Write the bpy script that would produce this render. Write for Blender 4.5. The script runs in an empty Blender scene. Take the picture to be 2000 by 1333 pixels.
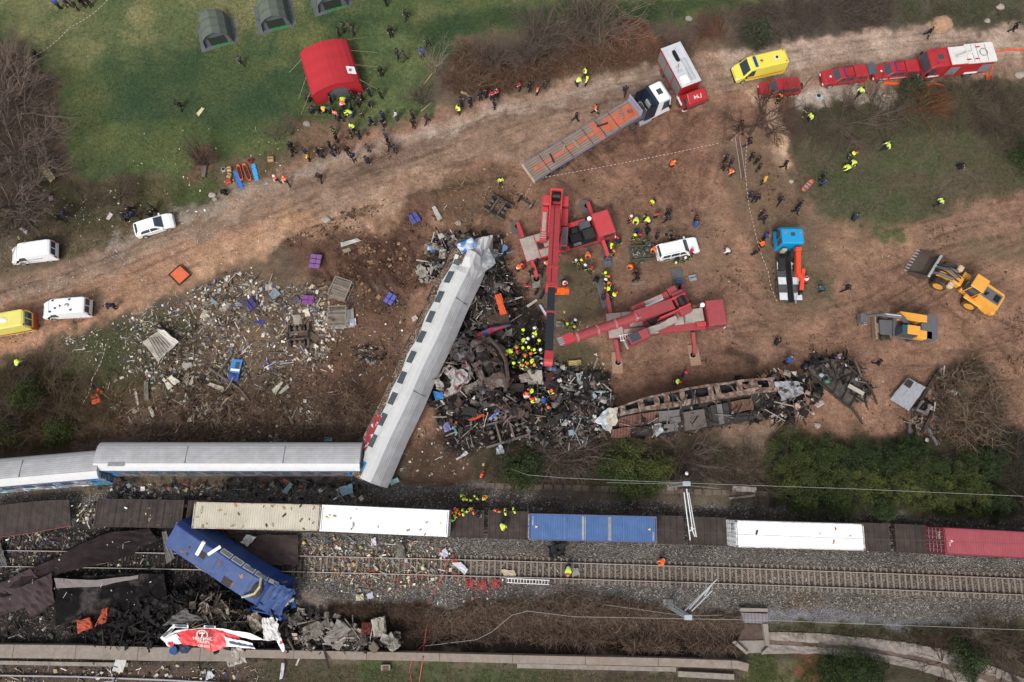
# Sections in order: camera, world, sun; helpers; ground; railway; vehicles; wreck; lineside; vegetation; people
import bpy,bmesh,math,random,colorsys
import numpy as np
from mathutils import Vector,Matrix,Euler
R=math.radians
PI=math.pi
rng=random.Random(11)
SC=bpy.context.scene
COL=SC.collection
CAMH,PITCH=71.5,R(13.1)
cam_d=bpy.data.cameras.new('camera');cam=bpy.data.objects.new('camera',cam_d);COL.objects.link(cam)
cam.location=(0,0,CAMH);cam.rotation_euler=(PITCH,0,0)
cam_d.sensor_width=36;cam_d.lens=24;cam_d.clip_start=0.5;cam_d.clip_end=6000
SC.camera=cam
SUN_EL,SUN_AZ=R(50),R(205)
w=bpy.data.worlds.new('World');SC.world=w;w.use_nodes=True
nt=w.node_tree;bg=nt.nodes['Background']
sky=nt.nodes.new('ShaderNodeTexSky');sky.sky_type='NISHITA';sky.sun_disc=False
sky.sun_elevation=SUN_EL;sky.sun_rotation=SUN_AZ;sky.air_density=1.0;sky.dust_density=4.0;sky.ozone_density=0.6
hsv=nt.nodes.new('ShaderNodeHueSaturation');hsv.inputs['Saturation'].default_value=0.35
nt.links.new(sky.outputs[0],hsv.inputs['Color']);nt.links.new(hsv.outputs[0],bg.inputs['Color'])
bg.inputs['Strength'].default_value=0.15
sd=bpy.data.lights.new('sun','SUN');sd.energy=1.45;sd.angle=R(13);sd.color=(1,.965,.92)
sun=bpy.data.objects.new('sun',sd);COL.objects.link(sun)
sv=Vector((math.sin(SUN_AZ)*math.cos(SUN_EL),math.cos(SUN_AZ)*math.cos(SUN_EL),math.sin(SUN_EL)))
sun.rotation_euler=sv.to_track_quat('Z','Y').to_euler();sun.location=sv*200
SC.view_settings.view_transform='Standard';SC.view_settings.look='None'
SC.view_settings.exposure=0.34;SC.view_settings.gamma=1
SC.cycles.max_bounces=5;SC.cycles.diffuse_bounces=2;SC.cycles.glossy_bounces=2
FP=2000*24/36.0
cp,sp=math.cos(PITCH),math.sin(PITCH)
def G(px,py,h=0.0):
 dx,dy=(px-1000)/FP,(666.5-py)/FP
 wy,wz=dy*cp+sp,dy*sp-cp
 s=(CAMH-h)/-wz
 return Vector((dx*s,wy*s,h))
def P(x,y,z=0.0):
 vz=z-CAMH
 cy=y*cp+vz*sp;cz=-y*sp+vz*cp
 return 1000+FP*x/-cz,666.5-FP*cy/-cz
_pr=np.random.RandomState(5).rand(256,256).astype(np.float32)
def vnoise(x,y,s=0):
 x=x+s*17.31;y=y+s*9.77
 xi=np.floor(x).astype(int);yi=np.floor(y).astype(int)
 fx=x-xi;fy=y-yi
 fx=fx*fx*(3-2*fx);fy=fy*fy*(3-2*fy)
 a=_pr[xi&255,yi&255];b=_pr[(xi+1)&255,yi&255]
 c=_pr[xi&255,(yi+1)&255];d=_pr[(xi+1)&255,(yi+1)&255]
 return(a*(1-fx)+b*fx)*(1-fy)+(c*(1-fx)+d*fx)*fy
def fbm(x,y,s=0,o=4):
 t=0;a=.5;n=0
 for i in range(o):
  t=t+a*vnoise(x,y,s+i*3.1);n+=a;a*=.55;x=x*2.03;y=y*2.03
 return t/n
def lin(hexs,k=1.0):
 h=hexs.lstrip('#');o=[]
 for i in(0,2,4):
  c=int(h[i:i+2],16)/255
  o.append((c/12.92 if c<=.04045 else((c+.055)/1.055)**2.4)*k)
 return tuple(o)
MATS={}
def mat(name,hexs,rough=.6,metal=0.,var=.18,scale=2.5,dirt=0.,dirtcol='#6b5a48',k=.95,dscale=.8,lines=None,bump=0.,spec=.4,two=None,twoth=.5,emit=None,coord='Object'):
 if name in MATS:return MATS[name]
 m=bpy.data.materials.new(name);m.use_nodes=True;MATS[name]=m
 nt=m.node_tree;N=nt.nodes;L=nt.links;b=N['Principled BSDF']
 c=lin(hexs,k)
 tc=N.new('ShaderNodeTexCoord');src=tc.outputs[coord]
 b.inputs['Roughness'].default_value=rough;b.inputs['Metallic'].default_value=metal
 b.inputs['Specular IOR Level'].default_value=spec
 rgb=N.new('ShaderNodeRGB');rgb.outputs[0].default_value=(*c,1);out=rgb.outputs[0]
 def noise(sc,det=5,rough_=.6):
  n=N.new('ShaderNodeTexNoise');n.inputs['Scale'].default_value=sc;n.inputs['Detail'].default_value=det
  n.inputs['Roughness'].default_value=rough_;L.new(src,n.inputs['Vector']);return n.outputs['Fac']
 def ramp(f,a,bb):
  r=N.new('ShaderNodeMapRange');r.inputs[1].default_value=a;r.inputs[2].default_value=bb;L.new(f,r.inputs[0]);return r.outputs[0]
 def mix(f,A,B):
  x=N.new('ShaderNodeMix');x.data_type='RGBA'
  if isinstance(f,float):x.inputs[0].default_value=f
  else:L.new(f,x.inputs[0])
  for s,v in((6,A),(7,B)):
   if isinstance(v,tuple):x.inputs[s].default_value=(*v,1)
   else:L.new(v,x.inputs[s])
  return x.outputs[2]
 if two:out=mix(ramp(noise(dscale*1.7),twoth-.06,twoth+.06),out,lin(two,k))
 if dirt>0:
  mm=N.new('ShaderNodeMath');mm.operation='MULTIPLY';mm.inputs[1].default_value=dirt
  L.new(ramp(noise(dscale,8,.7),.38,.68),mm.inputs[0]);out=mix(mm.outputs[0],out,lin(dirtcol,k))
 v=ramp(noise(scale,6,.65),.25,.75)
 hs=N.new('ShaderNodeMix');hs.data_type='RGBA';hs.blend_type='MULTIPLY';hs.inputs[0].default_value=1
 L.new(out,hs.inputs[6])
 g=N.new('ShaderNodeMapRange');g.inputs[3].default_value=1-var;g.inputs[4].default_value=1+var*.55;L.new(v,g.inputs[0])
 L.new(g.outputs[0],hs.inputs[7]);out=hs.outputs[2]
 if lines:
  ax,spg,wd,dk=lines
  sx=N.new('ShaderNodeSeparateXYZ');L.new(src,sx.inputs[0])
  a=N.new('ShaderNodeMath');a.operation='DIVIDE';L.new(sx.outputs[ax],a.inputs[0]);a.inputs[1].default_value=spg
  f=N.new('ShaderNodeMath');f.operation='FRACT';L.new(a.outputs[0],f.inputs[0])
  l=N.new('ShaderNodeMath');l.operation='LESS_THAN';L.new(f.outputs[0],l.inputs[0]);l.inputs[1].default_value=wd
  l2=N.new('ShaderNodeMath');l2.operation='MULTIPLY';L.new(l.outputs[0],l2.inputs[0]);l2.inputs[1].default_value=dk
  out=mix(l2.outputs[0],out,tuple(x*.25 for x in c))
 L.new(out,b.inputs['Base Color'])
 if bump:
  bp=N.new('ShaderNodeBump');bp.inputs['Strength'].default_value=bump;bp.inputs['Distance'].default_value=.05
  L.new(noise(scale*2),bp.inputs['Height']);L.new(bp.outputs[0],b.inputs['Normal'])
 if emit:b.inputs['Emission Color'].default_value=(*lin(emit),1);b.inputs['Emission Strength'].default_value=.6
 return m
def vmat(name,rough=.8,var=.3,scale=6,metal=0.,bump=.0):
 """colour from the mesh's own colour attribute, broken up by noise"""
 if name in MATS:return MATS[name]
 m=bpy.data.materials.new(name);m.use_nodes=True;MATS[name]=m
 nt=m.node_tree;N=nt.nodes;L=nt.links;b=N['Principled BSDF'];b.inputs['Roughness'].default_value=rough;b.inputs['Metallic'].default_value=metal
 b.inputs['Specular IOR Level'].default_value=.25
 at=N.new('ShaderNodeAttribute');at.attribute_name='Col'
 g=N.new('ShaderNodeTexCoord');n=N.new('ShaderNodeTexNoise');n.inputs['Scale'].default_value=scale;n.inputs['Detail'].default_value=5
 L.new(g.outputs['Object'],n.inputs['Vector'])
 r=N.new('ShaderNodeMapRange');r.inputs[1].default_value=.3;r.inputs[2].default_value=.7;r.inputs[3].default_value=1-var;r.inputs[4].default_value=1+var*.5
 L.new(n.outputs['Fac'],r.inputs[0])
 x=N.new('ShaderNodeMix');x.data_type='RGBA';x.blend_type='MULTIPLY';x.inputs[0].default_value=1
 L.new(at.outputs['Color'],x.inputs[6]);L.new(r.outputs[0],x.inputs[7]);L.new(x.outputs[2],b.inputs['Base Color'])
 return m
class MB:
 def __init__(s):s.v=[];s.f=[];s.c=[];s.M=Matrix.Identity(4);s.mi=[];s.cur=0;s.col=(1,1,1)
 def add(s,vs,fs):
  n=len(s.v);M=s.M
  s.v+=[tuple(M@Vector(p))for p in vs]
  s.f+=[tuple(i+n for i in f)for f in fs];s.c+=[s.col]*len(fs);s.mi+=[s.cur]*len(fs);return s
 def box(s,x0,x1,y0,y1,z0,z1,ch=0.):
  if ch<=0:
   vs=[(x,y,z)for z in(z0,z1)for x,y in((x0,y0),(x1,y0),(x1,y1),(x0,y1))]
   return s.add(vs,[(3,2,1,0),(4,5,6,7),(0,1,5,4),(1,2,6,5),(2,3,7,6),(3,0,4,7)])
  c=ch
  def ring(i,z):
   return[(x0+i,y0+c,z),(x0+c,y0+i,z),(x1-c,y0+i,z),(x1-i,y0+c,z),(x1-i,y1-c,z),(x1-c,y1-i,z),(x0+c,y1-i,z),(x0+i,y1-c,z)]
  rs=[ring(c*.9,z0),ring(0,z0+c),ring(0,z1-c),ring(c*.9,z1)]
  return s.loft(rs)
 def loft(s,rings,closed=True,caps=True):
  n=len(rings[0]);vs=[p for r in rings for p in r];fs=[]
  for i in range(len(rings)-1):
   for j in range(n if closed else n-1):
    k=(j+1)%n;fs.append((i*n+j,i*n+k,(i+1)*n+k,(i+1)*n+j))
  if caps and closed:
   fs.append(tuple(range(n-1,-1,-1)));fs.append(tuple((len(rings)-1)*n+j for j in range(n)))
  return s.add(vs,fs)
 def prism(s,poly,z0,z1):
  return s.loft([[(x,y,z0)for x,y in poly],[(x,y,z1)for x,y in poly]])
 def tube(s,pts,r,n=6,r2=None):
  pts=[Vector(p)for p in pts];rings=[]
  for i,p in enumerate(pts):
   d=(pts[min(i+1,len(pts)-1)]-pts[max(i-1,0)])
   d=d.normalized()if d.length>1e-6 else Vector((0,0,1))
   up=Vector((0,0,1))if abs(d.z)<.95 else Vector((1,0,0))
   a=d.cross(up).normalized();b=a.cross(d)
   rr=r if r2 is None else r+(r2-r)*i/(len(pts)-1)
   if isinstance(r,(list,tuple)):rr=r[i]
   rings.append([tuple(p+a*(rr*math.cos(2*PI*j/n+PI/n))+b*(rr*math.sin(2*PI*j/n+PI/n)))for j in range(n)])
  return s.loft(rings)
 def cyl(s,a,b,r,n=16):return s.tube([a,b],r,n)
 def bar(s,a,b,w,h):
  """rectangular bar from a to b"""
  a=Vector(a);b=Vector(b);d=(b-a).normalized();up=Vector((0,0,1))if abs(d.z)<.95 else Vector((1,0,0))
  u=d.cross(up).normalized()*w/2;v=u.cross(d).normalized()*h/2
  return s.loft([[tuple(p+u-v),tuple(p+u+v),tuple(p-u+v),tuple(p-u-v)]for p in(a,b)])
 def ball(s,c,rx,ry=None,rz=None,n=10,m=7,jit=0):
  ry=ry or rx;rz=rz or rx;rings=[]
  for i in range(m+1):
   t=PI*i/m;st=max(math.sin(t),.02)
   rings.append([(c[0]+rx*st*math.cos(2*PI*j/n)*(1+rng.uniform(-jit,jit)),c[1]+ry*st*math.sin(2*PI*j/n)*(1+rng.uniform(-jit,jit)),c[2]-rz*math.cos(t))for j in range(n)])
  return s.loft(rings)
 def sheet(s,grid,th=.02):
  """grid[i][j] of points, thickened downward along z-ish"""
  a=len(grid);b=len(grid[0]);vs=[p for r in grid for p in r]+[(p[0],p[1],p[2]-th)for r in grid for p in r];fs=[];o=a*b
  for i in range(a-1):
   for j in range(b-1):
    q=(i*b+j,i*b+j+1,(i+1)*b+j+1,(i+1)*b+j);fs.append(q);fs.append(tuple(k+o for k in reversed(q)))
  bd=[(0,j)for j in range(b)]+[(i,b-1)for i in range(1,a)]+[(a-1,j)for j in range(b-2,-1,-1)]+[(i,0)for i in range(a-2,0,-1)]
  for q in range(len(bd)):
   p,r=bd[q],bd[(q+1)%len(bd)];i0=p[0]*b+p[1];i1=r[0]*b+r[1];fs.append((i1,i0,i0+o,i1+o))
  return s.add(vs,fs)
 def build(s,name,m,parent=None,smooth=False,vcol=False,link=True):
  me=bpy.data.meshes.new(name);me.from_pydata(s.v,[],s.f)
  ms=m if isinstance(m,(list,tuple))else[m]
  for x in ms:me.materials.append(x)
  if len(ms)>1:me.polygons.foreach_set('material_index',s.mi)
  if vcol:
   ca=me.color_attributes.new('Col','FLOAT_COLOR','CORNER');arr=[]
   for f,c in zip(s.f,s.c):arr+=[*c,1.0]*len(f)
   ca.data.foreach_set('color',arr)
  if smooth:me.polygons.foreach_set('use_smooth',[True]*len(me.polygons))
  me.update()
  bm=bmesh.new();bm.from_mesh(me);bmesh.ops.recalc_face_normals(bm,faces=bm.faces);bm.to_mesh(me);bm.free()
  o=bpy.data.objects.new(name,me)
  if link:COL.objects.link(o)
  if parent:o.parent=parent
  return o
def tag(o,label,cat,group=None,kind=None):
 if label:o['label']=label
 if cat:o['category']=cat
 if group:o['group']=group
 if kind:o['kind']=kind
 return o
def empty(name,loc=(0,0,0),rz=0.,label=None,cat=None,group=None,rot=None):
 o=bpy.data.objects.new(name,None);COL.objects.link(o);o.location=loc;o.rotation_euler=rot or(0,0,rz);o.empty_display_size=.3
 return tag(o,label,cat,group)
def heading(a,b,h=0.):
 """position and yaw from two photo pixels lying at height h: a rear, b front"""
 A=G(*a,h);B=G(*b,h);d=B-A;c=(A+B)/2
 return Vector((c.x,c.y,0)),math.atan2(d.y,d.x),d.length
def copy_tree(o,parent=None):
 c=o.copy();COL.objects.link(c)
 if parent:c.parent=parent
 for ch in[x for x in o.children]:copy_tree(ch,c)
 return c
def seg_dist(px,py,poly,closed=True):
 n=len(poly);d=np.full(px.shape,1e9);ins=np.zeros(px.shape,bool)
 for i in range(n if closed else n-1):
  ax,ay=poly[i][0],poly[i][1];bx,by=poly[(i+1)%n][0],poly[(i+1)%n][1]
  ex,ey=bx-ax,by-ay;L2=ex*ex+ey*ey+1e-9
  t=np.clip(((px-ax)*ex+(py-ay)*ey)/L2,0,1)
  d=np.minimum(d,(px-ax-t*ex)**2+(py-ay-t*ey)**2)
  if closed and ay!=by:
   c=((ay>py)!=(by>py))&(px<ex*(py-ay)/(by-ay)+ax);ins^=c
 d=np.sqrt(d)
 return np.where(ins,-d,d)if closed else d
GRASS,GRAVEL,SOIL,NONE=(1,0,0),(0,1,0),(0,0,1),(0,0,.3)
AREAS=[('p',[(-2000,-2000),(4000,-2000),(4000,3000),(-2000,3000)],'#5a5040','#6e5f4a',1,1,(.5,0,.4),.5),('p',[(-2000,-1500),(1520,-1500),(1500,-5),(1440,30),(1270,45),(1180,50),(1010,62),(900,88),(842,120),(838,240),(700,248),(600,285),(500,312),(430,325),(350,345),(240,352),(125,345),(118,250),(102,160),(60,105),(-20,85),(-2000,60)],'#384f30','#636838',10,1,GRASS,.22),('p',[(-20,-20),(620,-20),(560,60),(420,80),(300,110),(140,120),(60,95),(-20,80)],'#7d784a','#59643a',40,.85,GRASS,.3),('p',[(125,150),(230,150),(215,330),(135,335)],'#575a30','#4a552e',25,.6,GRASS,.4),('p',[(700,40),(1000,20),(1450,-30),(1450,25),(1240,40),(1000,60),(860,90),(780,70)],'#253d22','#2f4526',15,.7,GRASS,.3),('p',[(620,0),(900,-30),(1400,-10),(1000,10),(860,40),(760,50)],'#6a6a3c','#4d5c30',20,.55,GRASS,.35),('p',[(690,60),(820,60),(830,240),(720,240)],'#5f6c3e','#44572f',25,.6,GRASS,.4),('p',[(230,130),(420,100),(560,150),(600,260),(450,290),(260,300)],'#2b442c','#344b2c',40,.6,GRASS,.3),('p',[(230,250),(540,230),(600,290),(420,330),(250,340)],'#4a5c30','#56602f',25,.5,GRASS,.4),('p',[(-300,60),(60,100),(100,160),(120,260),(150,345),(60,420),(0,470),(-300,560)],'#5b4b40','#6b584a',12,.9,SOIL,.5),('p',[(60,340),(360,345),(440,330),(560,290),(560,350),(430,395),(330,440),(230,480),(100,520),(0,545),(-100,560),(-60,440)],'#54492f','#6b5b46',14,.9,(.6,0,.4),.5),('p',[(230,350),(430,330),(430,385),(330,425),(260,400)],'#3f4f27','#5a5434',16,.8,GRASS,.5),('p',[(60,360),(230,355),(250,420),(100,450)],'#42472a','#534a36',20,.7,GRASS,.5),('p',[(500,350),(640,290),(760,250),(900,205),(1050,180),(1240,150),(1390,100),(1440,110),(1560,180),(1540,260),(1560,360),(1600,420),(1700,470),(1790,440),(1900,400),(2100,350),(2500,300),(2500,870),(1500,880),(1200,860),(600,900),(540,600),(560,470)],'#966f55','#84604a',12,1,SOIL,.35),('p',[(600,400),(700,330),(860,300),(900,360),(800,400),(720,450),(640,470)],'#b08d70','#98755a',14,.85,SOIL,.6),('p',[(-300,620),(-60,560),(0,545),(110,520),(180,490),(240,468),(340,428),(440,385),(560,350),(640,325),(720,292),(820,250),(930,205),(1050,172),(1180,150),(1300,125),(1440,100),(1560,76),(1700,66),(1850,56),(2000,48),(2400,20),(2400,120),(2000,150),(1900,155),(1700,165),(1560,195),(1440,180),(1300,200),(1180,235),(1030,320),(900,310),(760,360),(640,420),(560,470),(470,500),(400,540),(330,575),(240,612),(150,650),(60,680),(-20,700),(-300,800)],'#8a6d57','#9d7d65',8,1,SOIL,.3),('p',[(1400,105),(1560,80),(1700,68),(1850,58),(2000,50),(2400,20),(2400,90),(2000,100),(1800,110),(1600,130),(1440,160)],'#a78c78','#b79c87',12,.8,SOIL,.4),('p',[(-100,620),(120,560),(330,480),(560,420),(620,425),(600,470),(470,500),(400,540),(330,575),(240,612),(150,650),(60,680),(-100,730)],'#a98062','#9a7152',9,.9,SOIL,.5),('p',[(330,520),(560,420),(640,415),(620,470),(540,490),(440,560),(330,580)],'#b58b68','#a27856',10,.8,SOIL,.6),('p',[(-50,640),(60,610),(160,625),(250,600),(200,640),(60,685),(-50,710)],'#9f7251','#ae8060',10,.75,SOIL,.6),('l',[(-50,575),(120,535),(330,455),(560,385),(720,335),(900,260),(1050,215),(1200,178),(1330,150)],'#725a49','#816755',12,.75,SOIL,.5,14),('l',[(640,320),(760,282),(900,240),(1040,205),(1180,165),(1300,140)],'#a8917e','#978070',9,.6,SOIL,.8,10),('l',[(0,580),(150,540),(260,500),(400,440),(560,380)],'#a2876f','#8f735c',8,.5,SOIL,.8,14),('l',[(220,470),(330,428),(430,390),(560,352),(640,322)],'#95897a','#83705e',8,.7,SOIL,.9,12),('l',[(860,255),(1000,220),(1090,205)],'#ae9a86','#9d8470',5,.6,SOIL,.9,5),('p',[(560,470),(640,440),(760,430),(800,380),(850,365),(860,400),(830,480),(830,560),(780,590),(700,580),(620,560),(570,540),(540,490)],'#553c2e','#664837',16,.85,SOIL,.5),('p',[(610,480),(700,460),(820,470),(830,560),(780,590),(680,570),(620,540)],'#5a3e2e','#49332a',10,.7,SOIL,.8),('p',[(700,420),(790,418),(790,445),(740,455)],'#a07a5c','#866349',7,.8,SOIL,.8),('p',[(860,350),(960,330),(1010,390),(1000,440),(880,440),(840,400)],'#5d4937','#6b5039',14,.7,(.3,0,.7),.6),('p',[(1060,300),(1180,250),(1300,215),(1400,220),(1410,300),(1380,390),(1290,400),(1180,350),(1080,350)],'#7a5643','#916a50',14,.8,SOIL,.5),('p',[(1000,340),(1060,330),(1250,380),(1260,420),(1100,380),(1000,400)],'#88664c','#76553f',14,.6,SOIL,.6),('p',[(1130,290),(1270,230),(1290,250),(1150,320)],'#573c30','#4f382d',8,.5,SOIL,.8),('p',[(850,150),(900,90),(960,90),(1000,110),(1100,90),(1200,60),(1260,50),(1280,60),(1400,40),(1420,90),(1300,118),(1180,140),(1060,165),(950,190),(860,200)],'#5d4a3c','#6b5444',10,.9,SOIL,.5),('p',[(1200,35),(1260,45),(1290,75),(1230,85),(1190,70)],'#6d3f28','#5c3723',8,.9,SOIL,.8),('p',[(1355,35),(1420,38),(1430,85),(1370,88)],'#6d3f28','#5c3723',8,.8,SOIL,.8),('p',[(1120,60),(1360,75),(1350,115),(1130,130)],'#5e3d2a','#6b4530',14,.7,SOIL,.7),('p',[(560,245),(690,235),(690,270),(640,300),(570,305)],'#82644e','#755642',12,.8,SOIL,.6),('p',[(372,290),(402,280),(425,300),(420,350),(372,352)],'#7a5440','#6a4b3a',7,.9,SOIL,.8),('p',[(1430,30),(1600,-10),(2500,-60),(2500,0),(2000,45),(1850,50),(1700,60),(1560,72),(1445,95)],'#4a463a','#5a4f44',12,.95,(.7,0,.3),.5),('p',[(1480,-60),(2500,-90),(2500,-2000),(1480,-2000)],'#39442a','#4c4b33',30,.95,GRASS,.3),('p',[(1740,10),(2010,-10),(2010,42),(1850,48),(1745,40)],'#3f4a2b','#4d4836',14,.7,GRASS,.6),('p',[(1545,230),(1580,200),(1700,180),(1760,168),(2100,152),(2500,140),(2500,330),(2010,370),(1900,395),(1810,425),(1770,450),(1700,455),(1640,430),(1570,395),(1540,330)],'#4d4a35','#5c4f3e',12,1,(.7,0,.3),.4),('p',[(1560,240),(1700,230),(1900,220),(1980,260),(1900,330),(1750,330),(1600,310)],'#48502f','#544d38',25,.7,GRASS,.5),('p',[(1590,330),(1770,370),(1800,420),(1740,450),(1620,430)],'#43502d','#52503a',22,.8,GRASS,.5),('l',[(1480,190),(1510,230),(1530,270),(1520,310)],'#cba587','#b9926f',6,.95,SOIL,.8,16),('p',[(1560,185),(1730,165),(1760,180),(1730,215),(1700,200),(1560,215)],'#b3a090','#a18c7a',6,.85,SOIL,.8),('p',[(1390,280),(1500,270),(1560,380),(1620,450),(1640,600),(1500,640),(1480,500),(1420,420)],'#6a5742','#765c46',20,.75,(.4,0,.6),.4),('p',[(1560,520),(1640,540),(1640,590),(1560,590)],'#525032','#6d5a44',14,.7,(.8,0,.3),.6),('p',[(1640,430),(1800,440),(1780,500),(1660,540),(1600,500)],'#9a7557','#84634a',20,.7,SOIL,.5),('p',[(1780,440),(1900,400),(2100,360),(2100,470),(1900,500),(1800,490)],'#927058','#86634c',16,.7,SOIL,.5),('p',[(1700,440),(1760,450),(1750,475),(1715,475)],'#44552c','#5a5838',8,.8,GRASS,.8),('p',[(1860,470),(2010,440),(2010,510),(1880,520)],'#6f5f45','#83664c',14,.6,(.5,0,.5),.6),('p',[(1180,440),(1400,420),(1440,560),(1300,560),(1180,540)],'#836650','#735a45',25,.5,(.3,0,.7),.5),('p',[(1080,500),(1180,520),(1190,640),(1090,680),(1050,580)],'#57503a','#62533f',14,.8,(.5,0,.5),.6),('p',[(1100,660),(1180,670),(1190,740),(1120,760),(1080,700)],'#4b4630','#5a4d3a',12,.85,(.6,0,.4),.7),('p',[(1200,560),(1420,540),(1560,600),(1560,700),(1300,740),(1200,700)],'#7f5c49','#8f6b53',25,.6,SOIL,.5),('l',[(1425,692),(1480,700)],'#4b382b','#54402f',6,.9,SOIL,.9,9),('p',[(1380,790),(1560,810),(1600,850),(1440,900),(1380,860)],'#8a7260','#7a5b48',14,.7,SOIL,.6),('p',[(1180,730),(1400,700),(1560,740),(1400,760),(1200,800)],'#76543f','#684a39',20,.7,SOIL,.5),('p',[(-100,760),(40,690),(150,655),(250,615),(340,580),(440,520),(560,500),(640,560),(740,560),(800,590),(780,720),(740,880),(-300,960)],'#5b4b3d','#6e5843',14,1,(.3,0,.7),.45),('p',[(30,700),(160,650),(330,600),(380,640),(350,700),(260,740),(120,790),(20,780)],'#3e4529','#4f4a34',14,.85,GRASS,.5),('p',[(-100,720),(60,690),(110,760),(60,880),(-100,900)],'#3a3a24','#544536',18,.85,GRASS,.5),('p',[(40,680),(130,670),(120,720),(50,720)],'#7d6453','#6e5747',12,.7,SOIL,.6),('p',[(640,560),(800,580),(790,700),(740,790),(620,770),(560,740),(640,700)],'#5d4334','#6b4d3a',16,.9,SOIL,.6),('p',[(560,690),(640,690),(680,760),(580,790)],'#734f3b','#63483a',16,.8,SOIL,.7),('p',[(200,820),(740,800),(720,880),(160,890),(120,850)],'#5f4b3d','#6c5342',12,.85,(.1,.4,.6),.6),('p',[(800,870),(980,820),(1000,940),(860,960),(800,930)],'#5e4636','#523c2e',14,.9,SOIL,.6),('p',[(830,620),(900,540),(1000,540),(1060,600),(1080,700),(1170,740),(1200,820),(1150,880),(1000,900),(880,880),(830,780)],'#1c1918','#2c2522',16,.95,(0,.3,.6),.8),('p',[(960,860),(1050,850),(1080,900),(980,900)],'#141211','#1e1b19',12,.9,(0,.3,.5),.8),('p',[(930,880),(1180,850),(1480,850),(1520,900),(1500,955),(930,955)],'#48402e','#3c3a27',14,.95,(.7,0,.3),.6),('p',[(1480,850),(2500,840),(2500,1010),(1500,1000)],'#2c2f1d','#3a3526',14,.95,(.7,0,.3),.6),('p',[(1420,850),(1510,850),(1500,930),(1430,925)],'#6f5a48','#84705c',12,.8,SOIL,.7),('p',[(-300,945),(180,950),(700,945),(760,935),(900,955),(1000,962),(1200,975),(1500,985),(1700,1000),(2500,1030),(2500,1230),(2000,1215),(1500,1205),(1340,1195),(900,1185),(560,1180),(-300,1190)],'#666059','#736c65',7,1,GRAVEL,.4),('l',[(700,975),(900,985),(1200,998),(1500,1012),(1700,1018),(2000,1030)],'#5d5149','#52483f',5,.7,GRAVEL,.6,12),('l',[(-100,1096),(600,1102),(1000,1113),(1500,1127),(2000,1146),(2300,1158)],'#77695e','#6a5d53',5,.8,GRAVEL,.6,22),('p',[(740,1090),(840,1095),(830,1150),(760,1160)],'#7d6b5a','#6b5a4b',10,.6,GRAVEL,.6),('p',[(1530,1160),(1600,1160),(1600,1205),(1520,1205)],'#74624f','#66574a',10,.6,GRAVEL,.6),('p',[(590,1150),(640,1160),(650,1210),(600,1220)],'#85756a','#75675c',10,.7,SOIL,.6),('p',[(-200,1030),(160,1020),(340,1010),(420,1060),(560,1100),(590,1200),(520,1290),(300,1300),(-200,1300)],'#211e1d','#322c29',14,.9,(0,.5,.4),.6),('p',[(150,1180),(340,1170),(560,1180),(560,1262),(300,1275),(150,1250)],'#0d0c0c','#171514',12,.95,(0,.3,.4),.6),('p',[(210,1040),(330,1030),(420,1100),(400,1180),(260,1150),(330,1100)],'#141313','#1c1919',12,.85,(0,.3,.4),.6),('p',[(-50,1040),(120,1040),(180,1070),(60,1150),(-50,1130)],'#4b423b','#3d3633',12,.8,GRAVEL,.6),('p',[(540,1195),(700,1185),(1340,1195),(1450,1200),(1470,1290),(1000,1280),(560,1275)],'#3f3229','#4b3b31',8,1,(.3,0,.6),.6),('p',[(830,1178),(930,1180),(930,1195),(840,1190)],'#84807c','#75716d',5,.9,GRAVEL,.9),('p',[(1045,1178),(1110,1176),(1110,1190),(1050,1192)],'#7d7a78','#6b6866',5,.8,GRAVEL,.9),('p',[(800,1262),(1000,1250),(1460,1270),(1460,1290),(560,1275)],'#231a15','#2c211b',6,.8,SOIL,.9),('p',[(-200,1300),(200,1302),(560,1295),(560,1340),(-200,1345)],'#5c4a3f','#4c3f37',5,.9,SOIL,.6),('p',[(490,1288),(1470,1310),(1470,1500),(490,1500)],'#4c4633','#5b4f40',5,1,(.6,0,.3),.5),('p',[(700,1290),(1000,1300),(1080,1320),(1000,1345),(700,1345)],'#43522c','#544f38',12,.7,GRASS,.5),('p',[(1150,1300),(1470,1312),(1470,1345),(1150,1345)],'#4d3f38','#5c4d42',12,.7,SOIL,.5),('p',[(-300,1340),(500,1335),(1500,1345),(2500,1345),(2500,2500),(-300,2500)],'#4a4632','#5b4f3b',20,1,(.7,0,.3),.4),('p',[(1480,1200),(2500,1220),(2500,1500),(1470,1500)],'#403d2b','#4f4736',8,1,(.7,0,.3),.5),('p',[(1500,1215),(1900,1225),(1900,1260),(1500,1250)],'#5c5040','#4b4a34',8,.8,(.6,.2,.2),.8),('p',[(1500,1196),(1620,1200),(1800,1208),(1900,1212),(1905,1222),(1800,1222),(1640,1224),(1500,1218)],'#6c6b6f','#7b7a7e',4,.85,(0,.6,.2),.8),('p',[(1560,1270),(1600,1270),(1610,1345),(1560,1345)],'#75442f','#63412f',6,.85,SOIL,.7),('p',[(1480,1280),(1560,1285),(1560,1345),(1450,1345)],'#4e5230','#5d553a',8,.8,GRASS,.6),('p',[(1595,1275),(1700,1278),(1740,1300),(1700,1345),(1610,1345)],'#26301b','#303622',10,.8,GRASS,.6),('p',[(1420,1250),(1560,1250),(1560,1280),(1440,1290)],'#4a4033','#3c3a29',8,.8,(.5,0,.4),.6),]
def axis(lo,hi,step,far):
 a=list(np.arange(lo,hi+step/2,step));e=step
 L=[];x=lo
 while x>-far:e*=1.45;x-=e;L.append(x)
 e=step;Rr=[];x=a[-1]
 while x<far:e*=1.45;x+=e;Rr.append(x)
 return np.array(L[::-1]+a+Rr)
gxs=axis(-66,66,.19,3000);gys=axis(-19.5,61.5,.19,3000)
GX,GY=np.meshgrid(gxs,gys)
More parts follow.
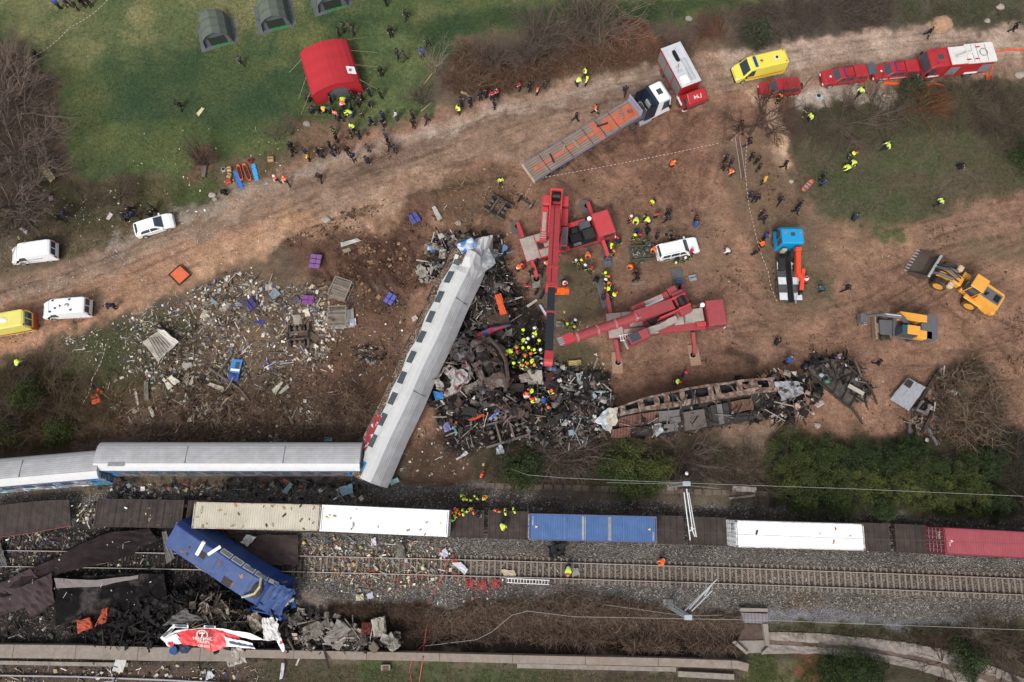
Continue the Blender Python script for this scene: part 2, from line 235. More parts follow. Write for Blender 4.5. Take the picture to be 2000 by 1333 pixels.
def relief(X,Y):
 """height of the ground in metres"""
 X=np.asarray(X,float);Y=np.asarray(Y,float)
 near=(np.abs(X)<200)&(Y>-60)&(Y<160)
 Yc=np.clip(Y,-60,160);Xc=np.clip(X,-200,200)
 px,py=P(Xc,Yc)
 z=(fbm(X*.35,Y*.35,3,4)-.5)*.12
 def mound(c,rx,ry,h,rot=0):
  g=G(*c);dx=X-g.x;dy=Y-g.y;cr,sr=math.cos(rot),math.sin(rot)
  u=(dx*cr+dy*sr)/rx;v=(-dx*sr+dy*cr)/ry
  return h*np.exp(-(u*u+v*v))*(.75+.5*fbm(X*1.2,Y*1.2,7,4))
 z=z+mound((912,150),3.5,2.6,1.1,.2)+mound((1240,62),4.5,2.2,1.0)+mound((1400,60),3,2,.8)
 z=z+mound((1847,40),1.3,1.1,.9)+mound((595,515),3.2,1.6,.5,.4)+mound((800,395),3.5,1.0,.5,.6)
 z=z+mound((740,440),1.6,.8,.35)+mound((1000,760),6,5,.5)+mound((700,800),2.5,2.5,.5)
 z=z+mound((540,640),6,4,.15)+mound((330,1215),6,1.8,.35)
 d=seg_dist(px,py,[(560,1203),(1000,1205),(1430,1215),(1450,1262),(560,1258)])
 z=z-.9*np.clip((8-d)/26,0,1)*near
 return np.where(near,z,0)
GZ=relief(GX,GY)
def gz(x,y):return float(relief(np.array([x]),np.array([y]))[0])
def GG(px,py,dz=0.):
 g=G(px,py);z=gz(g.x,g.y);g=G(px,py,z);return Vector((g.x,g.y,z+dz))
def make_ground():
 m=bpy.data.materials.new('ground_mix');m.use_nodes=True
 nt=m.node_tree;N=nt.nodes;L=nt.links;b=N['Principled BSDF'];b.inputs['Roughness'].default_value=.95;b.inputs['Specular IOR Level'].default_value=.12
 col=N.new('ShaderNodeAttribute');col.attribute_name='Col';mk=N.new('ShaderNodeAttribute');mk.attribute_name='Kind'
 sep=N.new('ShaderNodeSeparateColor');L.new(mk.outputs['Color'],sep.inputs[0])
 geo=N.new('ShaderNodeNewGeometry')
 def noise(sc,det=4,rgh=.6,vec=None):
  n=N.new('ShaderNodeTexNoise');n.inputs['Scale'].default_value=sc;n.inputs['Detail'].default_value=det;n.inputs['Roughness'].default_value=rgh
  L.new(vec or geo.outputs['Position'],n.inputs['Vector']);return n.outputs['Fac']
 def mr(f,a,bb,c,d):
  r=N.new('ShaderNodeMapRange');[r.inputs[i+1].__setattr__('default_value',v)for i,v in enumerate((a,bb,c,d))];L.new(f,r.inputs[0]);return r.outputs[0]
 def math_(op,A,B):
  x=N.new('ShaderNodeMath');x.operation=op
  for i,v in enumerate((A,B)):
   if isinstance(v,(int,float)):x.inputs[i].default_value=v
   else:L.new(v,x.inputs[i])
  return x.outputs[0]
 def mix(f,A,B,mode='MIX'):
  x=N.new('ShaderNodeMix');x.data_type='RGBA';x.blend_type=mode
  for s,v in((0,f),(6,A),(7,B)):
   if isinstance(v,(int,float)):x.inputs[s].default_value=v
   elif isinstance(v,tuple):x.inputs[s].default_value=(*v,1)
   else:L.new(v,x.inputs[s])
  return x.outputs[2]
 s0=mr(noise(.42,7,.78),.34,.66,.7,1.26);s1=mr(noise(1.6,8,.78),.3,.7,.62,1.38);s2=mr(noise(7,4,.75),.32,.68,.66,1.36)
 soil=math_('MULTIPLY',math_('MULTIPLY',s1,s2),s0)
 g1=mr(noise(2.2,6,.75),.3,.7,.6,1.45);g2=mr(noise(17,3,.7),.3,.7,.55,1.5)
 grass=math_('MULTIPLY',g1,g2)
 vo=N.new('ShaderNodeTexVoronoi');vo.inputs['Scale'].default_value=8.5;L.new(geo.outputs['Position'],vo.inputs['Vector'])
 vs=N.new('ShaderNodeSeparateColor');L.new(vo.outputs['Color'],vs.inputs[0])
 gcl=mr(vs.outputs[0],0,1,.45,1.35);fleck=mr(vs.outputs[1],.86,.97,0,1)
 big=mr(noise(.9,4),.35,.65,.35,1.0);fleck=math_('MULTIPLY',fleck,big)
 c=mix(1.0,col.outputs['Color'],mix(math_('MULTIPLY',sep.outputs[2],1.0),(1,1,1),soil),'MULTIPLY')
 c=mix(1.0,c,mix(sep.outputs[0],(1,1,1),grass),'MULTIPLY')
 c=mix(1.0,c,mix(sep.outputs[1],(1,1,1),gcl),'MULTIPLY')
 c=mix(math_('MULTIPLY',math_('MULTIPLY',fleck,sep.outputs[1]),.8),c,lin('#c9c2bb',.9))
 straw=mr(noise(26,2,.5),.62,.72,0,.5);c=mix(math_('MULTIPLY',straw,sep.outputs[0]),c,lin('#8d8258'))
 v2=N.new('ShaderNodeTexVoronoi');v2.inputs['Scale'].default_value=5;L.new(geo.outputs['Position'],v2.inputs['Vector'])
 peb=mr(v2.outputs['Distance'],.08,.13,.6,0);peb=math_('MULTIPLY',peb,mr(noise(.7,3),.5,.62,0,1))
 c=mix(math_('MULTIPLY',peb,sep.outputs[2]),c,lin('#c2ae98'))
 L.new(c,b.inputs['Base Color'])
 hgt=math_('ADD',math_('MULTIPLY',noise(3,8,.75),1.0),math_('MULTIPLY',vo.outputs['Distance'],sep.outputs[1]))
 bp=N.new('ShaderNodeBump');bp.inputs['Strength'].default_value=.9;bp.inputs['Distance'].default_value=.22;L.new(hgt,bp.inputs['Height']);L.new(bp.outputs[0],b.inputs['Normal'])
 Yc=np.clip(GY,-40,220);Xc=np.clip(GX,-400,400)
 px,py=P(Xc,Yc)
 n1=fbm(GX*.22,GY*.22,1)-.5;n2=fbm(GX*.22,GY*.22,31)-.5
 n3=fbm(GX*.9,GY*.9,11,5)-.5;n4=fbm(GX*.9,GY*.9,41,5)-.5
 px=px+n1*42+n3*36;py=py+n2*42+n4*36
 C=np.zeros(GX.shape+(3,));K=np.zeros(GX.shape+(3,))
 for a in AREAS:
  kd,pts,ca,cb,fe,st,kk,ns=a[:8]
  xs=[p[0]for p in pts];ys=[p[1]for p in pts];mg=fe*2+30+(a[8]if kd=='l' else 0)
  sel=(px>min(xs)-mg)&(px<max(xs)+mg)&(py>min(ys)-mg)&(py<max(ys)+mg)
  if not sel.any():continue
  qx,qy=px[sel],py[sel]
  if kd=='l':d=seg_dist(qx,qy,pts,False)-a[8]
  else:d=seg_dist(qx,qy,pts)
  wgt=np.clip(.5-d/(2*fe),0,1);wgt=wgt*wgt*(3-2*wgt)
  X,Y=GX[sel],GY[sel];seed=(hash(str(pts[0]))%50)if False else(int(pts[0][0])%47)
  t=fbm(X*ns,Y*ns,seed,5);t=np.clip((t-.36)/.28,0,1)
  if st<1:wgt=wgt*(st+(1-st)*1.2*(fbm(X*.8,Y*.8,seed+5,4)-.2));wgt=np.clip(wgt,0,1)
  colr=np.array(lin(ca))[None]*(1-t[:,None])+np.array(lin(cb))[None]*t[:,None]
  C[sel]=C[sel]*(1-wgt[:,None])+colr*wgt[:,None]
  K[sel]=K[sel]*(1-wgt[:,None])+np.array(kk)[None]*wgt[:,None]
 gm=C.mean(-1,keepdims=True);C=gm+(C-gm)*.8;C*=.97
 opx,opy=P(Xc,Yc)
 tr=np.zeros(GX.shape)
 def track(pts,w=3.2,gap=17,s=1.):
  nonlocal tr
  xs=[p[0]for p in pts];ys=[p[1]for p in pts]
  sel=(opx>min(xs)-40)&(opx<max(xs)+40)&(opy>min(ys)-40)&(opy<max(ys)+40)
  d=seg_dist(opx[sel]+n3[sel]*6,opy[sel]+n4[sel]*6,pts,False)
  q=np.exp(-((d-gap)/w)**2)+.5*np.exp(-(d/(w*.6))**2)*0
  tr[sel]=np.maximum(tr[sel],q*s)
 T=[[(-50,600),(140,545),(330,470),(560,390),(760,315),(960,240),(1200,180),(1400,140)],[(-50,650),(150,600),(330,520),(560,425),(700,360),(960,280),(1100,230)],[(1400,150),(1600,110),(1800,85),(2050,70)],[(1400,170),(1600,125),(1800,100),(2050,90)],[(1395,180),(1400,280),(1370,400)],[(1360,200),(1365,300),(1340,420)],[(1320,230),(1330,300),(1300,430)],[(1130,300),(1200,360),(1290,430)],[(1160,290),(1240,350),(1330,430)],[(1200,270),(1270,320),(1330,390)],[(1090,330),(1160,380),(1260,440)],[(640,530),(720,500),(810,480)],[(650,560),(730,530),(820,520)],[(690,580),(740,490),(760,450)],[(730,590),(780,500),(800,450)],[(1640,470),(1760,520),(1900,620),(2050,680)],[(1750,470),(1880,430),(2050,390)],[(1700,520),(1850,460),(2050,420)],[(1560,640),(1700,700),(1900,700),(2050,660)],[(1450,640),(1600,680),(1800,760),(1980,760)],[(1900,640),(1960,720),(2010,800)],[(1200,730),(1400,700),(1560,680)],[(1420,560),(1500,620),(1620,640)],[(560,440),(700,390),(860,350),(960,330)]]
 T+=[[(1400,200+10*k),(1340-12*k,290),(1230-8*k,400)]for k in range(4)]+[[(1290-30*k,235+18*k),(1300-20*k,330),(1320-10*k,410)]for k in range(4)]+[[(1420,660+6*k),(1550,640+18*k),(1700,600+20*k),(1850,520+16*k),(2020,460+10*k)]for k in range(3)]
 for i,t in enumerate(T):track(t,2.4+(i%3)*.6,14+(i%3)*3,.9)
 for i,t in enumerate(T):track([(p[0]+12,p[1]+7)for p in t],2.2,15,.45)
 trn=tr*np.clip((fbm(GX*.5,GY*.5,21,3)-.25)*2.2,0,1)
 C*=(1-.45*trn)[...,None]
 sel=seg_dist(opx,opy,[(600,480),(820,460),(830,560),(780,590),(620,540)])<0
 st=fbm((GX*.8+GY*.5)*3.2,(GY*.8-GX*.4)*.35,15,3)
 C[sel]*=(.72+.75*np.clip((st[sel]-.3)*2,0,1))[...,None]
 Z=GZ-.1*trn
 Z[sel]+=(st[sel]-.5)*.35
 ny,nx=GX.shape
 me=bpy.data.meshes.new('ground')
 co=np.stack([GX,GY,Z],-1).reshape(-1,3).astype(np.float32)
 idx=np.arange(nx*ny).reshape(ny,nx)
 q=np.stack([idx[:-1,:-1],idx[:-1,1:],idx[1:,1:],idx[1:,:-1]],-1).reshape(-1,4)
 me.vertices.add(len(co));me.vertices.foreach_set('co',co.ravel())
 me.loops.add(q.size);me.loops.foreach_set('vertex_index',q.ravel().astype(np.int32))
 me.polygons.add(len(q));me.polygons.foreach_set('loop_start',np.arange(0,q.size,4,dtype=np.int32));me.polygons.foreach_set('use_smooth',np.ones(len(q),bool))
 me.update(calc_edges=True)
 for nm,A in(('Col',C),('Kind',K)):
  ca=me.color_attributes.new(nm,'FLOAT_COLOR','POINT');A4=np.ones((nx*ny,4),np.float32);A4[:,:3]=A.reshape(-1,3);ca.data.foreach_set('color',A4.ravel())
 me.materials.append(m)
 o=bpy.data.objects.new('ground',me);COL.objects.link(o);o['kind']='structure'
make_ground()
M_glass=mat('dark_glass','#39444c',rough=.12,var=.2,spec=.7)
M_glassgrey=mat('grey_glass','#4c585e',rough=.2,var=.3,spec=.6)
M_rub=mat('tyre_rubber','#26241f',rough=.9,var=.3,dirt=.6,dirtcol='#7a6350')
M_dark=mat('dark_metal','#242424',rough=.6,var=.3,dirt=.3,dirtcol='#4d4036')
M_black=mat('black_plastic','#141517',rough=.5,var=.2)
M_steel=mat('grey_steel','#6d6e70',rough=.45,metal=.4,var=.25,dirt=.35,dirtcol='#5b4a3d')
M_white=mat('white_paint','#e9ebec',rough=.35,var=.05,dirt=.12,dirtcol='#a59a8c')
M_red=mat('red_paint','#b0252b',rough=.4,var=.12,dirt=.15,dirtcol='#8a6a60')
M_conc=mat('concrete','#8f8880',rough=.9,var=.3,scale=3,dirt=.5,dirtcol='#665b50')
M_chrome=mat('pale_metal','#b9bbbc',rough=.35,metal=.5,var=.15)
M_soot=mat('sooty_metal','#24201f',rough=.8,var=.5,scale=2,dirt=.6,dirtcol='#57483e',two='#191716')
M_rust=mat('rusty_metal','#7a5a48',rough=.85,var=.4,scale=3,dirt=.6,dirtcol='#3d2f28',two='#a3826e')
M_lampred=mat('red_lamp','#b01818',rough=.3,var=.05)
M_lampwhite=mat('clear_lamp','#dfe3e6',rough=.15,var=.05)
M_orange=mat('orange_plastic','#e8571c',rough=.45,var=.1)
up=[(-60,1074),(300,1079),(584,1086),(1000,1097.5),(1500,1112.5),(2000,1132),(2200,1142)]
lo=[(-60,1106),(300,1111),(560,1117),(1000,1127),(1500,1141.5),(2000,1160.5),(2200,1169)]
cu=np.polyfit([G(*p).x for p in up+lo],[0]*14,0)
ca=np.polyfit([G(*p).x for p in up],[G(*p).y for p in up],2);cb_=np.polyfit([G(*p).x for p in lo],[G(*p).y for p in lo],2)
cc=(ca+cb_)/2
def track_pt(x,off=0.):
 y=np.polyval(cc,x);s=2*cc[0]*x+cc[1];n=math.sqrt(1+s*s);return Vector((x-off*s/n,y+off/n,0)),math.atan(s)
M_rail=mat('rail_steel','#5a4436',rough=.7,var=.3,dirt=.5,dirtcol='#3b2c24')
M_railtop=mat('rail_head','#a59a92',rough=.4,metal=.3,var=.15)
M_slp=mat('sleeper_concrete','#80766c',rough=.9,var=.25,scale=6,dirt=.3,dirtcol='#6c5d50')
trk=empty('railway_track',(0,0,0));trk['kind']='structure'
for sd_ in(1,-1):
 m=MB();rings=[]
 prof=[(-.07,.06),(.07,.06),(.07,.08),(.02,.09),(.02,.19),(.036,.2),(.036,.235),(-.036,.235),(-.036,.2),(-.02,.19),(-.02,.09),(-.07,.08)]
 mt=MB()
 xs=np.arange(-54,60,2.0);rt=[]
 for x in xs:
  p,a=track_pt(x,sd_*.755);nx_,ny_=-math.sin(a),math.cos(a)
  rings.append([(p.x+nx_*u,p.y+ny_*u,z+.02)for u,z in prof])
  rt.append([(p.x+nx_*u,p.y+ny_*u,z)for u,z in((-.034,.257),(.034,.257),(.034,.263),(-.034,.263))])
 m.loft(rings);r_=m.build('rail',M_rail,trk);mt.loft(rt);mt.build('rail_head',M_railtop,r_)
m=MB();m.box(-.095,.095,-1.25,1.25,-.12,.055,.02)
for s in(-.755,.755):m.box(-.08,.08,s-.16,s+.16,.055,.085,.01)
sl0=m.build('sleeper',M_slp,trk);n_s=0;x=-20.3
xs_s=[]
while x<58:xs_s.append(x);x+=.6
x=-20.9
while x>-52:xs_s.append(x);x-=.6
rest2=MB();rest=MB();mine=xs_s
for i,x in enumerate(mine):
 p,a=track_pt(x);p.z=.02+rng.uniform(-.008,.008)
 if i<100:
  o=sl0 if i==0 else sl0.copy()
  if i:COL.objects.link(o)
  o.parent=trk;o.location=p;o.rotation_euler=(0,0,a+rng.uniform(-.01,.01))
 else:
  rs_=rest2 if x<-20.6 else rest;rs_.M=Matrix.Translation(p)@Matrix.Rotation(a,4,'Z');rs_.box(-.095,.095,-1.25,1.25,-.12,.055,.02)
ro=rest.build('sleeper',M_slp,trk);ro['kind']='stuff';ro=rest2.build('sleeper',mat('sooty_sleeper','#3a3532',rough=.95,var=.5,scale=1.2,two='#24211f'),trk);ro['kind']='stuff'
def text(name,s,size,m,parent,loc,rot=(0,0,0),ext=.006,sx=1.):
 c=bpy.data.curves.new(name,'FONT');c.body=s;c.size=size;c.extrude=ext;c.align_x='CENTER';c.align_y='CENTER'
 t=bpy.data.objects.new(name,c);COL.objects.link(t)
 dg=bpy.context.evaluated_depsgraph_get();dg.update();me=bpy.data.meshes.new_from_object(t.evaluated_get(dg));bpy.data.objects.remove(t)
 me.materials.clear();me.materials.append(m);me.name=name
 o=bpy.data.objects.new(name,me);COL.objects.link(o);o.location=loc;o.rotation_euler=rot;o.scale=(sx,1,1)
 if parent:o.parent=parent
 return o
M_deck=mat('wagon_deck','#37302d',rough=.9,var=.45,scale=1.5,dirt=.4,dirtcol='#5d5048',lines=(0,.6,.12,.55))
M_wag=mat('wagon_steel','#3a322e',rough=.8,var=.4,dirt=.4,dirtcol='#5b4638')
def wheelset(m,x,w=.755,r=.46,z=None):
 z=z or r+.24
 m.cyl((x,-1.1,z),(x,1.1,z),.09,8)
 for s in(-1,1):
  m.cyl((x,s*w-.07,z),(x,s*w+.07,z),r,18);m.cyl((x,s*w-.1,z),(x,s*w-.06,z),r+.03,18)
def flat_wagon(x0,x1,label,buff=True):
 """x0, x1: photo columns of the two ends on the container row"""
 a=G(x0,row(x0),1.2);b=G(x1,row(x1),1.2);d=b-a;L=d.length
 t=empty('flat_wagon',((a.x+b.x)/2,(a.y+b.y)/2,0),math.atan2(d.y,d.x),label,'rail wagon','flat wagons of the container train')
 h=L/2;m=MB()
 m.box(-h,h,-1.32,1.32,1.12,1.22);m.box(-h,h,-1.36,-1.26,.95,1.24);m.box(-h,h,1.26,1.36,.95,1.24)
 x=-h+.3
 while x<h-.3:m.box(x,x+.07,-1.25,1.25,1.22,1.25);x+=.8
 m.build('deck',M_deck,t)
 m=MB();m.box(-h+.2,h-.2,-.45,-.2,.6,1.12);m.box(-h+.2,h-.2,.2,.45,.6,1.12)
 for s in(-1,1):m.box(s*h-.06,s*h+.06,-1.36,1.36,.8,1.26)
 m.build('underframe',M_wag,t)
 for s in(-1,1):
  m=MB();cx=s*(h-2.2)
  for q in(-.9,.9):wheelset(m,cx+q)
  for q in(-1.05,1.05):m.box(cx-1.4,cx+1.4,q-.1,q+.1,.5,.85,.03)
  m.box(cx-.3,cx+.3,-1.1,1.1,.6,.95);m.build('bogie',M_dark,t)
  for q in(-.87,.87):
   m=MB();m.cyl((s*h,q,1.0),(s*(h+.32),q,1.0),.1,10);m.cyl((s*(h+.32),q,1.0),(s*(h+.37),q,1.0),.23,14);m.build('buffer',M_dark,t)
 return t
def row(x):return np.interp(x,[-50,190,378,626,872,1032,1282,1440,1687,1848,2000,2300],[1000,1003,1006.5,1012,1023,1029,1035,1043,1050,1057,1065,1081])-1.5
WG=[flat_wagon(188,356,'short dark flat wagon with an empty littered deck west of the cream container'),flat_wagon(366,944,'flat wagon carrying the cream container and the plain white container'),flat_wagon(954,1334,'flat wagon under the blue container'),flat_wagon(1346,1736,'flat wagon under the white container east of the lattice mast'),flat_wagon(1750,2160,'flat wagon under the maroon container')]
def container(xl,xr,hexc,label,texts=(),dirt=.25,rusty=.0,seed=0,endtext=None,line=.45,yellow=True,dirtcol='#8b8378',roofc=None):
 a=G(xl,row(xl)+1.5,4.13);b=G(xr,row(xr)+1.5,4.13);d=b-a;L=12.19
 c=(a+b)/2
 t=empty('shipping_container',(c.x,c.y,1.23),math.atan2(d.y,d.x),label,'container','containers on the train')
 rot=t.rotation_euler[2];h=L/2
 mp=mat('container_'+hexc[1:],hexc,rough=.55,var=.14,scale=1.2,dirt=dirt,dirtcol=dirtcol)
 mr_=mat('container_roof_'+hexc[1:],roofc or hexc,rough=.55,var=.16,scale=1.0,dirt=dirt,dirtcol=dirtcol,dscale=.5)
 mr2=mat('container_rust','#6b4434',rough=.9,var=.4,dirt=.5,dirtcol=hexc)
 W,H=1.22,2.9
 def corr(n,length,axisx,wall,outw,zlo,zhi):
  m=MB();pts=[];step=length/n
  for i in range(n):
   s=-length/2+i*step
   pts+=[(s,0),(s+step*.28,0),(s+step*.4,-.036),(s+step*.82,-.036),(s+step*.94,0)]
  pts.append((length/2,0))
  A=[];B=[]
  for s,dd in pts:
   if axisx:A.append((s,outw*(wall+dd),zlo));B.append((s,outw*(wall+dd),zhi))
   else:A.append((outw*(wall+dd),s,zlo));B.append((outw*(wall+dd),s,zhi))
  m.loft([A,B],closed=False);return m
 m=MB()
 for sx in(-1,1):
  for sy in(-1,1):m.box(min(sx*h,sx*(h-.16)),max(sx*h,sx*(h-.16)),min(sy*W,sy*(W-.14)),max(sy*W,sy*(W-.14)),0,H)
 for sy in(-1,1):
  for z in(0,H-.11):m.box(-h+.16,h-.16,min(sy*W,sy*(W-.08)),max(sy*W,sy*(W-.08)),z,z+.1)
 for sx in(-1,1):
  for z in(0,H-.11):m.box(min(sx*h,sx*(h-.1)),max(sx*h,sx*(h-.1)),-W+.14,W-.14,z,z+.1)
 m.build('frame',mp if not rusty else mat('cont_frame_'+hexc[1:],hexc,rough=.7,var=.3,dirt=.8,dirtcol='#7a5440',dscale=1.5),t)
 for s in(-1,1):corr(42,L-.32,True,W-.02,s,.1,H-.1).build('side_wall',mp,t)
 corr(8,2.2,False,h-.02,1,.1,H-.1).build('end_wall',mp,t)
 m=MB();n=52;step=(L-.3)/n;pts=[]
 for i in range(n):
  s=-(L-.3)/2+i*step;pts+=[(s,0),(s+step*.3,0),(s+step*.45,-.02),(s+step*.85,-.02)]
 pts.append(((L-.3)/2,0))
 m.loft([[(s,-W+.07,H-.02+dd)for s,dd in pts],[(s,0,H-.008+dd)for s,dd in pts],[(s,W-.07,H-.02+dd)for s,dd in pts]],closed=False)
 rf=m.build('roof',mr_,t)
 m=MB();m.box(-h-.001+.02,-h+.06,-W+.1,W-.1,.1,H-.1)
 dr=m.build('end_door',mp,t);m=MB()
 for q in(-.85,-.35,.35,.85):m.cyl((-h-.03,q,.15),(-h-.03,q,H-.15),.02,6)
 m.box(-h-.01,-h+.02,-.015,.015,.1,H-.1)
 for z in(.5,1.1,1.7,2.3):m.box(-h-.03,-h+.01,-W+.12,-.1,z,z+.03);m.box(-h-.03,-h+.01,.1,W-.12,z,z+.03)
 m.build('lock_rod',M_chrome,dr)
 for sx in(-1,1):
  for sy in(-1,1):
   m=MB();m.box(sx*(h-.09)-.1,sx*(h-.09)+.1,sy*(W-.08)-.09,sy*(W-.08)+.09,H-.1,H+.012,.01);m.build('corner_casting',mr2 if rusty else mp,t)
 ylw=mat('yellow_mark','#e0c24a',rough=.5,var=.1)
 if yellow:
  for sx in(-1,1):
   m=MB();x=sx*(h-.75);m.loft([[(x-.13,-.13,H+z),(x+.13,0,H+z),(x-.13,.13,H+z)]if sx<0 else[(x+.13,-.13,H+z),(x-.13,0,H+z),(x+.13,.13,H+z)]for z in(.004,.01)])
   m.build('warning_triangle',mat('white_mark','#ddd9d0',rough=.5,var=.1)if hexc=='#7d2f38' else ylw,t)
 for s,x,y,z,size,rr,mm in texts:text('lettering',s,size,mm,t,(x,y,z),rr)
 return t
W_mark=mat('white_mark','#ddd9d0',rough=.5,var=.1);K_mark=mat('dark_mark','#2b2c30',rough=.5,var=.1)
up_n=(R(90),0,R(180));onroof=(0,0,R(90))
c1=container(378,624,'#c2bba9','dirty cream corrugated shipping container above the blue locomotive',dirt=.75,dirtcol='#8d8471',rusty=1,yellow=False)
c2=container(630,872,'#eceded','clean white shipping container littered with scraps between the cream and blue ones',dirt=.05,texts=[('APL  HUTTO',-2,1.235,2.2,.5,up_n,K_mark)],yellow=True)
c3=container(1036,1280,'#3e5f8f','blue shipping container with pale worn streaks and rusty corners',dirt=.35,rusty=1,dirtcol='#60759a',texts=[('CMAU 51',-5.72,.55,2.905,.2,onroof,W_mark),('CMAU 51',5.75,-.6,2.905,.2,onroof,W_mark)])
c4=container(1440,1686,'#edeff0','white shipping container with rust marks east of the lattice mast',dirt=.08,rusty=1,texts=[('EXO L',-6.16,.55,2.25,.34,(R(90),0,R(-90)),K_mark),('EXO S',-6.16,.5,1.85,.3,(R(90),0,R(-90)),K_mark)],yellow=False)
c5=container(1848,2094,'#7d2f38','maroon shipping container at the right edge',dirt=.2,dirtcol='#9b5a62',roofc='#94434b',texts=[('TEX',-6.17,.5,2.2,.4,(R(90),0,R(-90)),W_mark),('GLDU',-5.6,-.2,2.905,.2,onroof,W_mark)])
for x,w_,c_ in((-1.05,.22,'#a8a89f'),(-.75,.05,'#b9bab4'),(1.45,.3,'#9c9489'),(-2.7,.06,'#7688a6'),(2.9,.05,'#6f83a6')):
 m=MB();m.box(x,x+w_,-1.1,1.1,2.9,2.903);m.build('worn_strip',mat('worn_'+c_[1:],c_,rough=.8,var=.3,scale=5,dirt=.7,dirtcol='#44638f',dscale=2.5),c3)
for o_,n_,s_ in((c1,26,3),(c2,12,4),(c4,5,6)):
 r2=random.Random(s_);m=MB()
 for i in range(n_):
  x,y=r2.uniform(-5.8,5.8),r2.uniform(-1.1,1.1);s=r2.uniform(.06,.22);m.M=Matrix.Translation((x,y,2.9))@Matrix.Rotation(r2.uniform(0,6),4,'Z')
  m.col=lin(r2.choice(['#6b5a48','#8c7a5f','#3a332c','#b58a5a','#9a9184']));m.box(-s,s,-s*.4,s*.4,0,.04)
 tag(m.build('litter',vmat('bits'),None,vcol=True),'small dirty scraps on the roof of the '+{3:'cream',4:'plain white',6:'eastern white'}[s_]+' container','litter',kind='stuff').matrix_world=o_.matrix_basis
def gmat(name,cols,sc,dist=3.,wave=True):
 """graffiti: colour bands swirled by noise"""
 if name in MATS:return MATS[name]
 m=bpy.data.materials.new(name);m.use_nodes=True;MATS[name]=m;nt=m.node_tree;N=nt.nodes;L=nt.links;b=N['Principled BSDF'];b.inputs['Roughness'].default_value=.6
 tc=N.new('ShaderNodeTexCoord');n=N.new('ShaderNodeTexNoise');n.inputs['Scale'].default_value=sc;n.inputs['Detail'].default_value=3;n.inputs['Distortion'].default_value=dist
 L.new(tc.outputs['Object'],n.inputs['Vector']);mm=N.new('ShaderNodeMath');mm.operation='MULTIPLY';mm.inputs[1].default_value=3.;L.new(n.outputs['Fac'],mm.inputs[0])
 fr=N.new('ShaderNodeMath');fr.operation='FRACT';L.new(mm.outputs[0],fr.inputs[0])
 cr=N.new('ShaderNodeValToRGB');cr.color_ramp.interpolation='CONSTANT';el=cr.color_ramp.elements
 for i,c in enumerate(cols):
  e=el[i]if i<2 else el.new(i/len(cols));e.position=i/len(cols);e.color=(*lin(c),1)
 L.new(fr.outputs[0],cr.inputs[0]);L.new(cr.outputs[0],b.inputs['Base Color']);return m
M_roof=mat('coach_roof','#b2b3b6',rough=.5,var=.16,scale=1.5,dirt=.55,dirtcol='#908a84',dscale=.6,lines=(1,.21,.3,.3))
M_roofside=mat('coach_roof_edge','#bfc0c0',rough=.5,var=.08,dirt=.25,dirtcol='#a8a49d')
M_blue=mat('coach_blue','#2d5c96',rough=.45,var=.15,dirt=.2,dirtcol='#5b6f86')
M_under=mat('underframe','#2c2725',rough=.9,var=.4,dirt=.5,dirtcol='#54443a')
M_graf=gmat('graffiti_mixed',['#39424c','#5d6a76','#6a4a44','#7a746e','#2b2d33','#44586a','#4b4440'],.55,2.5)
M_swirl=gmat('graffiti_swirl',['#2e2926','#8b6f58','#2a2522','#3b3430','#a88d74','#25211f','#544a44'],.55,3.5)
M_end=mat('coach_end','#1c2633',rough=.7,var=.3)
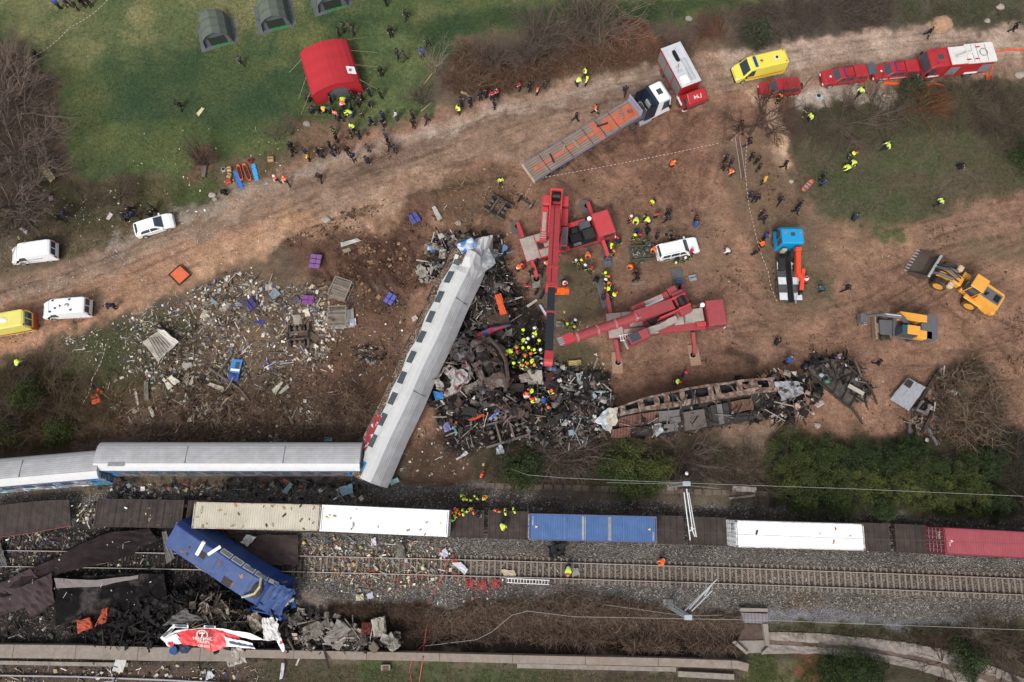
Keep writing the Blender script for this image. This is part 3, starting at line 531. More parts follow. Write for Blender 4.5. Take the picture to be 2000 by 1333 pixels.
def coach(name,L,loc,rot,label,sidem,warp=None,nwin=11,cre=False,edge=M_blue,group='blue and white passenger coaches'):
 t=empty(name,loc,0,label,'passenger coach',group,rot=rot);h=L/2
 def finish(m,nm,mt,par=t,**k):
  if warp:m.v=[tuple(warp(Vector(v)))for v in m.v]
  return m.build(nm,mt,par,**k)
 xs=[-h,-h+.12]+list(np.linspace(-h+.5,h-.5,34))+[h-.12,h]
 def ring(pf,x):
  e=min(x+h,h-x);k=.97 if e<.1 else 1
  return[(x,y*k,(z-2)*k+2)for y,z in pf]
 body=[(-1.4,1.0),(-1.42,1.2),(-1.42,3.3),(-1.3,3.42),(1.3,3.42),(1.42,3.3),(1.42,1.2),(1.4,1.0)]
 m=MB();m.loft([ring(body,x)for x in xs]);finish(m,'body',sidem)
 flat=[(-.86,3.93),(-.5,3.985),(0,4.0),(.5,3.985),(.86,3.93),(.84,3.5),(-.84,3.5)]
 if cre:flat=[(-.2,4.0),(.3,4.0),(.86,3.93),(.84,3.5),(-.2,3.5)]
 m=MB();m.loft([ring(flat,x)for x in xs[1:-1]]);rf=finish(m,'roof',M_roof)
 for s in(-1,1):
  sl=[(s*.862,3.932),(s*1.2,3.72),(s*1.405,3.45),(s*1.41,3.36),(s*.84,3.36)]
  if cre and s<0:sl=[(-.2,4.0),(-1.38,3.74),(-1.42,3.5),(-1.4,3.36),(-.2,3.36)]
  m=MB();m.loft([ring(sl,x)for x in xs[1:-1]]);finish(m,'roof_edge',M_roof if cre and s<0 else M_roofside)
  if s>0:[(setattr(m,'v',[]),setattr(m,'f',[]),setattr(m,'c',[]),setattr(m,'mi',[]),m.box(x,x+.05,-.85,.86,3.98,4.012),finish(m,'roof_seam',M_steel,rf))for x in(-h*.31,h*.42)]
  m=MB();st=[(s*1.40,3.3),(s*1.432,3.3),(s*1.432,3.02),(s*1.40,3.02)];m.loft([ring(st,x)for x in xs[1:-1]]);finish(m,'blue_stripe',edge)
  m=MB();st=[(s*1.40,3.36),(s*1.436,3.36),(s*1.436,3.3),(s*1.40,3.3)];m.loft([ring(st,x)for x in xs[1:-1]]);finish(m,'white_line',W_mark)
  pw=(L-5.2)/nwin
  for i in range(nwin):
   x0=-h+2.6+i*pw+pw*.15;m=MB();y=s*1.415
   m.box(x0,x0+pw*.56,min(y,y+s*.022),max(y,y+s*.022),2.05,2.9);finish(m,'window',M_glassgrey)
  for x0 in(-h+.7,h-1.55):
   m=MB();y=s*1.415;m.box(x0,x0+.85,min(y,y+s*.02),max(y,y+s*.02),1.15,3.0);d_=finish(m,'door',mat('door_blue','#2b7fb5',rough=.4,var=.1,dirt=.2,dirtcol='#3b4a5a'))
   m=MB();m.box(x0+.2,x0+.65,min(y,y+s*.03),max(y,y+s*.03),2.0,2.75);finish(m,'window',M_glass,d_)
 for s in(-1,1):
  m=MB();m.box(min(s*h,s*(h+.22)),max(s*h,s*(h+.22)),-.75,.75,1.1,3.4,.05);finish(m,'gangway',M_end)
 m=MB();m.box(-h+1,h-1,-1.15,1.15,.75,1.0)
 for i in range(7):x=-h+4.5+i*(L-9)/6.5;m.box(x,x+1.6,-1.1,1.1,.4,.76,.04)
 finish(m,'underframe',M_under)
 for s in(-1,1):
  m=MB();cx=s*(h-3.6)
  for q in(-1.25,1.25):wheelset(m,cx+q,z=.68)
  for q in(-1.05,1.05):m.box(cx-1.8,cx+1.8,q-.1,q+.1,.5,.85,.03)
  m.box(cx-.3,cx+.3,-1.1,1.1,.6,.9);finish(m,'bogie',M_dark)
 return t
A=G(178,905,4.0);B=G(706,905.5,4.0);C_=(A+B)/2;d=B-A
co1=coach('passenger_coach',26.2,(C_.x,C_.y,0),(R(-12),0,math.atan2(d.y,d.x)),'long white roofed passenger coach with a blue stripe lying level across the lower left',M_graf)
m=MB();m.box(-11.5,-9.9,-1.15,-.75,3.93,3.99,.02);m.build('roof_hatch',mat('hatch','#8d8f90',rough=.6,var=.3),co1)
A=G(-330,965,4.0);B=G(178,922,4.0);C_=(A+B)/2;d=B-A
co2=coach('passenger_coach',26.2,(C_.x,C_.y,0),(R(-13),0,math.atan2(d.y,d.x)),'white roofed passenger coach with teal graffiti cut off by the left edge',gmat('graffiti_teal',['#2b7fa5','#33404c','#8a8a86','#7a4c4c','#3f8fb0','#d0c7bd'],.5,2))
def warp_lean(v):
 x=v.x;k=max(0,(x-7.2)/5.0)
 y,z=v.y,v.z
 if k>0:
  n=(math.sin(x*3.1+y*2.)+math.sin(z*2.7+x*1.7))*.24*k
  z=z-.9*k*k*(.5+.4*max(0,-y))+n;y=y-.5*k*k+n*1.2;x=x-.5*k*k+n
 z+=.05*math.sin(x*.9)
 return Vector((x,y,z))
A=G(739,904,3.4);B=G(935,482,3.8);C_=(A+B)/2;d=B-A
az=math.atan2(d.y,d.x)
co3=coach('passenger_coach',26.0,(0,0,0),(0,0,0),'derailed passenger coach leaning on the wreckage, graffiti swirls on its raised side',M_swirl,warp=warp_lean,nwin=10,cre=True,edge=mat('pale_band','#cfd0cd',rough=.5,var=.15,dirt=.4,dirtcol='#8f8b84'))
LEAN=Matrix.Translation((C_.x,C_.y,2.9))@Matrix.Rotation(az,4,'Z')@Matrix.Rotation(R(-1.5),4,'Y')@Matrix.Rotation(R(51),4,'X')@Matrix.Scale(1.1,4)@Matrix.Translation((0,0,-3.0))
co3.matrix_world=LEAN
m=MB();m.box(-10.9,-7.2,1.425,1.44,1.3,2.2);pnl=m.build('graffiti_panel',gmat('graffiti_red',['#8f3238','#a03b40','#7c2a30','#9b3a3f','#d8cfc8','#8f3238'],.8,2.),co3)
M_wband=mat('wall_white','#d0d3d2',rough=.5,var=.15,dirt=.45,dirtcol='#8f8d88')
m=MB();m.loft([[(x,1.41,1.9+.12*math.sin(x*1.7)),(x,1.426,1.9+.12*math.sin(x*1.7)),(x,1.426,3.02),(x,1.41,3.02)]for x in np.linspace(-12,9.5,60)]);m.v=[tuple(warp_lean(Vector(v)))for v in m.v];m.build('window_band',M_wband,co3)
def shell(m,prof,wf,c=.07):
 cx=sum(p[0]for p in prof)/len(prof);cz=sum(p[1]for p in prof)/len(prof)
 def sh(p):
  d=Vector((cx-p[0],cz-p[1]));l=d.length;d=d/l*min(c,l*.3);return(p[0]+d.x,p[1]+d.y)
 sp=[sh(p)for p in prof]
 m.loft([[(p[0],-wf(*p),p[1])for p in sp],[(p[0],-wf(*p)+c,p[1])for p in prof],[(p[0],wf(*p)-c,p[1])for p in prof],[(p[0],wf(*p),p[1])for p in sp]])
def sidepan(m,poly,wf,s,t=.012):
 a=[(x,s*(wf(x,z)-.02),z)for x,z in poly];b=[(x,s*(wf(x,z)+t),z)for x,z in poly];m.loft([a,b])
def slab(m,p0,p1,w0,w1,t=.012,t0=0.):
 """panel across the vehicle between two profile points"""
 d=Vector((p1[0]-p0[0],p1[1]-p0[1])).normalized();n=Vector((-d.y,d.x))
 if n.y<0:n=-n
 def q(p,w,o):return[(p[0]+n.x*o,-w,p[1]+n.y*o),(p[0]+n.x*o,w,p[1]+n.y*o)]
 a0,a1=q(p0,w0,t0-.01),q(p1,w1,t0-.01);b0,b1=q(p0,w0,t0+t),q(p1,w1,t0+t)
 m.loft([[a0[0],a0[1],a1[1],a1[0]],[b0[0],b0[1],b1[1],b1[0]]])
def lerp2(a,b,t):return(a[0]+(b[0]-a[0])*t,a[1]+(b[1]-a[1])*t)
def wheel(t,x,y,r,w,rimm,s=1):
 m=MB();m.loft([[(x+math.cos(a)*rr,y+yy,r+math.sin(a)*rr)for a in np.linspace(0,2*PI,19)[:-1]]for yy,rr in((-w/2,r*.82),(-w/2+.03,r*.97),(-.02,r),(w/2-.03,r*.97),(w/2,r*.82))])
 o=m.build('wheel',M_rub,t,smooth=False);m=MB();y0=y+s*w/2
 m.cyl((x,y0-s*.03,r),(x,y0+s*.012,r),r*.62,16);m.cyl((x,y0,r),(x,y0+s*.03,r),r*.2,8);m.build('rim',rimm,o);return o
def wheels(t,xs,r,tr,w=.22,rimm=None):
 for x in xs:
  for s in(1,-1):wheel(t,x,s*(tr/2-w/2),r,w,rimm or M_chrome,s)
def lamp(t,nm,x,y,z,sx,sy,sz,m_):m=MB();m.box(x-sx,x+sx,y-sy,y+sy,z-sz,z+sz,min(sx,sy,sz)*.4);return m.build(nm,m_,t)
def mirror(t,x,y,z,s,m_=None):
 m=MB();m.box(x-.08,x+.06,y,y+s*.22,z-.08,z+.1,0)if s>0 else m.box(x-.08,x+.06,y-.22,y,z-.08,z+.1,0);m.build('mirror',m_ or M_black,t)
def vehicle(name,label,cat,a,b,h,group=None,off=0.):
 p,rz,L=heading(a,b,h);t=empty(name,(p.x+math.cos(rz)*off,p.y+math.sin(rz)*off,0),rz,label,cat,group);t.location.z=gz(p.x,p.y)-.03;return t
def car(name,label,cat,a,b,h,paint,L,W,body,gh,Wt,wx,wr,group=None,back='hatch',sidewin=None,extras=None,dark=.0):
 t=vehicle(name,label,cat,a,b,h,group);h2=L/2
 bz=max(p[1]for p in body)
 wf=lambda x,z:W*(1-.13*abs(x/h2)**5)-max(0,.55-z)*.1
 m=MB();shell(m,body,wf,.09);bd=m.build('body',paint,t)
 gz0=gh[0][1];gz1=max(p[1]for p in gh)
 wg=lambda x,z:(W-.05)+(Wt-W+.05)*max(0,(z-gz0))/(gz1-gz0)
 m=MB();shell(m,gh,wg,.06);m.build('roof',paint,t)
 a0,a1=gh[0],gh[1]
 m=MB();slab(m,lerp2(a0,a1,.08),lerp2(a0,a1,.95),W-.2,Wt-.1,.014);m.build('windscreen',M_glass,t)
 r0,r1=gh[-1],gh[-2]
 m=MB();slab(m,lerp2(r0,r1,.25),lerp2(r0,r1,.92),W-.22,Wt-.12,.014);m.build('rear_window',M_glass,t)
 for s in(1,-1):
  for poly in sidewin:
   m=MB();sidepan(m,poly,wg,s,.012);m.build('side_window',M_glass,t)
 wheels(t,wx,wr,2*W-.02)
 for s in(1,-1):
  lamp(t,'headlight',h2-.12,s*(W-.3),.68,.12,.16,.08,M_lampwhite);lamp(t,'tail_light',-h2+.08,s*(W-.2),.85,.06,.12,.12,M_lampred)
  mirror(t,a0[0]-.25,s*(W-.04),gz0+.08,s,paint)
 m=MB();m.box(h2-.05,h2+.02,-.5,.5,.45,.62,.01);m.build('grille',M_black,t)
 for s in(1,-1):m=MB();m.box(s*(h2-.02)-.06,s*(h2-.02)+.06,-W+.2,W-.2,.36,.5,.02);m.build('bumper',paint if dark<.5 else M_black,t)
 return t
hb=car('hatchback_car','white hatchback parked on the dirt road beside the group in black','car',(263,452),(338,429),.75,M_white,4.3,.9,[(2.1,.3),(2.2,.5),(2.12,.74),(1.75,.88),(.95,1.0),(-1.9,1.02),(-2.12,.95),(-2.18,.6),(-2.1,.3)],[(1.15,.93),(.25,1.44),(-.3,1.5),(-1.2,1.46),(-1.55,1.4),(-2.08,.97)],.6,(1.35,-1.3),.33,sidewin=[[(.75,1.03),(.25,1.35),(-.3,1.4),(-.35,1.03)],[(-.45,1.03),(-.4,1.4),(-1.2,1.36),(-1.5,1.06)]])
suvprof=dict(L=4.7,W=.93,body=[(2.2,.4),(2.33,.6),(2.28,.95),(2.1,1.05),(1.0,1.14),(-2.2,1.15),(-2.33,1.1),(-2.35,.6),(-2.25,.4)],gh=[(1.15,1.08),(.5,1.68),(.1,1.76),(-1.95,1.74),(-2.12,1.68),(-2.32,1.1)],Wt=.7,wx=(1.45,-1.4),wr=.38,sidewin=[[(.75,1.2),(.4,1.62),(-.05,1.66),(-.05,1.2)],[(-.12,1.2),(-.12,1.66),(-1.05,1.66),(-1.05,1.2)],[(-1.15,1.2),(-1.15,1.65),(-1.9,1.62),(-2.05,1.22)]])
s1=car('suv','white estate SUV hitched to a small trailer in the work area','car',(1287,494),(1361,478),.95,M_white,**{k:v for k,v in suvprof.items()if k not in()})
for s in(-1,1):
 m=MB();m.bar((.0,s*.62,1.8),(-1.8,s*.62,1.79),.04,.04);m.build('roof_rail',M_chrome,s1)
m=MB();m.box(-2.0,1.0,-.945,-.92,.35,.55);m.build('side_trim',mat('tan_trim','#9d8f7c',rough=.5,var=.1),s1)
M_fred=mat('fire_red','#a02229',rough=.35,var=.08,dirt=.15,dirtcol='#a06a62')
s2=car('suv','red SUV with a spare wheel on its tail below the yellow ambulance','car',(1562,168),(1483,176),.95,M_fred,**suvprof)
m=MB();m.cyl((-2.36,.1,1.05),(-2.58,.1,1.05),.36,18);sp_=m.build('spare_wheel',M_rub,s2);m=MB();m.cyl((-2.58,.1,1.05),(-2.6,.1,1.05),.2,12);m.build('rim',M_chrome,sp_)
def pickup(label,a,b,openg,stripe):
 t=car('pickup_truck',label,'car',a,b,.95,M_fred,5.2,.93,[(2.45,.4),(2.58,.65),(2.5,.98),(2.25,1.06),(1.0,1.16),(-2.5,1.16),(-2.58,1.1),(-2.58,.55),(-2.45,.42)],[(1.3,1.1),(.75,1.66),(.35,1.74),(-.78,1.74),(-.86,1.7),(-.88,1.1)],.7,(1.65,-1.55),.39,group='red fire service pickups in a row',sidewin=[[(.95,1.2),(.6,1.6),(.15,1.64),(.15,1.2)],[(.05,1.2),(.05,1.64),(-.7,1.64),(-.75,1.2)]])
 cp_=[(-.93,1.1),(-.9,1.76),(-2.35,1.74),(-2.55,1.62),(-2.56,1.1)]
 wc=lambda x,z:.88-.14*max(0,z-1.1)/.65
 m=MB();shell(m,cp_,wc,.06);cn=m.build('canopy',M_fred,t)
 for s in(1,-1):m=MB();sidepan(m,[(-1.1,1.28),(-1.1,1.62),(-2.2,1.58),(-2.35,1.3)],wc,s,.012);m.build('window',M_glass,cn)
 for s in(-1,1):m=MB();m.bar((.3,s*.64,1.78),(-.75,s*.64,1.78),.035,.035);m.build('roof_rail',M_black,t)
 m=MB();m.box(.2,.32,-.62,.62,1.75,1.84,.02);m.build('light_bar',mat('blue_lamp','#1d3f8a',rough=.2,var=.1),t)
 if openg:m=MB();m.M=Matrix.Translation((-2.5,0,1.72))@Matrix.Rotation(R(12),4,'Y');m.box(-.85,0,-.72,.72,-.02,.03);m.build('rear_hatch',M_glassgrey,t)
 if stripe:
  for s in(1,-1):m=MB();m.box(-2.3,2.0,s*.945-.01,s*.945+.01,.86,.93);m.build('white_stripe',W_mark,t)
 m=MB();m.box(1.55,1.75,-.12,.12,1.115,1.12);m.build('bonnet_badge',W_mark,t)
 return t
pickup('red pickup with its rear canopy hatch lifted, behind the red SUV',(1693,143),(1604,153),True,False)
pickup('red pickup with a white side stripe just in front of the fire engine',(1791,134),(1704,142),False,True)
t=vehicle('box_trailer','rusty open trailer full of metal scrap behind the white SUV','trailer',(1231,497),(1277,493),.6)
m=MB();m.box(-1.3,1.3,-.75,.75,.5,.56)
for x0,x1,y0,y1 in((-1.34,-1.28,-.78,.78),(1.28,1.34,-.78,.78),(-1.34,1.34,-.8,-.74),(-1.34,1.34,.74,.8)):m.box(x0,x1,y0,y1,.45 if x0!=-1.34 or x1>0 else.46,.98)
m.build('box',mat('trailer_green','#565c4b',rough=.8,var=.3,dirt=.4,dirtcol='#3e3026'),t)
m=MB();m.bar((1.3,.4,.5),(2.2,0,.5),.08,.08);m.bar((1.3,-.4,.5),(2.2,0,.5),.08,.08);m.build('drawbar',M_dark,t)
wheels(t,(-.1,),.32,1.95,.18)
tt=t;m=MB();r2=random.Random(3)
for i in range(46):
 x,y=r2.uniform(-1.1,1.1),r2.uniform(-.6,.6);a=r2.uniform(0,6);l=r2.uniform(.2,.6);z=r2.uniform(.6,.9)
 m.col=lin(r2.choice(['#4a3027','#3a2c28','#6b6260','#a9a5a2','#2a2423']));m.tube([(x,y,z),(x+math.cos(a)*l,y+math.sin(a)*l,z+r2.uniform(-.1,.15))],.03,5)
 m.v=[(max(-1.25,min(1.25,v[0])),max(-.7,min(.7,v[1])),v[2])for v in m.v]
o=m.build('scrap_metal',vmat('bits'),None,vcol=True);o.location=t.location;o.rotation_euler=t.rotation_euler;tag(o,'tangle of rusty rods and pale scrap lying in the open trailer','scrap metal',kind='stuff')
def van(name,label,cat,a,b,h,paint,L=4.9,Wd=.97,H=2.15,rearwin=True,sidewin=False,group=None,high=False):
 t=vehicle(name,label,cat,a,b,h,group);h2=L/2
 pr=[(h2-.1,.35),(h2,.6),(h2-.08,.9),(h2-.35,1.1),(h2-.75,1.25),(h2-1.35,H-.14),(h2-1.7,H),(-h2+.25,H),(-h2+.06,H-.1),(-h2,1.0),(-h2+.02,.35)]
 wf=lambda x,z:(Wd-(.14*max(0,z-1.2)/(H-1.2)))*(1-(.14*max(0,(x-h2+1)/1.)**2))
 m=MB();shell(m,pr,wf,.1);m.build('body',paint,t)
 m=MB();slab(m,lerp2(pr[4],pr[5],.06),lerp2(pr[4],pr[5],.96),Wd-.2,Wd-.26,.014);m.build('windscreen',M_glass,t)
 for s in(1,-1):
  m=MB();sidepan(m,[(h2-1.0,1.28),(h2-1.48,H-.32),(h2-2.0,H-.32),(h2-2.0,1.28)],wf,s);m.build('side_window',M_glass,t)
  if sidewin:m=MB();sidepan(m,[(h2-2.4,1.4),(h2-2.4,H-.35),(h2-3.3,H-.35),(h2-3.3,1.4)],wf,s);m.build('side_window',M_glassgrey,t)
  lamp(t,'headlight',h2-.12,s*(Wd-.28),.82,.1,.15,.1,M_lampwhite);lamp(t,'tail_light',-h2+.02,s*(Wd-.12),1.1,.04,.07,.22,M_lampred);mirror(t,h2-1.0,s*(Wd-.04),1.35,s)
  if rearwin:m=MB();m.box(-h2+.0,-h2+.03,min(s*.06,s*.74),max(s*.06,s*.74),1.2,H-.3);m.v=[(v[0]+(v[2]-1.0)*.055-.018,v[1],v[2])for v in m.v];m.build('rear_window',M_glass,t)
 wheels(t,(h2-.95,-h2+1.05),.34,2*Wd-.02)
 for s in(1,-1):m=MB();m.box(s*(h2-.03)-.08,s*(h2-.03)+.08,-Wd+.12,Wd-.12,.38,.58,.03);m.build('bumper',M_black if paint is not M_white or s<0 else M_white,t)
 return t,wf
v1,_=van('panel_van','plain white panel van parked on the verge by the road','van',(106,487),(20,498),1.2,M_white)
for s in(1,-1):m=MB();m.box(-1.2,.4,s*.963-.006,s*.963+.006,1.28,1.36);m.build('side_lettering',mat('faded_print','#8f9399',rough=.6,var=.5,scale=12),v1)
v2,_=van('ambulance','white ambulance van with a small red cross and lamps on its roof','ambulance',(176,599),(79,606),1.2,M_white,L=5.1)
M_bluel=mat('blue_lamp','#1d3f8a',rough=.2,var=.1)
for x,y in((.95,.6),(.75,-.6),(.45,.25),(-1.2,.55),(-1.0,-.6)):m=MB();m.cyl((x,y,2.13),(x,y,2.27),.1,12);m.build('beacon',M_bluel,v2)
m=MB();m.box(-.2,.15,-.05,.05,2.152,2.157);m.box(-.07,.02,-.18,.18,2.158,2.163);m.build('red_cross',M_lampred,v2)
m=MB();m.ball((-.75,0,2.16),.28,.24,.14);m.build('roof_vent',M_chrome,v2)
M_bluemark=mat('blue_print','#3f6fa8',rough=.5,var=.2)
m=MB();m.box(-1.9,-1.6,-.975,-.96,1.2,1.5);m.build('blue_star',M_bluemark,v2)
M_yel=mat('ambulance_yellow','#dccf55',rough=.35,var=.05,dirt=.1,dirtcol='#b6a850')
M_palyel=mat('pale_yellow_paint','#d8cf6e',rough=.4,var=.08,dirt=.2,dirtcol='#b5a860')
def star(m,x,y,z,r,flat=True,s=1):
 for k in range(3):
  a=PI*k/3+PI/2;c,d=math.cos(a),math.sin(a);u=r*.2;zz=z+k*.003
  q=[(x+c*r-d*u,y+d*r+c*u),(x+c*r+d*u,y+d*r-c*u),(x-c*r+d*u,y-d*r-c*u),(x-c*r-d*u,y-d*r+c*u)]
  m.loft([[(p[0],p[1],zz)for p in q],[(p[0],p[1],zz+.003)for p in q]])
v3,_=van('ambulance','bright yellow ambulance with a red cross on its roof beside the red SUV','ambulance',(1534,119),(1433,141),1.3,M_yel,L=6.0,Wd=1.03,H=2.45)
m=MB();m.box(-.05,.37,-.06,.06,2.452,2.457);m.box(.1,.22,-.21,.21,2.458,2.463);m.build('red_cross',M_lampred,v3)
m=MB();m.box(.75,1.1,-.7,.7,2.44,2.56,.04);m.build('light_bar',M_bluel,v3)
m=MB();m.box(-1.9,-1.4,-.26,.26,2.452,2.47,.01);hv=m.build('roof_vent',W_mark,v3);m=MB();m.cyl((-1.65,0,2.47),(-1.65,0,2.55),.16,14);m.build('fan',M_black,hv)
for x,y in((-2.6,.7),(-2.6,-.7)):m=MB();m.cyl((x,y,2.4),(x,y,2.54),.07,10);m.build('beacon',M_lampred,v3)
for s in(1,-1):m=MB();m.box(-2.8,2.2,s*1.035-.01,s*1.035+.01,.95,1.06);m.build('red_stripe',M_orange,v3)
v4,_=van('ambulance','pale yellow ambulance with a red band cut off by the left edge','ambulance',(57,625),(-47,643),1.3,M_palyel,L=5.9,Wd=1.03,H=2.5)
for s in(1,-1):m=MB();m.box(-2.9,2.2,s*1.035-.01,s*1.035+.01,.72,.92);m.build('red_band',M_lampred,v4)
m=MB();m.M=Matrix.Translation((-1.9,-1.04,1.45))@Matrix.Rotation(R(90),4,'X');star(m,0,0,0,.2);m.build('blue_star',M_bluemark,v4)
m=MB();m.ball((-.9,0,2.5),.4,.3,.1);m.build('roof_vent',W_mark,v4)
for s in(1,-1):m=MB();m.cyl((-2.85,s*.8,2.35),(-2.95,s*.8,2.5),.08,10);m.build('beacon',M_lampred,v4)
m=MB();m.box(-3.02,-2.9,-.95,.95,.4,.95,.03);m.build('rear_step',mat('red_band_paint','#b8402c',rough=.5),v4)
def truckcab(t,x0,x1,W,H,z0,paint,ws=True,name='cab',roofcol=None):
 """forward cab between x0 (rear) and x1 (nose)"""
 pr=[(x1-.03,z0),(x1,z0+.45),(x1-.02,z0+1.0),(x1-.32,H-.25),(x1-.62,H),(x0+.1,H),(x0,H-.1),(x0,z0)]
 wf=lambda x,z:W-.06*max(0,z-1.6)/(H-1.6)
 m=MB();shell(m,pr,wf,.09);c=m.build(name,paint,t)
 m=MB();slab(m,lerp2(pr[2],pr[3],.05),lerp2(pr[2],pr[3],.92),W-.12,W-.16,.015);m.build('windscreen',M_glass,c)
 for s in(1,-1):
  m=MB();sidepan(m,[(x1-.25,z0+1.05),(x1-.5,H-.45),(x1-1.25,H-.45),(x1-1.25,z0+1.0)],wf,s);m.build('side_window',M_glass,c)
  m=MB();y=s*(W+.02);m.box(x1-.35,x1-.2,min(y,y+s*.3),max(y,y+s*.3),z0+1.0,z0+1.5,.03);m.build('mirror',M_black,c)
  lamp(c,'headlight',x1+.02,s*(W-.3),z0+.25,.05,.2,.09,M_lampwhite)
 return c
p,rz,L=heading((1033,337),(1239,211),1.45);TL=L
fb=empty('flatbed_truck',(p.x,p.y,0),rz,'long low flatbed lorry with worn wood and red deck and a white sleeper cab','lorry')
M_wood=mat('deck_wood','#8c7c6f',rough=.9,var=.4,scale=1.6,dirt=.6,dirtcol='#6d5a4c',lines=(1,.3,.22,.75))
M_rdeck=mat('red_deck_paint','#b5573f',rough=.8,var=.25,scale=2,dirt=.55,dirtcol='#9b7a66')
M_trim=mat('lilac_steel','#76789a',rough=.6,var=.2,dirt=.4,dirtcol='#6b5e58')
h=L/2;m=MB();W_=1.27
m.box(-h,h-4.6,-W_+.05,W_-.05,1.28,1.38);m.build('timber_deck',M_wood,fb)
m=MB();m.box(h-4.58,h,-W_+.05,W_-.05,1.28,1.4);m.build('front_deck',M_wood,fb)
m=MB();m.box(-h+.7,h-4.9,-.22,.22,1.38,1.395);m.build('deck_strip',M_rdeck,fb)
m=MB();m.prism([(h-4.6,-.5),(h-3.6,-.9),(h-.1,-.9),(h-.1,.85),(h-3.6,.85),(h-4.6,.5)],1.4,1.415);m.build('deck_plate',M_rdeck,fb)
m=MB();m.box(h-5.5,h-4.9,-W_+.05,-.25,1.38,1.394);m.build('deck_plate',M_rdeck,fb);m=MB();m.box(h-5.5,h-4.9,.25,W_-.05,1.38,1.394);m.build('deck_plate',M_rdeck,fb)
for x in(-h+2.1,-h+5.2,-h+8.0,h-4.75,h-2.9):m=MB();m.box(x,x+.07,-W_,W_,1.37,1.425 if x>h-4.6 else 1.4);m.build('cross_rib',M_dark,fb)
for s in(1,-1):m=MB();m.box(-h,h,min(s*W_,s*(W_-.06)),max(s*W_,s*(W_-.06)),1.2,1.42);m.build('side_rail',M_trim,fb)
m=MB();m.box(-h-.12,-h,-W_,W_,.95,1.42);m.build('tail_board',mat('tail_cream','#b9ab98',rough=.7,var=.2,dirt=.3),fb)
m=MB();m.box(h,h+.1,-W_,W_,1.2,2.5,.03);m.build('headboard',mat('headboard','#8f93a8',rough=.6,var=.2,dirt=.3),fb)
m=MB();m.box(-h+.5,h+.8,-.5,-.3,.85,1.28);m.box(-h+.5,h+.8,.3,.5,.85,1.28);m.build('chassis',M_dark,fb)
wheels(fb,(-h+1.5,-h+2.8,-h+4.1),.5,2.5,.35,M_steel)
a=fb.matrix_basis.inverted()@G(1256,216,1.0);b=fb.matrix_basis.inverted()@G(1303,193,1.0)
u_=(b-a).normalized();tr=empty('tractor_unit',((a.x+b.x)/2-u_.x*.55,(a.y+b.y)/2-u_.y*.55,0),math.atan2(u_.y,u_.x));tr.parent=fb
q=truckcab(tr,-.6,1.75,1.25,3.6,.6,M_white)
M_navy=mat('navy_paint','#1f2838',rough=.45,var=.2)
for s in(1,-1):m=MB();m.box(-1.75,-.58,s*1.25-.03,s*1.25+.03,.95,3.35,.02);m.build('side_deflector',M_navy,q)
m=MB();m.box(-.62,-.25,-1.26,1.26,.9,3.66,.04);m.build('rear_panel',M_navy,q)
m=MB();m.box(.2,.8,-.35,.35,3.6,3.64,.01);m.build('roof_hatch',M_glass,q)
m=MB();m.box(-.85,-.65,-.55,.35,1.9,2.6,.02);m.build('air_intake',M_chrome,q)
m=MB();m.box(-4.2,1.5,-.45,-.25,.6,.95);m.box(-4.2,1.5,.25,.45,.6,.95);m.box(-4.0,-.8,-.9,.9,.98,1.04);m.build('chassis',M_steel,q)
m=MB();m.box(1.7,1.9,-1.2,1.2,.4,.75,.05);m.build('bumper',M_white,q)
for s in(1,-1):
 m=MB();m.box(-2.2,-.7,s*1.22-.22,s*1.22+.0 if s>0 else s*1.22+.22,.45,.95,.05);m.build('fuel_tank',M_chrome,q)
 for x in(.9,-2.9):wheel(q,x,s*1.05,.5,.32,M_steel,s)
fbm_=fb.matrix_basis
def on_deck(name,label,cat,pts,w_,hh,z,m_):
 m=MB();a_,b_=G(*pts[0],z),G(*pts[1],z);m.bar((a_.x,a_.y,z+hh/2),(b_.x,b_.y,z+hh/2),w_,hh);return tag(m.build(name,m_),label,cat)
M_tim=mat('timber','#8f8372',rough=.9,var=.3,scale=4,dirt=.3)
on_deck('timber_beam','pale timber beam lying across the middle of the flatbed deck','beam',((1118,275),(1131,289)),.28,.14,1.4,M_tim)
on_deck('timber_beam','thin timber beam beside the pale one on the flatbed deck','beam',((1103,283),(1098,300)),.2,.12,1.4,M_tim)
on_deck('timber_beam','dark timber baulk on the red front deck of the flatbed','beam',((1207,214),(1219,232)),.22,.14,1.42,M_wood)
on_deck('steel_channel','dark steel channel lying lengthwise on the flatbed near the red cross plate','beam',((1166,248),(1187,241)),.2,.1,1.42,M_dark)
on_deck('steel_channel','dark channel and chain lying near the rear of the flatbed deck','beam',((1074,301),(1082,318)),.16,.1,1.4,M_dark)
m=MB();c_=G(1231,219,1.42);rr_=random.Random(8)
for i in range(40):a_=rr_.uniform(0,6.28);l_=rr_.uniform(.1,.45);m.tube([(c_.x+math.cos(a_)*l_,c_.y+math.sin(a_)*l_,1.44),(c_.x+math.cos(a_+1.2)*l_*.8,c_.y+math.sin(a_+1.2)*l_*.7,1.44+rr_.uniform(0,.12))],.02,4)
tag(m.build('chain_heap',M_rust),'small dark rusty chain heap on the red front plate of the flatbed','chain')
M_fpan=mat('roller_shutter','#8f9497',rough=.4,metal=.3,var=.15,lines=(2,.07,.25,.35))
M_fwhite=mat('engine_white','#d5d3cf',rough=.5,var=.1,dirt=.3,dirtcol='#a49a8e')
t=vehicle('fire_engine','red fire engine with white roof and water cannon, rightmost vehicle on the road','fire engine',(1926,117),(1799,129),1.5);t.scale=(.95,1,1)
q=truckcab(t,1.55,4.1,1.25,3.0,.55,M_fred)
m=MB();m.box(2.2,2.85,-.3,.3,3.0,3.04,.01);m.build('roof_hatch',M_glass,q)
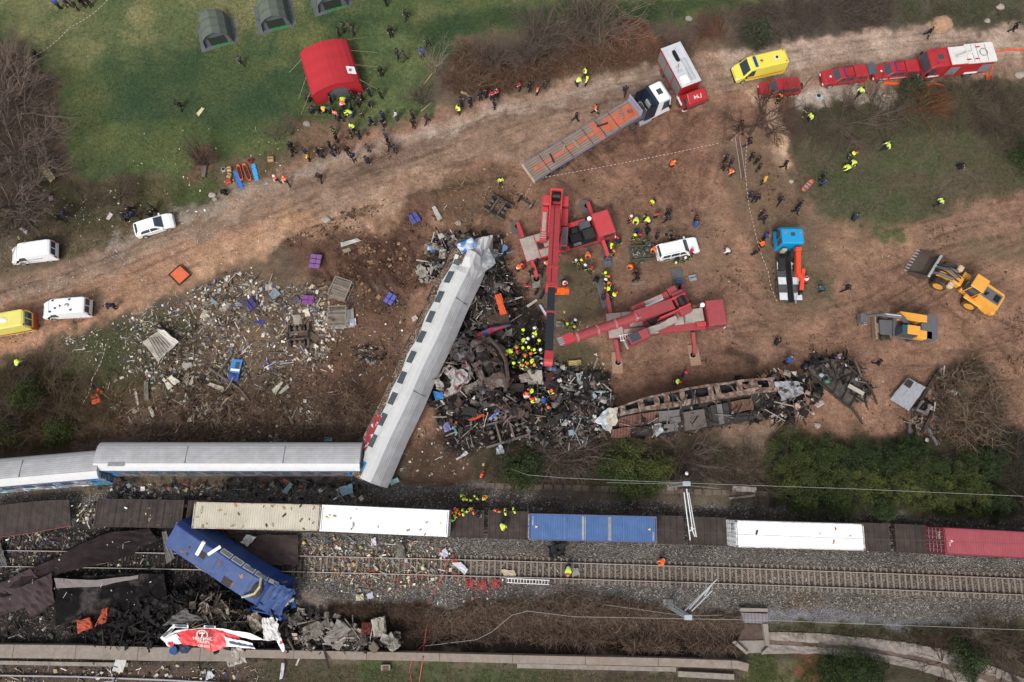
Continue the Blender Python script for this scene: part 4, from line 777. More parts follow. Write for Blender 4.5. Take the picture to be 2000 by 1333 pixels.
for y in(-.8,.8):m=MB();m.cyl((3.1,y,3.0),(3.1,y,3.12),.08,10);m.build('beacon',M_bluel,q)
m=MB();m.box(4.02,4.22,-1.27,1.27,.4,.85,.06);m.build('bumper',M_white,q)
m=MB();m.box(-4.0,1.5,-1.22,1.22,.75,2.95,.05);bd=m.build('body',M_fred,t)
m=MB();m.box(-3.9,1.4,-1.12,1.12,2.95,3.0);m.build('roof_deck',M_fwhite,bd)
for y in(-1.19,1.19):m=MB();m.box(-3.95,-.55,y-.05,y+.05,2.95,3.12,.01);m.build('roof_rail',M_fwhite,bd)
m=MB();m.box(-4.05,-.6,-1.15,1.15,3.0,3.1,.02);m.build('roof_locker',M_fwhite,bd)
for x in(-3.0,-1.9,-1.3):m=MB();m.box(x,x+.05,-1.15,1.15,3.1,3.108);m.build('panel_joint',M_steel,bd)
for y,x in((.75,-1.9),(-.75,-2.3),(.75,-.9)):m=MB();m.box(x,x+.5,y-.06,y+.06,3.1,3.16);m.build('red_clamp',M_lampred,bd)
m=MB();m.cyl((-.9,0,3.1),(-.9,0,3.45),.16,12);m.tube([(-.9,0,3.45),(-.2,.15,3.6),(.7,.5,3.7)],.09,10);m.tube([(.7,.5,3.7),(1.05,.6,3.72)],.13,10);m.build('water_cannon',M_fwhite,bd)
m=MB();m.tube([(-2.6+.45*math.cos(a_),.45*math.sin(a_),3.16)for a_ in np.linspace(0,6.28,20)],.03,5);m.build('hose_ring',M_steel,bd)
for s in(1,-1):
 for x0,x1 in((.1,1.3),(-3.9,-2.6)):m=MB();m.box(x0,x1,s*1.235-.015,s*1.235+.015,1.15,2.5);m.build('shutter',M_fpan,bd)
 for x in(2.75,-2.0):m=MB();m.prism([(x-.8,s*1.24-.04),(x+.8,s*1.24-.04),(x+.8,s*1.24+.05),(x-.8,s*1.24+.05)],1.05,1.25);m.build('wheel_arch',M_white,t)
wheels(t,(2.75,-2.0),.52,2.5,.34,M_steel)
m=MB();m.box(-3.8,3.2,-.5,.5,.5,.78);m.build('chassis',M_dark,t)
p,rz,L=heading((1313,95),(1347,158),3.1)
t=empty('fire_truck',(p.x,p.y,0),rz,'silver roofed fire truck numbered 94 with its red cab tilted forward','fire engine')
h=2.75;M_silver=mat('silver_roof','#c3c5c9',rough=.45,var=.1,dirt=.2,dirtcol='#98989a')
m=MB();m.box(-h,h,-1.22,1.22,.8,3.05,.04);bd=m.build('body',M_fred,t)
m=MB();m.box(-h+.02,h-.02,-1.15,1.15,3.05,3.09);m.build('roof',M_silver,bd)
for y in(-1.2,1.2):m=MB();m.box(-h,h,y-.03,y+.03,3.05,3.16,.01);m.build('roof_rail',M_silver,bd)
for s in(1,-1):
 for x0 in(-2.6,-.85,.95):m=MB();m.box(x0,x0+1.6,s*1.23-.015,s*1.23+.015,1.15,2.7);m.build('shutter',M_fpan,bd)
m=MB();m.box(1.5,2.5,-1.0,.2-.3,3.09,3.4,.03);m.build('roof_box',M_white,bd)
for y0 in(.25,.75):
 m=MB();m.bar((-.6,y0,3.16),(2.3,y0,3.16),.05,.05)
 if y0>.7:
  for k in range(12):m.bar((-.55+k*.25,.28,3.16),(-.55+k*.25,.74,3.16),.03,.03)
 m.build('ladder',M_chrome,bd)
m=MB();m.box(-1.9,-.4,-.25,.1,3.1,3.3,.05);m.box(-1.7,-.6,-.32,.17,3.12,3.2,.03);m.build('pump',M_black,bd)
m=MB();m.tube([(-.2+1.2*i/12+.3*math.sin(i),-.5+.3*math.cos(i*1.3),3.14)for i in range(13)],.03,5);m.build('hose',M_chrome,bd)
m=MB();m.box(-2.6,4.05,-.45,.45,.55,.85);m.box(2.8,3.9,-.55,.55,.85,1.5,.1);m.build('chassis',M_dark,t)
m=MB();m.tube([(3.2,-1,1.9),(3.5,-.4,2.0),(3.4,.5,1.95),(3.1,.9,1.9)],.2,10);m.build('intake_duct',M_black,t)
q=truckcab(t,-.1,1.75,1.2,2.15,0,M_fred)
q.matrix_basis=Matrix.Translation((2.75,0,1.45))@Matrix.Rotation(R(30),4,'Y')
g1=text('lettering','Γ94',.62,W_mark,q,(.55,0,2.158),(0,0,R(-90)),sx=1)
m=MB();m.box(4.05,4.3,-1.2,1.2,.45,.85,.06);m.build('bumper',M_white,t)
for s in(1,-1):m=MB();m.prism([(2.5,s*1.2-.06),(3.7,s*1.2-.06),(3.8,s*1.2+.08),(2.4,s*1.2+.08)],1.0,1.3);m.build('wheel_arch',M_white,t)
wheels(t,(3.1,-1.2),.5,2.45,.34,M_steel)
p,rz,L=heading((1544,590),(1532,452),1.0)
t=empty('crane_truck',(p.x,p.y,0),rz,'bright blue cabbed truck carrying a folded orange loader crane','truck');h=L/2
M_cyan=mat('cyan_paint','#1790c4',rough=.35,var=.06,dirt=.08);M_dblue=mat('deep_blue_paint','#175078',rough=.4,var=.1)
q=truckcab(t,h-2.2,h,1.22,3.1,.7,M_cyan)
m=MB();m.box(h-1.4,h-1.0,-.22,.22,3.1,3.14,.01);m.build('roof_hatch',M_glass,q)
for y in(-.8,.8):m=MB();m.cyl((h-1.0,y,3.1),(h-1.0,y,3.2),.09,10);m.build('beacon',M_orange,q)
m=MB();m.box(h-.02,h+.14,-1.2,1.2,.5,.95,.05);m.build('bumper',M_dblue,q)
for s in(1,):m=MB();m.box(h-2.15,h-1.5,s*1.225-.02,s*1.225+.02,1.9,3.0);m.build('grey_panel',M_glassgrey,q)
m=MB();m.box(-h,h-2.3,-.45,.45,.7,1.0);m.build('chassis',M_dark,t)
m=MB();m.box(-h,-h+4.6,-1.25,-.3,1.0,1.2,.02);m.box(-h,-h+4.6,.3,1.25,1.0,1.2,.02);m.build('side_tray',mat('tray_grey','#43474b',rough=.7,var=.3,dirt=.3),t)
m=MB();m.box(-h,-h+4.6,-.29,.29,.95,1.05);m.build('centre_tray',M_black,t)
M_chk=mat('white_plate','#cfd3d4',rough=.5,var=.12,dirt=.2)
for x in(-h+.15,-h+1.9,-h+3.6):
 for s in(1,-1):m=MB();y=s*.78;m.box(x,x+.8,y-.42,y+.42,1.2,1.22);m.build('white_plate',M_chk,t)
for y,x in((.75,h-3.6),(.8,h-4.3),(-.8,h-3.4),(-.75,h-4.3)):m=MB();m.box(x-.4,x+.3,y-.35,y+.35,.9,1.7,.08);m.build('valve_box' if y>0 else 'tank',M_dark,t)
m=MB();m.box(h-2.75,h-2.45,.4,.9,1.4,2.3,.05);m.build('lamp_box',mat('box_tan','#a39a86',rough=.7),t)
M_cro=mat('crane_orange','#d84a2c',rough=.4,var=.1,dirt=.15,dirtcol='#8a4030')
m=MB();m.cyl((h-3.2,-.2,1.0),(h-3.2,-.2,2.4),.35,12);m.bar((h-3.2,-.2,1.2),(h-3.2,1.2,1.2),.3,.25);m.bar((h-3.2,-.2,1.2),(h-3.2,-1.25,1.2),.3,.25);m.build('crane_column',M_dark,t)
m=MB();m.bar((h-2.7,-.62,2.5),(h-5.7,-.3,2.7),.5,.5);m.box(h-2.9,h-2.5,-.95,-.3,2.2,2.9,.08);m.build('main_boom',M_cro,t)
m=MB();m.bar((h-5.6,-.25,2.8),(h-6.1,-.9,2.6),.45,.4);m.bar((h-4.9,-1.0,2.5),(h-7.2,-.65,2.3),.38,.4);m.build('knuckle_boom',M_cro,t)
for y in(-.5,-.62,-.76):m=MB();m.bar((h-6.2,y-.1,2.3),(-h+.4,y+.1,2.15-(y+.5)),.1,.16);m.build('boom_extension',M_black,t)
m=MB();m.cyl((h-7.6,-.25,2.1),(h-8.6,-.12,2.0),.05,8);m.build('piston',M_chrome,t)
wheels(t,(h-1.1,h-5.9,-h+1.5),.5,2.4,.34,M_steel)
M_cred=mat('crane_red','#9d3c42',rough=.55,var=.2,dirt=.55,dirtcol='#7d4f4c',dscale=1.6);M_cred2=mat('crane_bright_red','#b83a40',rough=.5,var=.16,dirt=.45,dirtcol='#9a5450',dscale=1.6)
M_cdeck=mat('crane_deck','#a59c93',rough=.8,var=.2,dirt=.5,dirtcol='#6f655f',scale=2)
M_pad=mat('timber_pad','#9a7d66',rough=.9,var=.2,dirt=.3,dirtcol='#7d6350',lines=(0,.45,.04,.5))
def crane(label,a,b,cols,riggers,top):
 p,rz,L=heading(a,b,1.6);h=L/2
 t=empty('mobile_crane',(p.x,p.y,0),rz,label,'crane',None)
 inv=t.matrix_basis.inverted()
 loc=lambda px,py,z=0:inv@G(px,py,z)
 body,deck=cols;W=1.38
 m=MB();m.box(-h,h-2.1,-W,W,1.0,1.5,.04);m.build('carrier',body,t)
 for x0,x1,y0,y1 in((-h+.05,-h+1.6,-W+.05,W-.05),(-h+1.7,h-7.2,-W+.05,-W+.85),(-h+1.7,h-6.2,W-.85,W-.05),(-h+2.4,-h+3.8,-.35,.35)):m=MB();m.box(x0,x1,y0,y1,1.5,1.56,.02);m.build('deck_plate',deck,t)
 m=MB();m.box(-h+1.7,h-5,-.4,.4,1.5,1.53);m.build('walkway',M_dark if cols[0]is M_cred2 else body,t)
 cb=[(h+.0,.6),(h+.02,1.3),(h-.1,2.5),(h-.25,2.62),(h-1.95,2.62),(h-2.05,2.5),(h-2.05,.6)]
 wf=lambda x,z:W-.02;m=MB();shell(m,cb,wf,.06);q=m.build('cab',body,t)
 m=MB();slab(m,lerp2(cb[1],cb[2],.15),lerp2(cb[1],cb[2],.92),W-.15,W-.15,.012);m.build('windscreen',M_glass,q)
 m=MB();m.box(h,h+.16,-W,W,.5,.95,.04);m.build('bumper',M_white,q)
 for s in(1,-1):m=MB();m.box(h-1.5,h-.3,s*(W-.02)-.02,s*(W-.02)+.012,1.6,2.35);m.build('side_window',M_glass,q)
 if top['engine']:
  for x0,x1,y0,y1,z1,mm in((h-3.5,h-2.2,-1.05,.1,2.1,M_dark),(h-3.6,h-2.4,.2,1.0,2.2,mat('engine_grey','#4f5358',rough=.6,var=.3)),(h-5.0,h-3.7,-.9,.0,1.9,M_black),(h-4.6,h-3.8,.1,.75,1.8,M_dark),(h-6.6,h-5.2,.1,1.1,1.8,M_dark),(h-5.7,h-5.1,-1.0,.9,1.75,M_black),(h-4.8,h-3.9,-1.3,-.95,1.75,M_steel)):
   m=MB();m.box(x0,x1,y0,y1,1.5,z1,.06);m.build('engine_part',mm,t)
  m=MB();m.box(h-5.3,h-2.15,-W,W,1.5,1.53);m.build('engine_tray',M_black,t)
  m=MB();m.box(h-5.0,h-2.7,W-.5,W,1.52,1.9,.05);m.build('mudguard',body,t)
 else:
  m=MB();m.box(h-4.3,h-2.35,-.65,.75,1.55,2.2,.04);m.build('engine_cover',deck,t)
  m=MB();m.box(h-3.2,h-2.2,-1.2,-.7,1.5,2.1,.05);m.build('locker',M_cred2,t)
  m=MB();m.box(h-5.4,h-4.4,-.7,.7,1.55,1.8,.04);m.build('tool_box',deck,t)
  m=MB();m.cyl((h-4.1,1.0,1.5),(h-4.1,1.0,2.3),.1,10);m.build('exhaust',M_chrome,t)
  m=MB();m.ball((h-3.1,1.05,1.7),.45,.3,.2);m.build('rust_tank',M_rust,t)
 m=MB();m.cyl((h-2.4,.95,1.5),(h-2.4,.95,2.5),.14,12);m.cyl((h-2.4,.95,2.5),(h-2.4,.95,2.56),.24,14);m.build('exhaust',M_white,t)
 wheels(t,(h-1.3,h-3.0,-h+4.6,-h+3.0,-h+1.4),.62,2.7,.42,M_steel)
 for root,tip,padc,psz,pm,pr_ in riggers:
  A=loc(*root,1.2);B=loc(*tip,.9);m=MB();m.bar(A,B,.38,.4);m.cyl((B.x,B.y,1.1),(B.x,B.y,.12),.12,10);m.cyl((B.x,B.y,.2),(B.x,B.y,.12),.3,16);o=m.build('outrigger',body,t)
  c=loc(*padc,0);m=MB();m.M=Matrix.Translation((c.x,c.y,0))@Matrix.Rotation(R(pr_)-rz,4,'Z');m.box(-psz[0]/2,psz[0]/2,-psz[1]/2,psz[1]/2,-.04,.12,.02);m.build('outrigger_pad',pm,o)
  m=MB();m.cyl((B.x,B.y,.12),(B.x,B.y,.2),.36,18);m.build('foot_plate',M_chrome if pm is M_pad else M_steel,o)
 cxy=loc(*top['pivot'],1.6);d_=top['dir'];A=loc(*d_[0],d_[0+1][2]if False else 3.2);
 return t,loc,h
c1_,loc,h=crane('red mobile crane reaching over the wreck with its long boom and a black extension',(1021,489),(1195,437),(M_cred2,M_cdeck),[((1021,466),(1011,437),(1007,445),(.9,1.5),M_steel,5),((1157,424),(1148,397),(1142,405),(.9,1.6),M_steel,12),((1037,503),(1048,541),(1047,550),(.9,1.5),M_conc,5),((1177,470),(1187,500),(1185.5,507),(1.0,2.0),M_steel,8)],dict(engine=True,pivot=(1080,458),dir=((1084,405),(1077,560))))
def superstructure(t,loc,back,front,piv,bw,mats):
 """local frame whose x axis runs along the boom"""
 A=loc(*back);B=loc(*front);a=math.atan2((B-A).y,(B-A).x);P0=loc(*piv)
 s=empty('turntable',(P0.x,P0.y,1.55),a);s.parent=t
 inv=s.matrix_basis.inverted();return s,(lambda px,py,z:inv@loc(px,py,z))
sup,sl_=superstructure(c1_,loc,(1084,405,3.2),(1078,540,6),(1081,452,1.6),1,None)
m=MB();m.cyl((0,0,0),(0,0,.35),1.05,24);m.build('slew_ring',M_dark,sup)
a0=sl_(1085,408,3.2);a1=sl_(1077,566,8.2);a2=sl_(1072,692,12.0)
m=MB();m.bar(a0,a1,1.0,.95);bm_=m.build('boom',M_cred2,sup)
dv=(Vector(a1)-Vector(a0)).normalized();nn=Vector((-dv.z,0,dv.x))if True else None
for f_ in(.78,.97):pp=Vector(a0).lerp(Vector(a1),f_);m=MB();m.bar(pp-dv*.18,pp+dv*.18,1.14,1.08);m.build('boom_collar',M_cred2,bm_)
for y_ in(-.1,):m=MB();q0=Vector(a0)+nn*.49;q1=Vector(a1)+nn*.49;m.bar(q0+Vector((0,y_,0)),q1+Vector((0,y_,0)),.06,.05);m.build('boom_seam',M_dark,bm_)
m=MB();m.bar(a1,a2,.68,.68);be=m.build('boom_extension',mat('boom_black','#2a2f38',rough=.5,var=.2),sup)
for f_ in(.4,):pp=Vector(a1).lerp(Vector(a2),f_);m=MB();m.bar(pp-dv*.1,pp+dv*.1,.82,.8);m.build('boom_collar',M_cred2,be)
m=MB();m.bar(Vector(a2)-dv*.1,Vector(a2)+dv*.9,.78,.8);m.build('boom_head',M_cred2,be);m=MB();e=Vector(a2)+dv*.8;m.cyl((e.x,e.y-.35,e.z-.2),(e.x,e.y+.35,e.z-.2),.42,16);m.build('sheave',M_cred2,be)
m=MB();ez=e.z;
for y_ in(-.15,.15):m.cyl((e.x+.1,e.y+y_,ez),(e.x+.15,e.y+y_,-1.2),.03,5)
m.build('hoist_rope',M_black,sup);m=MB();m.box(e.x-.15,e.x+.4,e.y-.25,e.y+.25,-1.6,-.8,.05);m.cyl((e.x+.12,e.y,-1.6),(e.x+.12,e.y,-2.0),.08,8);m.build('hook_block',M_dark,sup)
m=MB();m.box(-3.6,-2.4,-1.45,1.45,.35,1.6,.12);m.build('counterweight',M_cred2,sup)
m=MB();m.box(-3.9,1.0,-.68,-.5,.3,2.4,.03);m.box(-3.9,1.0,.5,.68,.3,2.4,.03);m.box(-4.0,-3.7,-.7,.7,1.4,2.45,.05);m.build('boom_bracket',M_cred2,sup)
m=MB();m.cyl((-3.1,-.42,2.35),(-3.1,.42,2.35),.35,18);m.box(-3.55,-2.65,-.42,.42,1.9,2.0);m.build('winch',M_black,sup)
m=MB();m.box(-2.3,1.6,-1.45,-.72,.3,1.3,.06);m.build('machinery_housing',M_cred2,sup);m=MB();m.box(-1.6,.6,-1.3,-.9,1.3,1.34);m.build('step_plate',M_cdeck,sup)
for k in range(3):m=MB();m.box(.75+k*.25,.85+k*.25,-1.4,-.8,1.3,1.34);m.build('step',M_chrome,sup)
m=MB();m.box(-2.3,-.2,.72,1.45,.3,1.15,.06);m.build('side_housing',M_cred2,sup)
m=MB();m.box(.1,2.3,.75,1.5,.2,1.75,.07);q=m.build('operator_cab',M_cred2,sup);m=MB();m.box(.25,2.2,.86,1.4,1.75,1.765);m.build('roof_window',M_glassgrey,q);m=MB();m.box(2.3,2.32,.85,1.4,.6,1.6);m.build('front_window',M_glass,q)
c2_,loc2,h=crane('red mobile crane with folded stubby boom and grey deck, set on timber pads',(1186,637),(1414,613),(M_cred,M_cdeck),[((1192,614),(1185,575),(1179,573),(1.1,3.4),M_steel,14),((1341,593),(1333,558),(1326,550),(1.2,3.2),M_steel,12),((1202,664),(1209,706),(1205.5,709),(1.15,2.3),M_pad,0),((1353,650),(1357,691),(1355.5,694),(1.15,2.3),M_pad,8)],dict(engine=False,pivot=(1281,628),dir=((1328,582),(1190,640))))
sup2,s2=superstructure(c2_,loc2,(1325,583,3),(1195,640,3),(1281,617,1.6),1,None)
m=MB();m.cyl((0,0,0),(0,0,.35),1.1,24);m.build('slew_ring',M_dark,sup2)
b0=s2(1312,596,3.0);b1=s2(1240,620,3.6);b2=s2(1120,660,4.3);b3=s2(1098,667,4.4)
m=MB();m.bar(b0,b1,1.15,.9);bm2=m.build('boom',M_cred,sup2)
m=MB();m.tube([b1,b2],.5,12);bx=m.build('boom_section',M_cred,sup2)
dv2=(Vector(b2)-Vector(b1)).normalized()
for f_ in(.0,.33,.62,.95):pp=Vector(b1).lerp(Vector(b2),f_);m=MB();m.tube([pp-dv2*.12,pp+dv2*.12],.58,12);m.build('boom_collar',mat('scuffed_red','#a8484c',rough=.6,var=.3,dirt=.5,dirtcol='#b5a09c',dscale=3),bx)
m=MB();m.bar(b2,b3,.9,.8);hd=m.build('boom_head',M_cred2,sup2)
for k in range(5):
 pp=Vector(b3);m=MB();m.cyl((pp.x,pp.y-.38+k*.17,pp.z),(pp.x+.02,pp.y-.3+k*.17,pp.z),.42,14);m.build('sheave',M_chrome,hd)
for pts_,r_ in(([(-2.6,.3,1.9),(0,.7,1.6),(2.4,.5,2.6)],.04),([(-2.4,-.6,1.2),(-1,-.8,1.5),(1,-.5,2.2)],.05),([(-1.8,.9,.9),(.4,1.1,1.2),(2,.9,1.3)],.04),([(.2,-.4,.9),(2.6,-.1,2.6)],.12)):m=MB();m.tube(pts_,r_,6);m.build('hydraulic_line',M_black if r_<.1 else M_chrome,sup2)
m=MB();m.box(-3.4,-2.1,-1.3,1.3,.35,1.5,.1);m.build('counterweight',M_cred,sup2)
m=MB();m.box(-2.0,.3,-.75,-.58,.3,1.9,.03);m.box(-2.0,.3,.58,.75,.3,1.9,.03);m.box(-3.3,-1.9,-.75,-.5,.3,2.0,.05);m.box(-3.3,-1.9,.5,.75,.3,2.0,.05);m.build('boom_bracket',M_cred2,sup2)
m=MB();m.cyl((-2.6,-.45,1.9),(-2.6,.45,1.9),.42,18);m.build('winch',M_black,sup2)
m=MB();m.box(-3.0,-2.0,-2.0,-1.0,.5,1.2,.06);m.build('locker',M_cred,sup2)
m=MB();m.box(-1.9,2.3,-1.75,-.85,.3,1.25,.05);m.build('machinery_housing',M_cred,sup2);m=MB();m.box(-1.2,.8,-1.65,-.95,1.25,1.29);m.build('tread_plate',M_cdeck,sup2);m=MB();m.box(-1.1,.9,-1.2,-1.02,1.29,1.4);m.build('light_tube',M_white,sup2)
m=MB();m.box(-1.6,2.0,.95,1.65,.3,1.1,.05);m.build('walkway',M_cdeck,sup2)
m=MB();m.box(2.0,4.2,1.0,2.0,.0,1.9,.08);q=m.build('operator_cab',M_cred,sup2);m=MB();m.box(3.0,4.1,1.1,1.9,1.9,1.915);m.build('roof_window',M_glass,q);m=MB();m.box(4.2,4.22,1.1,1.9,.5,1.7);m.build('front_window',M_glass,q)
m=MB();m.box(4.22,4.4,.9,2.05,.0,.1,.0);m.build('step_plate',M_cdeck,q)
A=loc2(1211,659,1.7);m=MB()
L0=loc2(1210,661,1.65);L1=loc2(1237,657,1.65);dd=(L1-L0).normalized();nn_=Vector((-dd.y,dd.x,0))*.3
m.bar(L0-nn_,L1-nn_,.06,.06);m.bar(L0+nn_,L1+nn_,.06,.06)
for k in range(6):pp=L0.lerp(L1,(k+.5)/6);m.bar(pp-nn_,pp+nn_,.05,.05)
m.build('ladder',M_white,c2_)
M_my=mat('machine_yellow','#dc9d40',rough=.45,var=.1,dirt=.2,dirtcol='#a87a45');M_mg=mat('machine_grey','#595a60',rough=.6,var=.2,dirt=.3,dirtcol='#6b5f55')
p,rz,L=heading((1924,589),(1858,546),1.0);t=empty('wheel_loader',(p.x,p.y,0),rz,'yellow articulated wheel loader with a toothed bucket lowered to the ground','loader')
m=MB();m.box(-2.9,.9,-.75,.75,.9,1.5,.08);m.build('rear_frame',M_my,t)
m=MB();m.loft([[(x,-w_,z0),(x,w_,z0),(x,w_*.9,z1),(x,-w_*.9,z1)]for x,w_,z0,z1 in((-3.1,.95,.9,2.1),(-2.8,1.15,.8,2.3),(-.6,1.1,1.1,2.45))]);m.build('engine_hood',M_my,t)
m=MB();m.box(-2.75,-.7,-.62,.62,2.42,2.5,.03);gcv=m.build('hood_top',M_mg,t);m=MB();m.box(-2.6,-2.0,-.4,.4,2.5,2.515);m.build('grille',M_black,gcv);m=MB();m.cyl((-1.1,.3,2.45),(-1.1,.3,2.95),.12,12);m.build('exhaust',M_black,gcv)
m=MB();m.box(-3.35,-2.9,-1.1,1.1,.75,1.5,.12);m.build('counterweight',M_my,t)
for s in(1,-1):
 m=MB();m.box(-1.9,.3,s*1.2-.25,s*1.2+.25,1.55,1.75,.06);m.build('rear_fender',M_my,t);wheel(t,-1.0,s*1.15,.82,.65,M_my,s)
m=MB();m.box(.6,1.4,s*1.1-.3,s*1.1+.3,1.2,1.4);m.build('step',M_my,t)
m=MB();m.loft([[(x,-w_,1.5),(x,w_,1.5),(x,w_,3.1),(x,-w_,3.1)]for x,w_ in((-.55,.75),(.6,.75),(.95,.4))]);cb=m.build('cab',M_glass,t);m=MB();m.box(-.6,.85,-.82,.82,3.1,3.25,.05);m.build('cab_roof',M_my,cb)
for x in(-.5,.6):
 for s in(1,-1):m=MB();m.bar((x,s*.76,1.5),(x,s*.76,3.1),.1,.1);m.build('cab_pillar',M_my,cb)
fr=empty('front_frame',(1.3,0,0),R(1));fr.parent=t
m=MB();m.box(-.2,2.4,-.55,.55,.85,1.7,.1);m.build('front_chassis',M_my,fr)
for s in(1,-1):
 wheel(fr,1.5,s*1.15,.82,.65,M_my,s);m=MB();m.box(.5,1.1,s*1.15-.35,s*1.15+.35,1.5,2.0,.1);m.build('front_fender',mat('fender_tan','#c2a888',rough=.6,var=.2),fr)
 m=MB();m.tube([(.9,s*.5,2.0),(2.3,s*.5,1.6),(3.1,s*.5,.7)],.17,6);m.build('lift_arm',M_mg,fr);m=MB();m.tube([(.2,s*.25,1.7),(2.0,s*.3,2.1),(3.2,s*.25,1.4)],.08,6);m.build('hydraulic_hose',M_black,fr)
m=MB();m.cyl((.6,0,1.9),(1.9,0,2.3),.12,10);m.bar((1.9,0,2.3),(3.1,0,1.3),.2,.2);m.build('tilt_linkage',M_mg,fr)
m=MB();bw=1.5;M_buck=mat('bucket_steel','#4a413a',rough=.8,var=.3,dirt=.6,dirtcol='#55493a')
pf=[(3.0,1.5),(3.15,1.5),(3.3,.75),(3.6,.3),(4.9,.12),(4.9,.04),(3.5,.06),(3.1,.5)]
m.loft([[(x,-bw,z)for x,z in pf],[(x,bw,z)for x,z in pf]]);bk=m.build('bucket',M_buck,fr)
for s in(1,-1):m=MB();m.loft([[(x,s*bw-.03,z)for x,z in((3.0,1.5),(3.25,1.45),(4.9,.2),(4.9,.04),(3.5,.06),(3.1,.5))],[(x,s*bw+.03,z)for x,z in((3.0,1.5),(3.25,1.45),(4.9,.2),(4.9,.04),(3.5,.06),(3.1,.5))]]);m.build('bucket_side',M_buck,bk)
m=MB();m.box(2.92,3.2,-bw,bw,1.42,1.56,.03);m.build('bucket_lip',M_chrome,bk)
for k in range(8):y=-bw+.05+k*(2*bw-.1)/7;m=MB();m.loft([[(4.8,y-.07,.05),(4.8,y+.07,.05),(4.8,y+.07,.22),(4.8,y-.07,.22)],[(5.2,y-.03,.02),(5.2,y+.03,.02),(5.2,y+.03,.08),(5.2,y-.03,.08)]]);m.build('tooth',M_chrome,bk)
m=MB();m.box(-.9,-.3,.85,1.1,1.8,1.82);m.bar((-1.6,.95,1.9),(-.6,.95,1.9),.05,.4);m.build('handrail',M_cro,t)
p,rz,L=heading((1813,644),(1709,640),.8);t=empty('wheeled_excavator',(p.x,p.y,0),rz,'yellow wheeled excavator with black boom and a dozer blade, its toothed bucket curled inward','excavator')
h=L/2
m=MB();m.box(-1.2,2.4,-.5,.5,.7,1.15,.05);m.box(.9,2.5,-.8,.8,.9,1.2,.05);m.build('undercarriage',M_mg,t)
m=MB();m.box(h-.15,h+.05,-1.25,1.25,.15,.95,.03);m.box(2.2,h-.1,-.5,.5,.5,.8);m.build('dozer_blade',mat('blade_tan','#8a7766',rough=.8,var=.3),t)
for x in(1.7,-1.1):
 for s in(1,-1):wheel(t,x,s*1.05,.5,.5,M_mg,s)
up_=empty('upper_body',(-.6,0,1.15),R(-7));up_.parent=t
m=MB();m.box(-2.1,1.8,-1.3,1.3,0,.3,.05);m.build('platform',M_mg,up_)
m=MB();m.prism([(-2.3,-1.1),(-2.05,-1.35),(-1.2,-1.38),(-1.2,1.38),(-2.05,1.35),(-2.3,1.1)],.05,1.2);m.build('counterweight',M_mg,up_)
m=MB();m.box(-1.9,.2,-1.3,-.6,.3,1.25,.08);m.build('right_hood',M_my,up_)if False else None
m=MB();m.box(-1.75,1.6,-1.33,-.45,.3,1.15,.08);m.build('tool_locker',M_my,up_)
m=MB();m.box(-1.8,-.2,.4,1.33,.3,1.2,.08);m.build('engine_hood',M_my,up_)
m=MB();m.box(-1.8,-.6,-.4,.4,.3,1.22,.05);m.build('engine_cover',M_mg,up_)
m=MB();m.box(-.05,1.65,.35,1.28,.3,1.85,.06);cb=m.build('cab',M_glass,up_);m=MB();m.box(-.1,1.2,.32,1.3,1.85,1.95,.03);m.build('cab_roof',M_my,cb);m=MB();m.box(1.2,1.7,.36,1.28,1.84,1.9,.02);m.build('roof_window',mat('teal_glass','#2b5258',rough=.2,var=.1),cb)
m=MB();m.tube([(.4,-.15,.6),(2.3,-.2,2.5),(4.0,-.25,2.1)],[.26,.26,.2],6);bm3=m.build('boom',M_mg,up_)
m=MB();m.cyl((2.4,-.2,2.85),(3.9,-.25,2.5),.07,8);m.build('piston',M_chrome,bm3)
m=MB();m.tube([(3.7,-.25,2.5),(4.9,-.3,.9)],[.2,.14],6);m.build('dipper_arm',M_mg,up_)
m=MB();pf=[(4.7,1.15),(5.2,.9),(5.35,.4),(5.0,.0),(4.4,-.15),(4.4,-.08),(4.9,.08),(5.15,.45),(5.0,.8),(4.65,1.0)]
m.loft([[(x,-.75,z-.7)for x,z in pf],[(x,.15,z-.7)for x,z in pf]]);bk=m.build('bucket',M_mg,up_)
for k in range(5):y=-.72+k*.21;m=MB();m.bar((4.45,y,-.8),(4.05,y,-.83),.07,.06);m.build('tooth',M_chrome,bk)
def tent(label,F0,F1,Bk,prof,m_,name='tent',group=None,floor=None,door=None,cat='tent'):
 """F0,F1 front base corners (pixels on the ground); depth from Bk metres; prof list of (u in -1..1, z)"""
 a,b=G(*F0),G(*F1);c=(a+b)/2;W=(b-a).length/2;ax=(b-a).normalized();dep=Vector((-ax.y,ax.x,0))*Bk
 rz=math.atan2(ax.y,ax.x);t=empty(name,(c.x,c.y,gz(c.x,c.y)),rz,label,cat,group)
 m=MB();n=7;rings=[]
 for i in range(n+1):
  y=Bk*i/n;sag=.04*(1 if i%2 else 0);rings.append([(u*W,y,max(0,z-sag))for u,z in prof])
 m.loft(rings,closed=False)
 m.loft([[(x*.985,y,z*.985)for x,y,z in r_]for r_ in rings],closed=False);m.build('canopy',m_,t)
 m=MB();bpr=[(u*W*.98,Bk-.02,z*.985)for u,z in prof];m.loft([bpr,[(x,y-.02,z)for x,y,z in bpr]]);m.build('back_wall',m_,t)
 return t,W
def nx(l):return l
gp=[(-1,0),(-.86,1.35),(-.5,1.95),(0,2.25),(.5,1.95),(.86,1.35),(1,0)]
M_tg=mat('tent_green','#5b6358',rough=.8,var=.15,dirt=.3,dirtcol='#4a5044');M_tgs=mat('tent_skirt','#5a5f63',rough=.85,var=.2);M_tin=mat('tent_inside','#2a3029',rough=.9,var=.2)
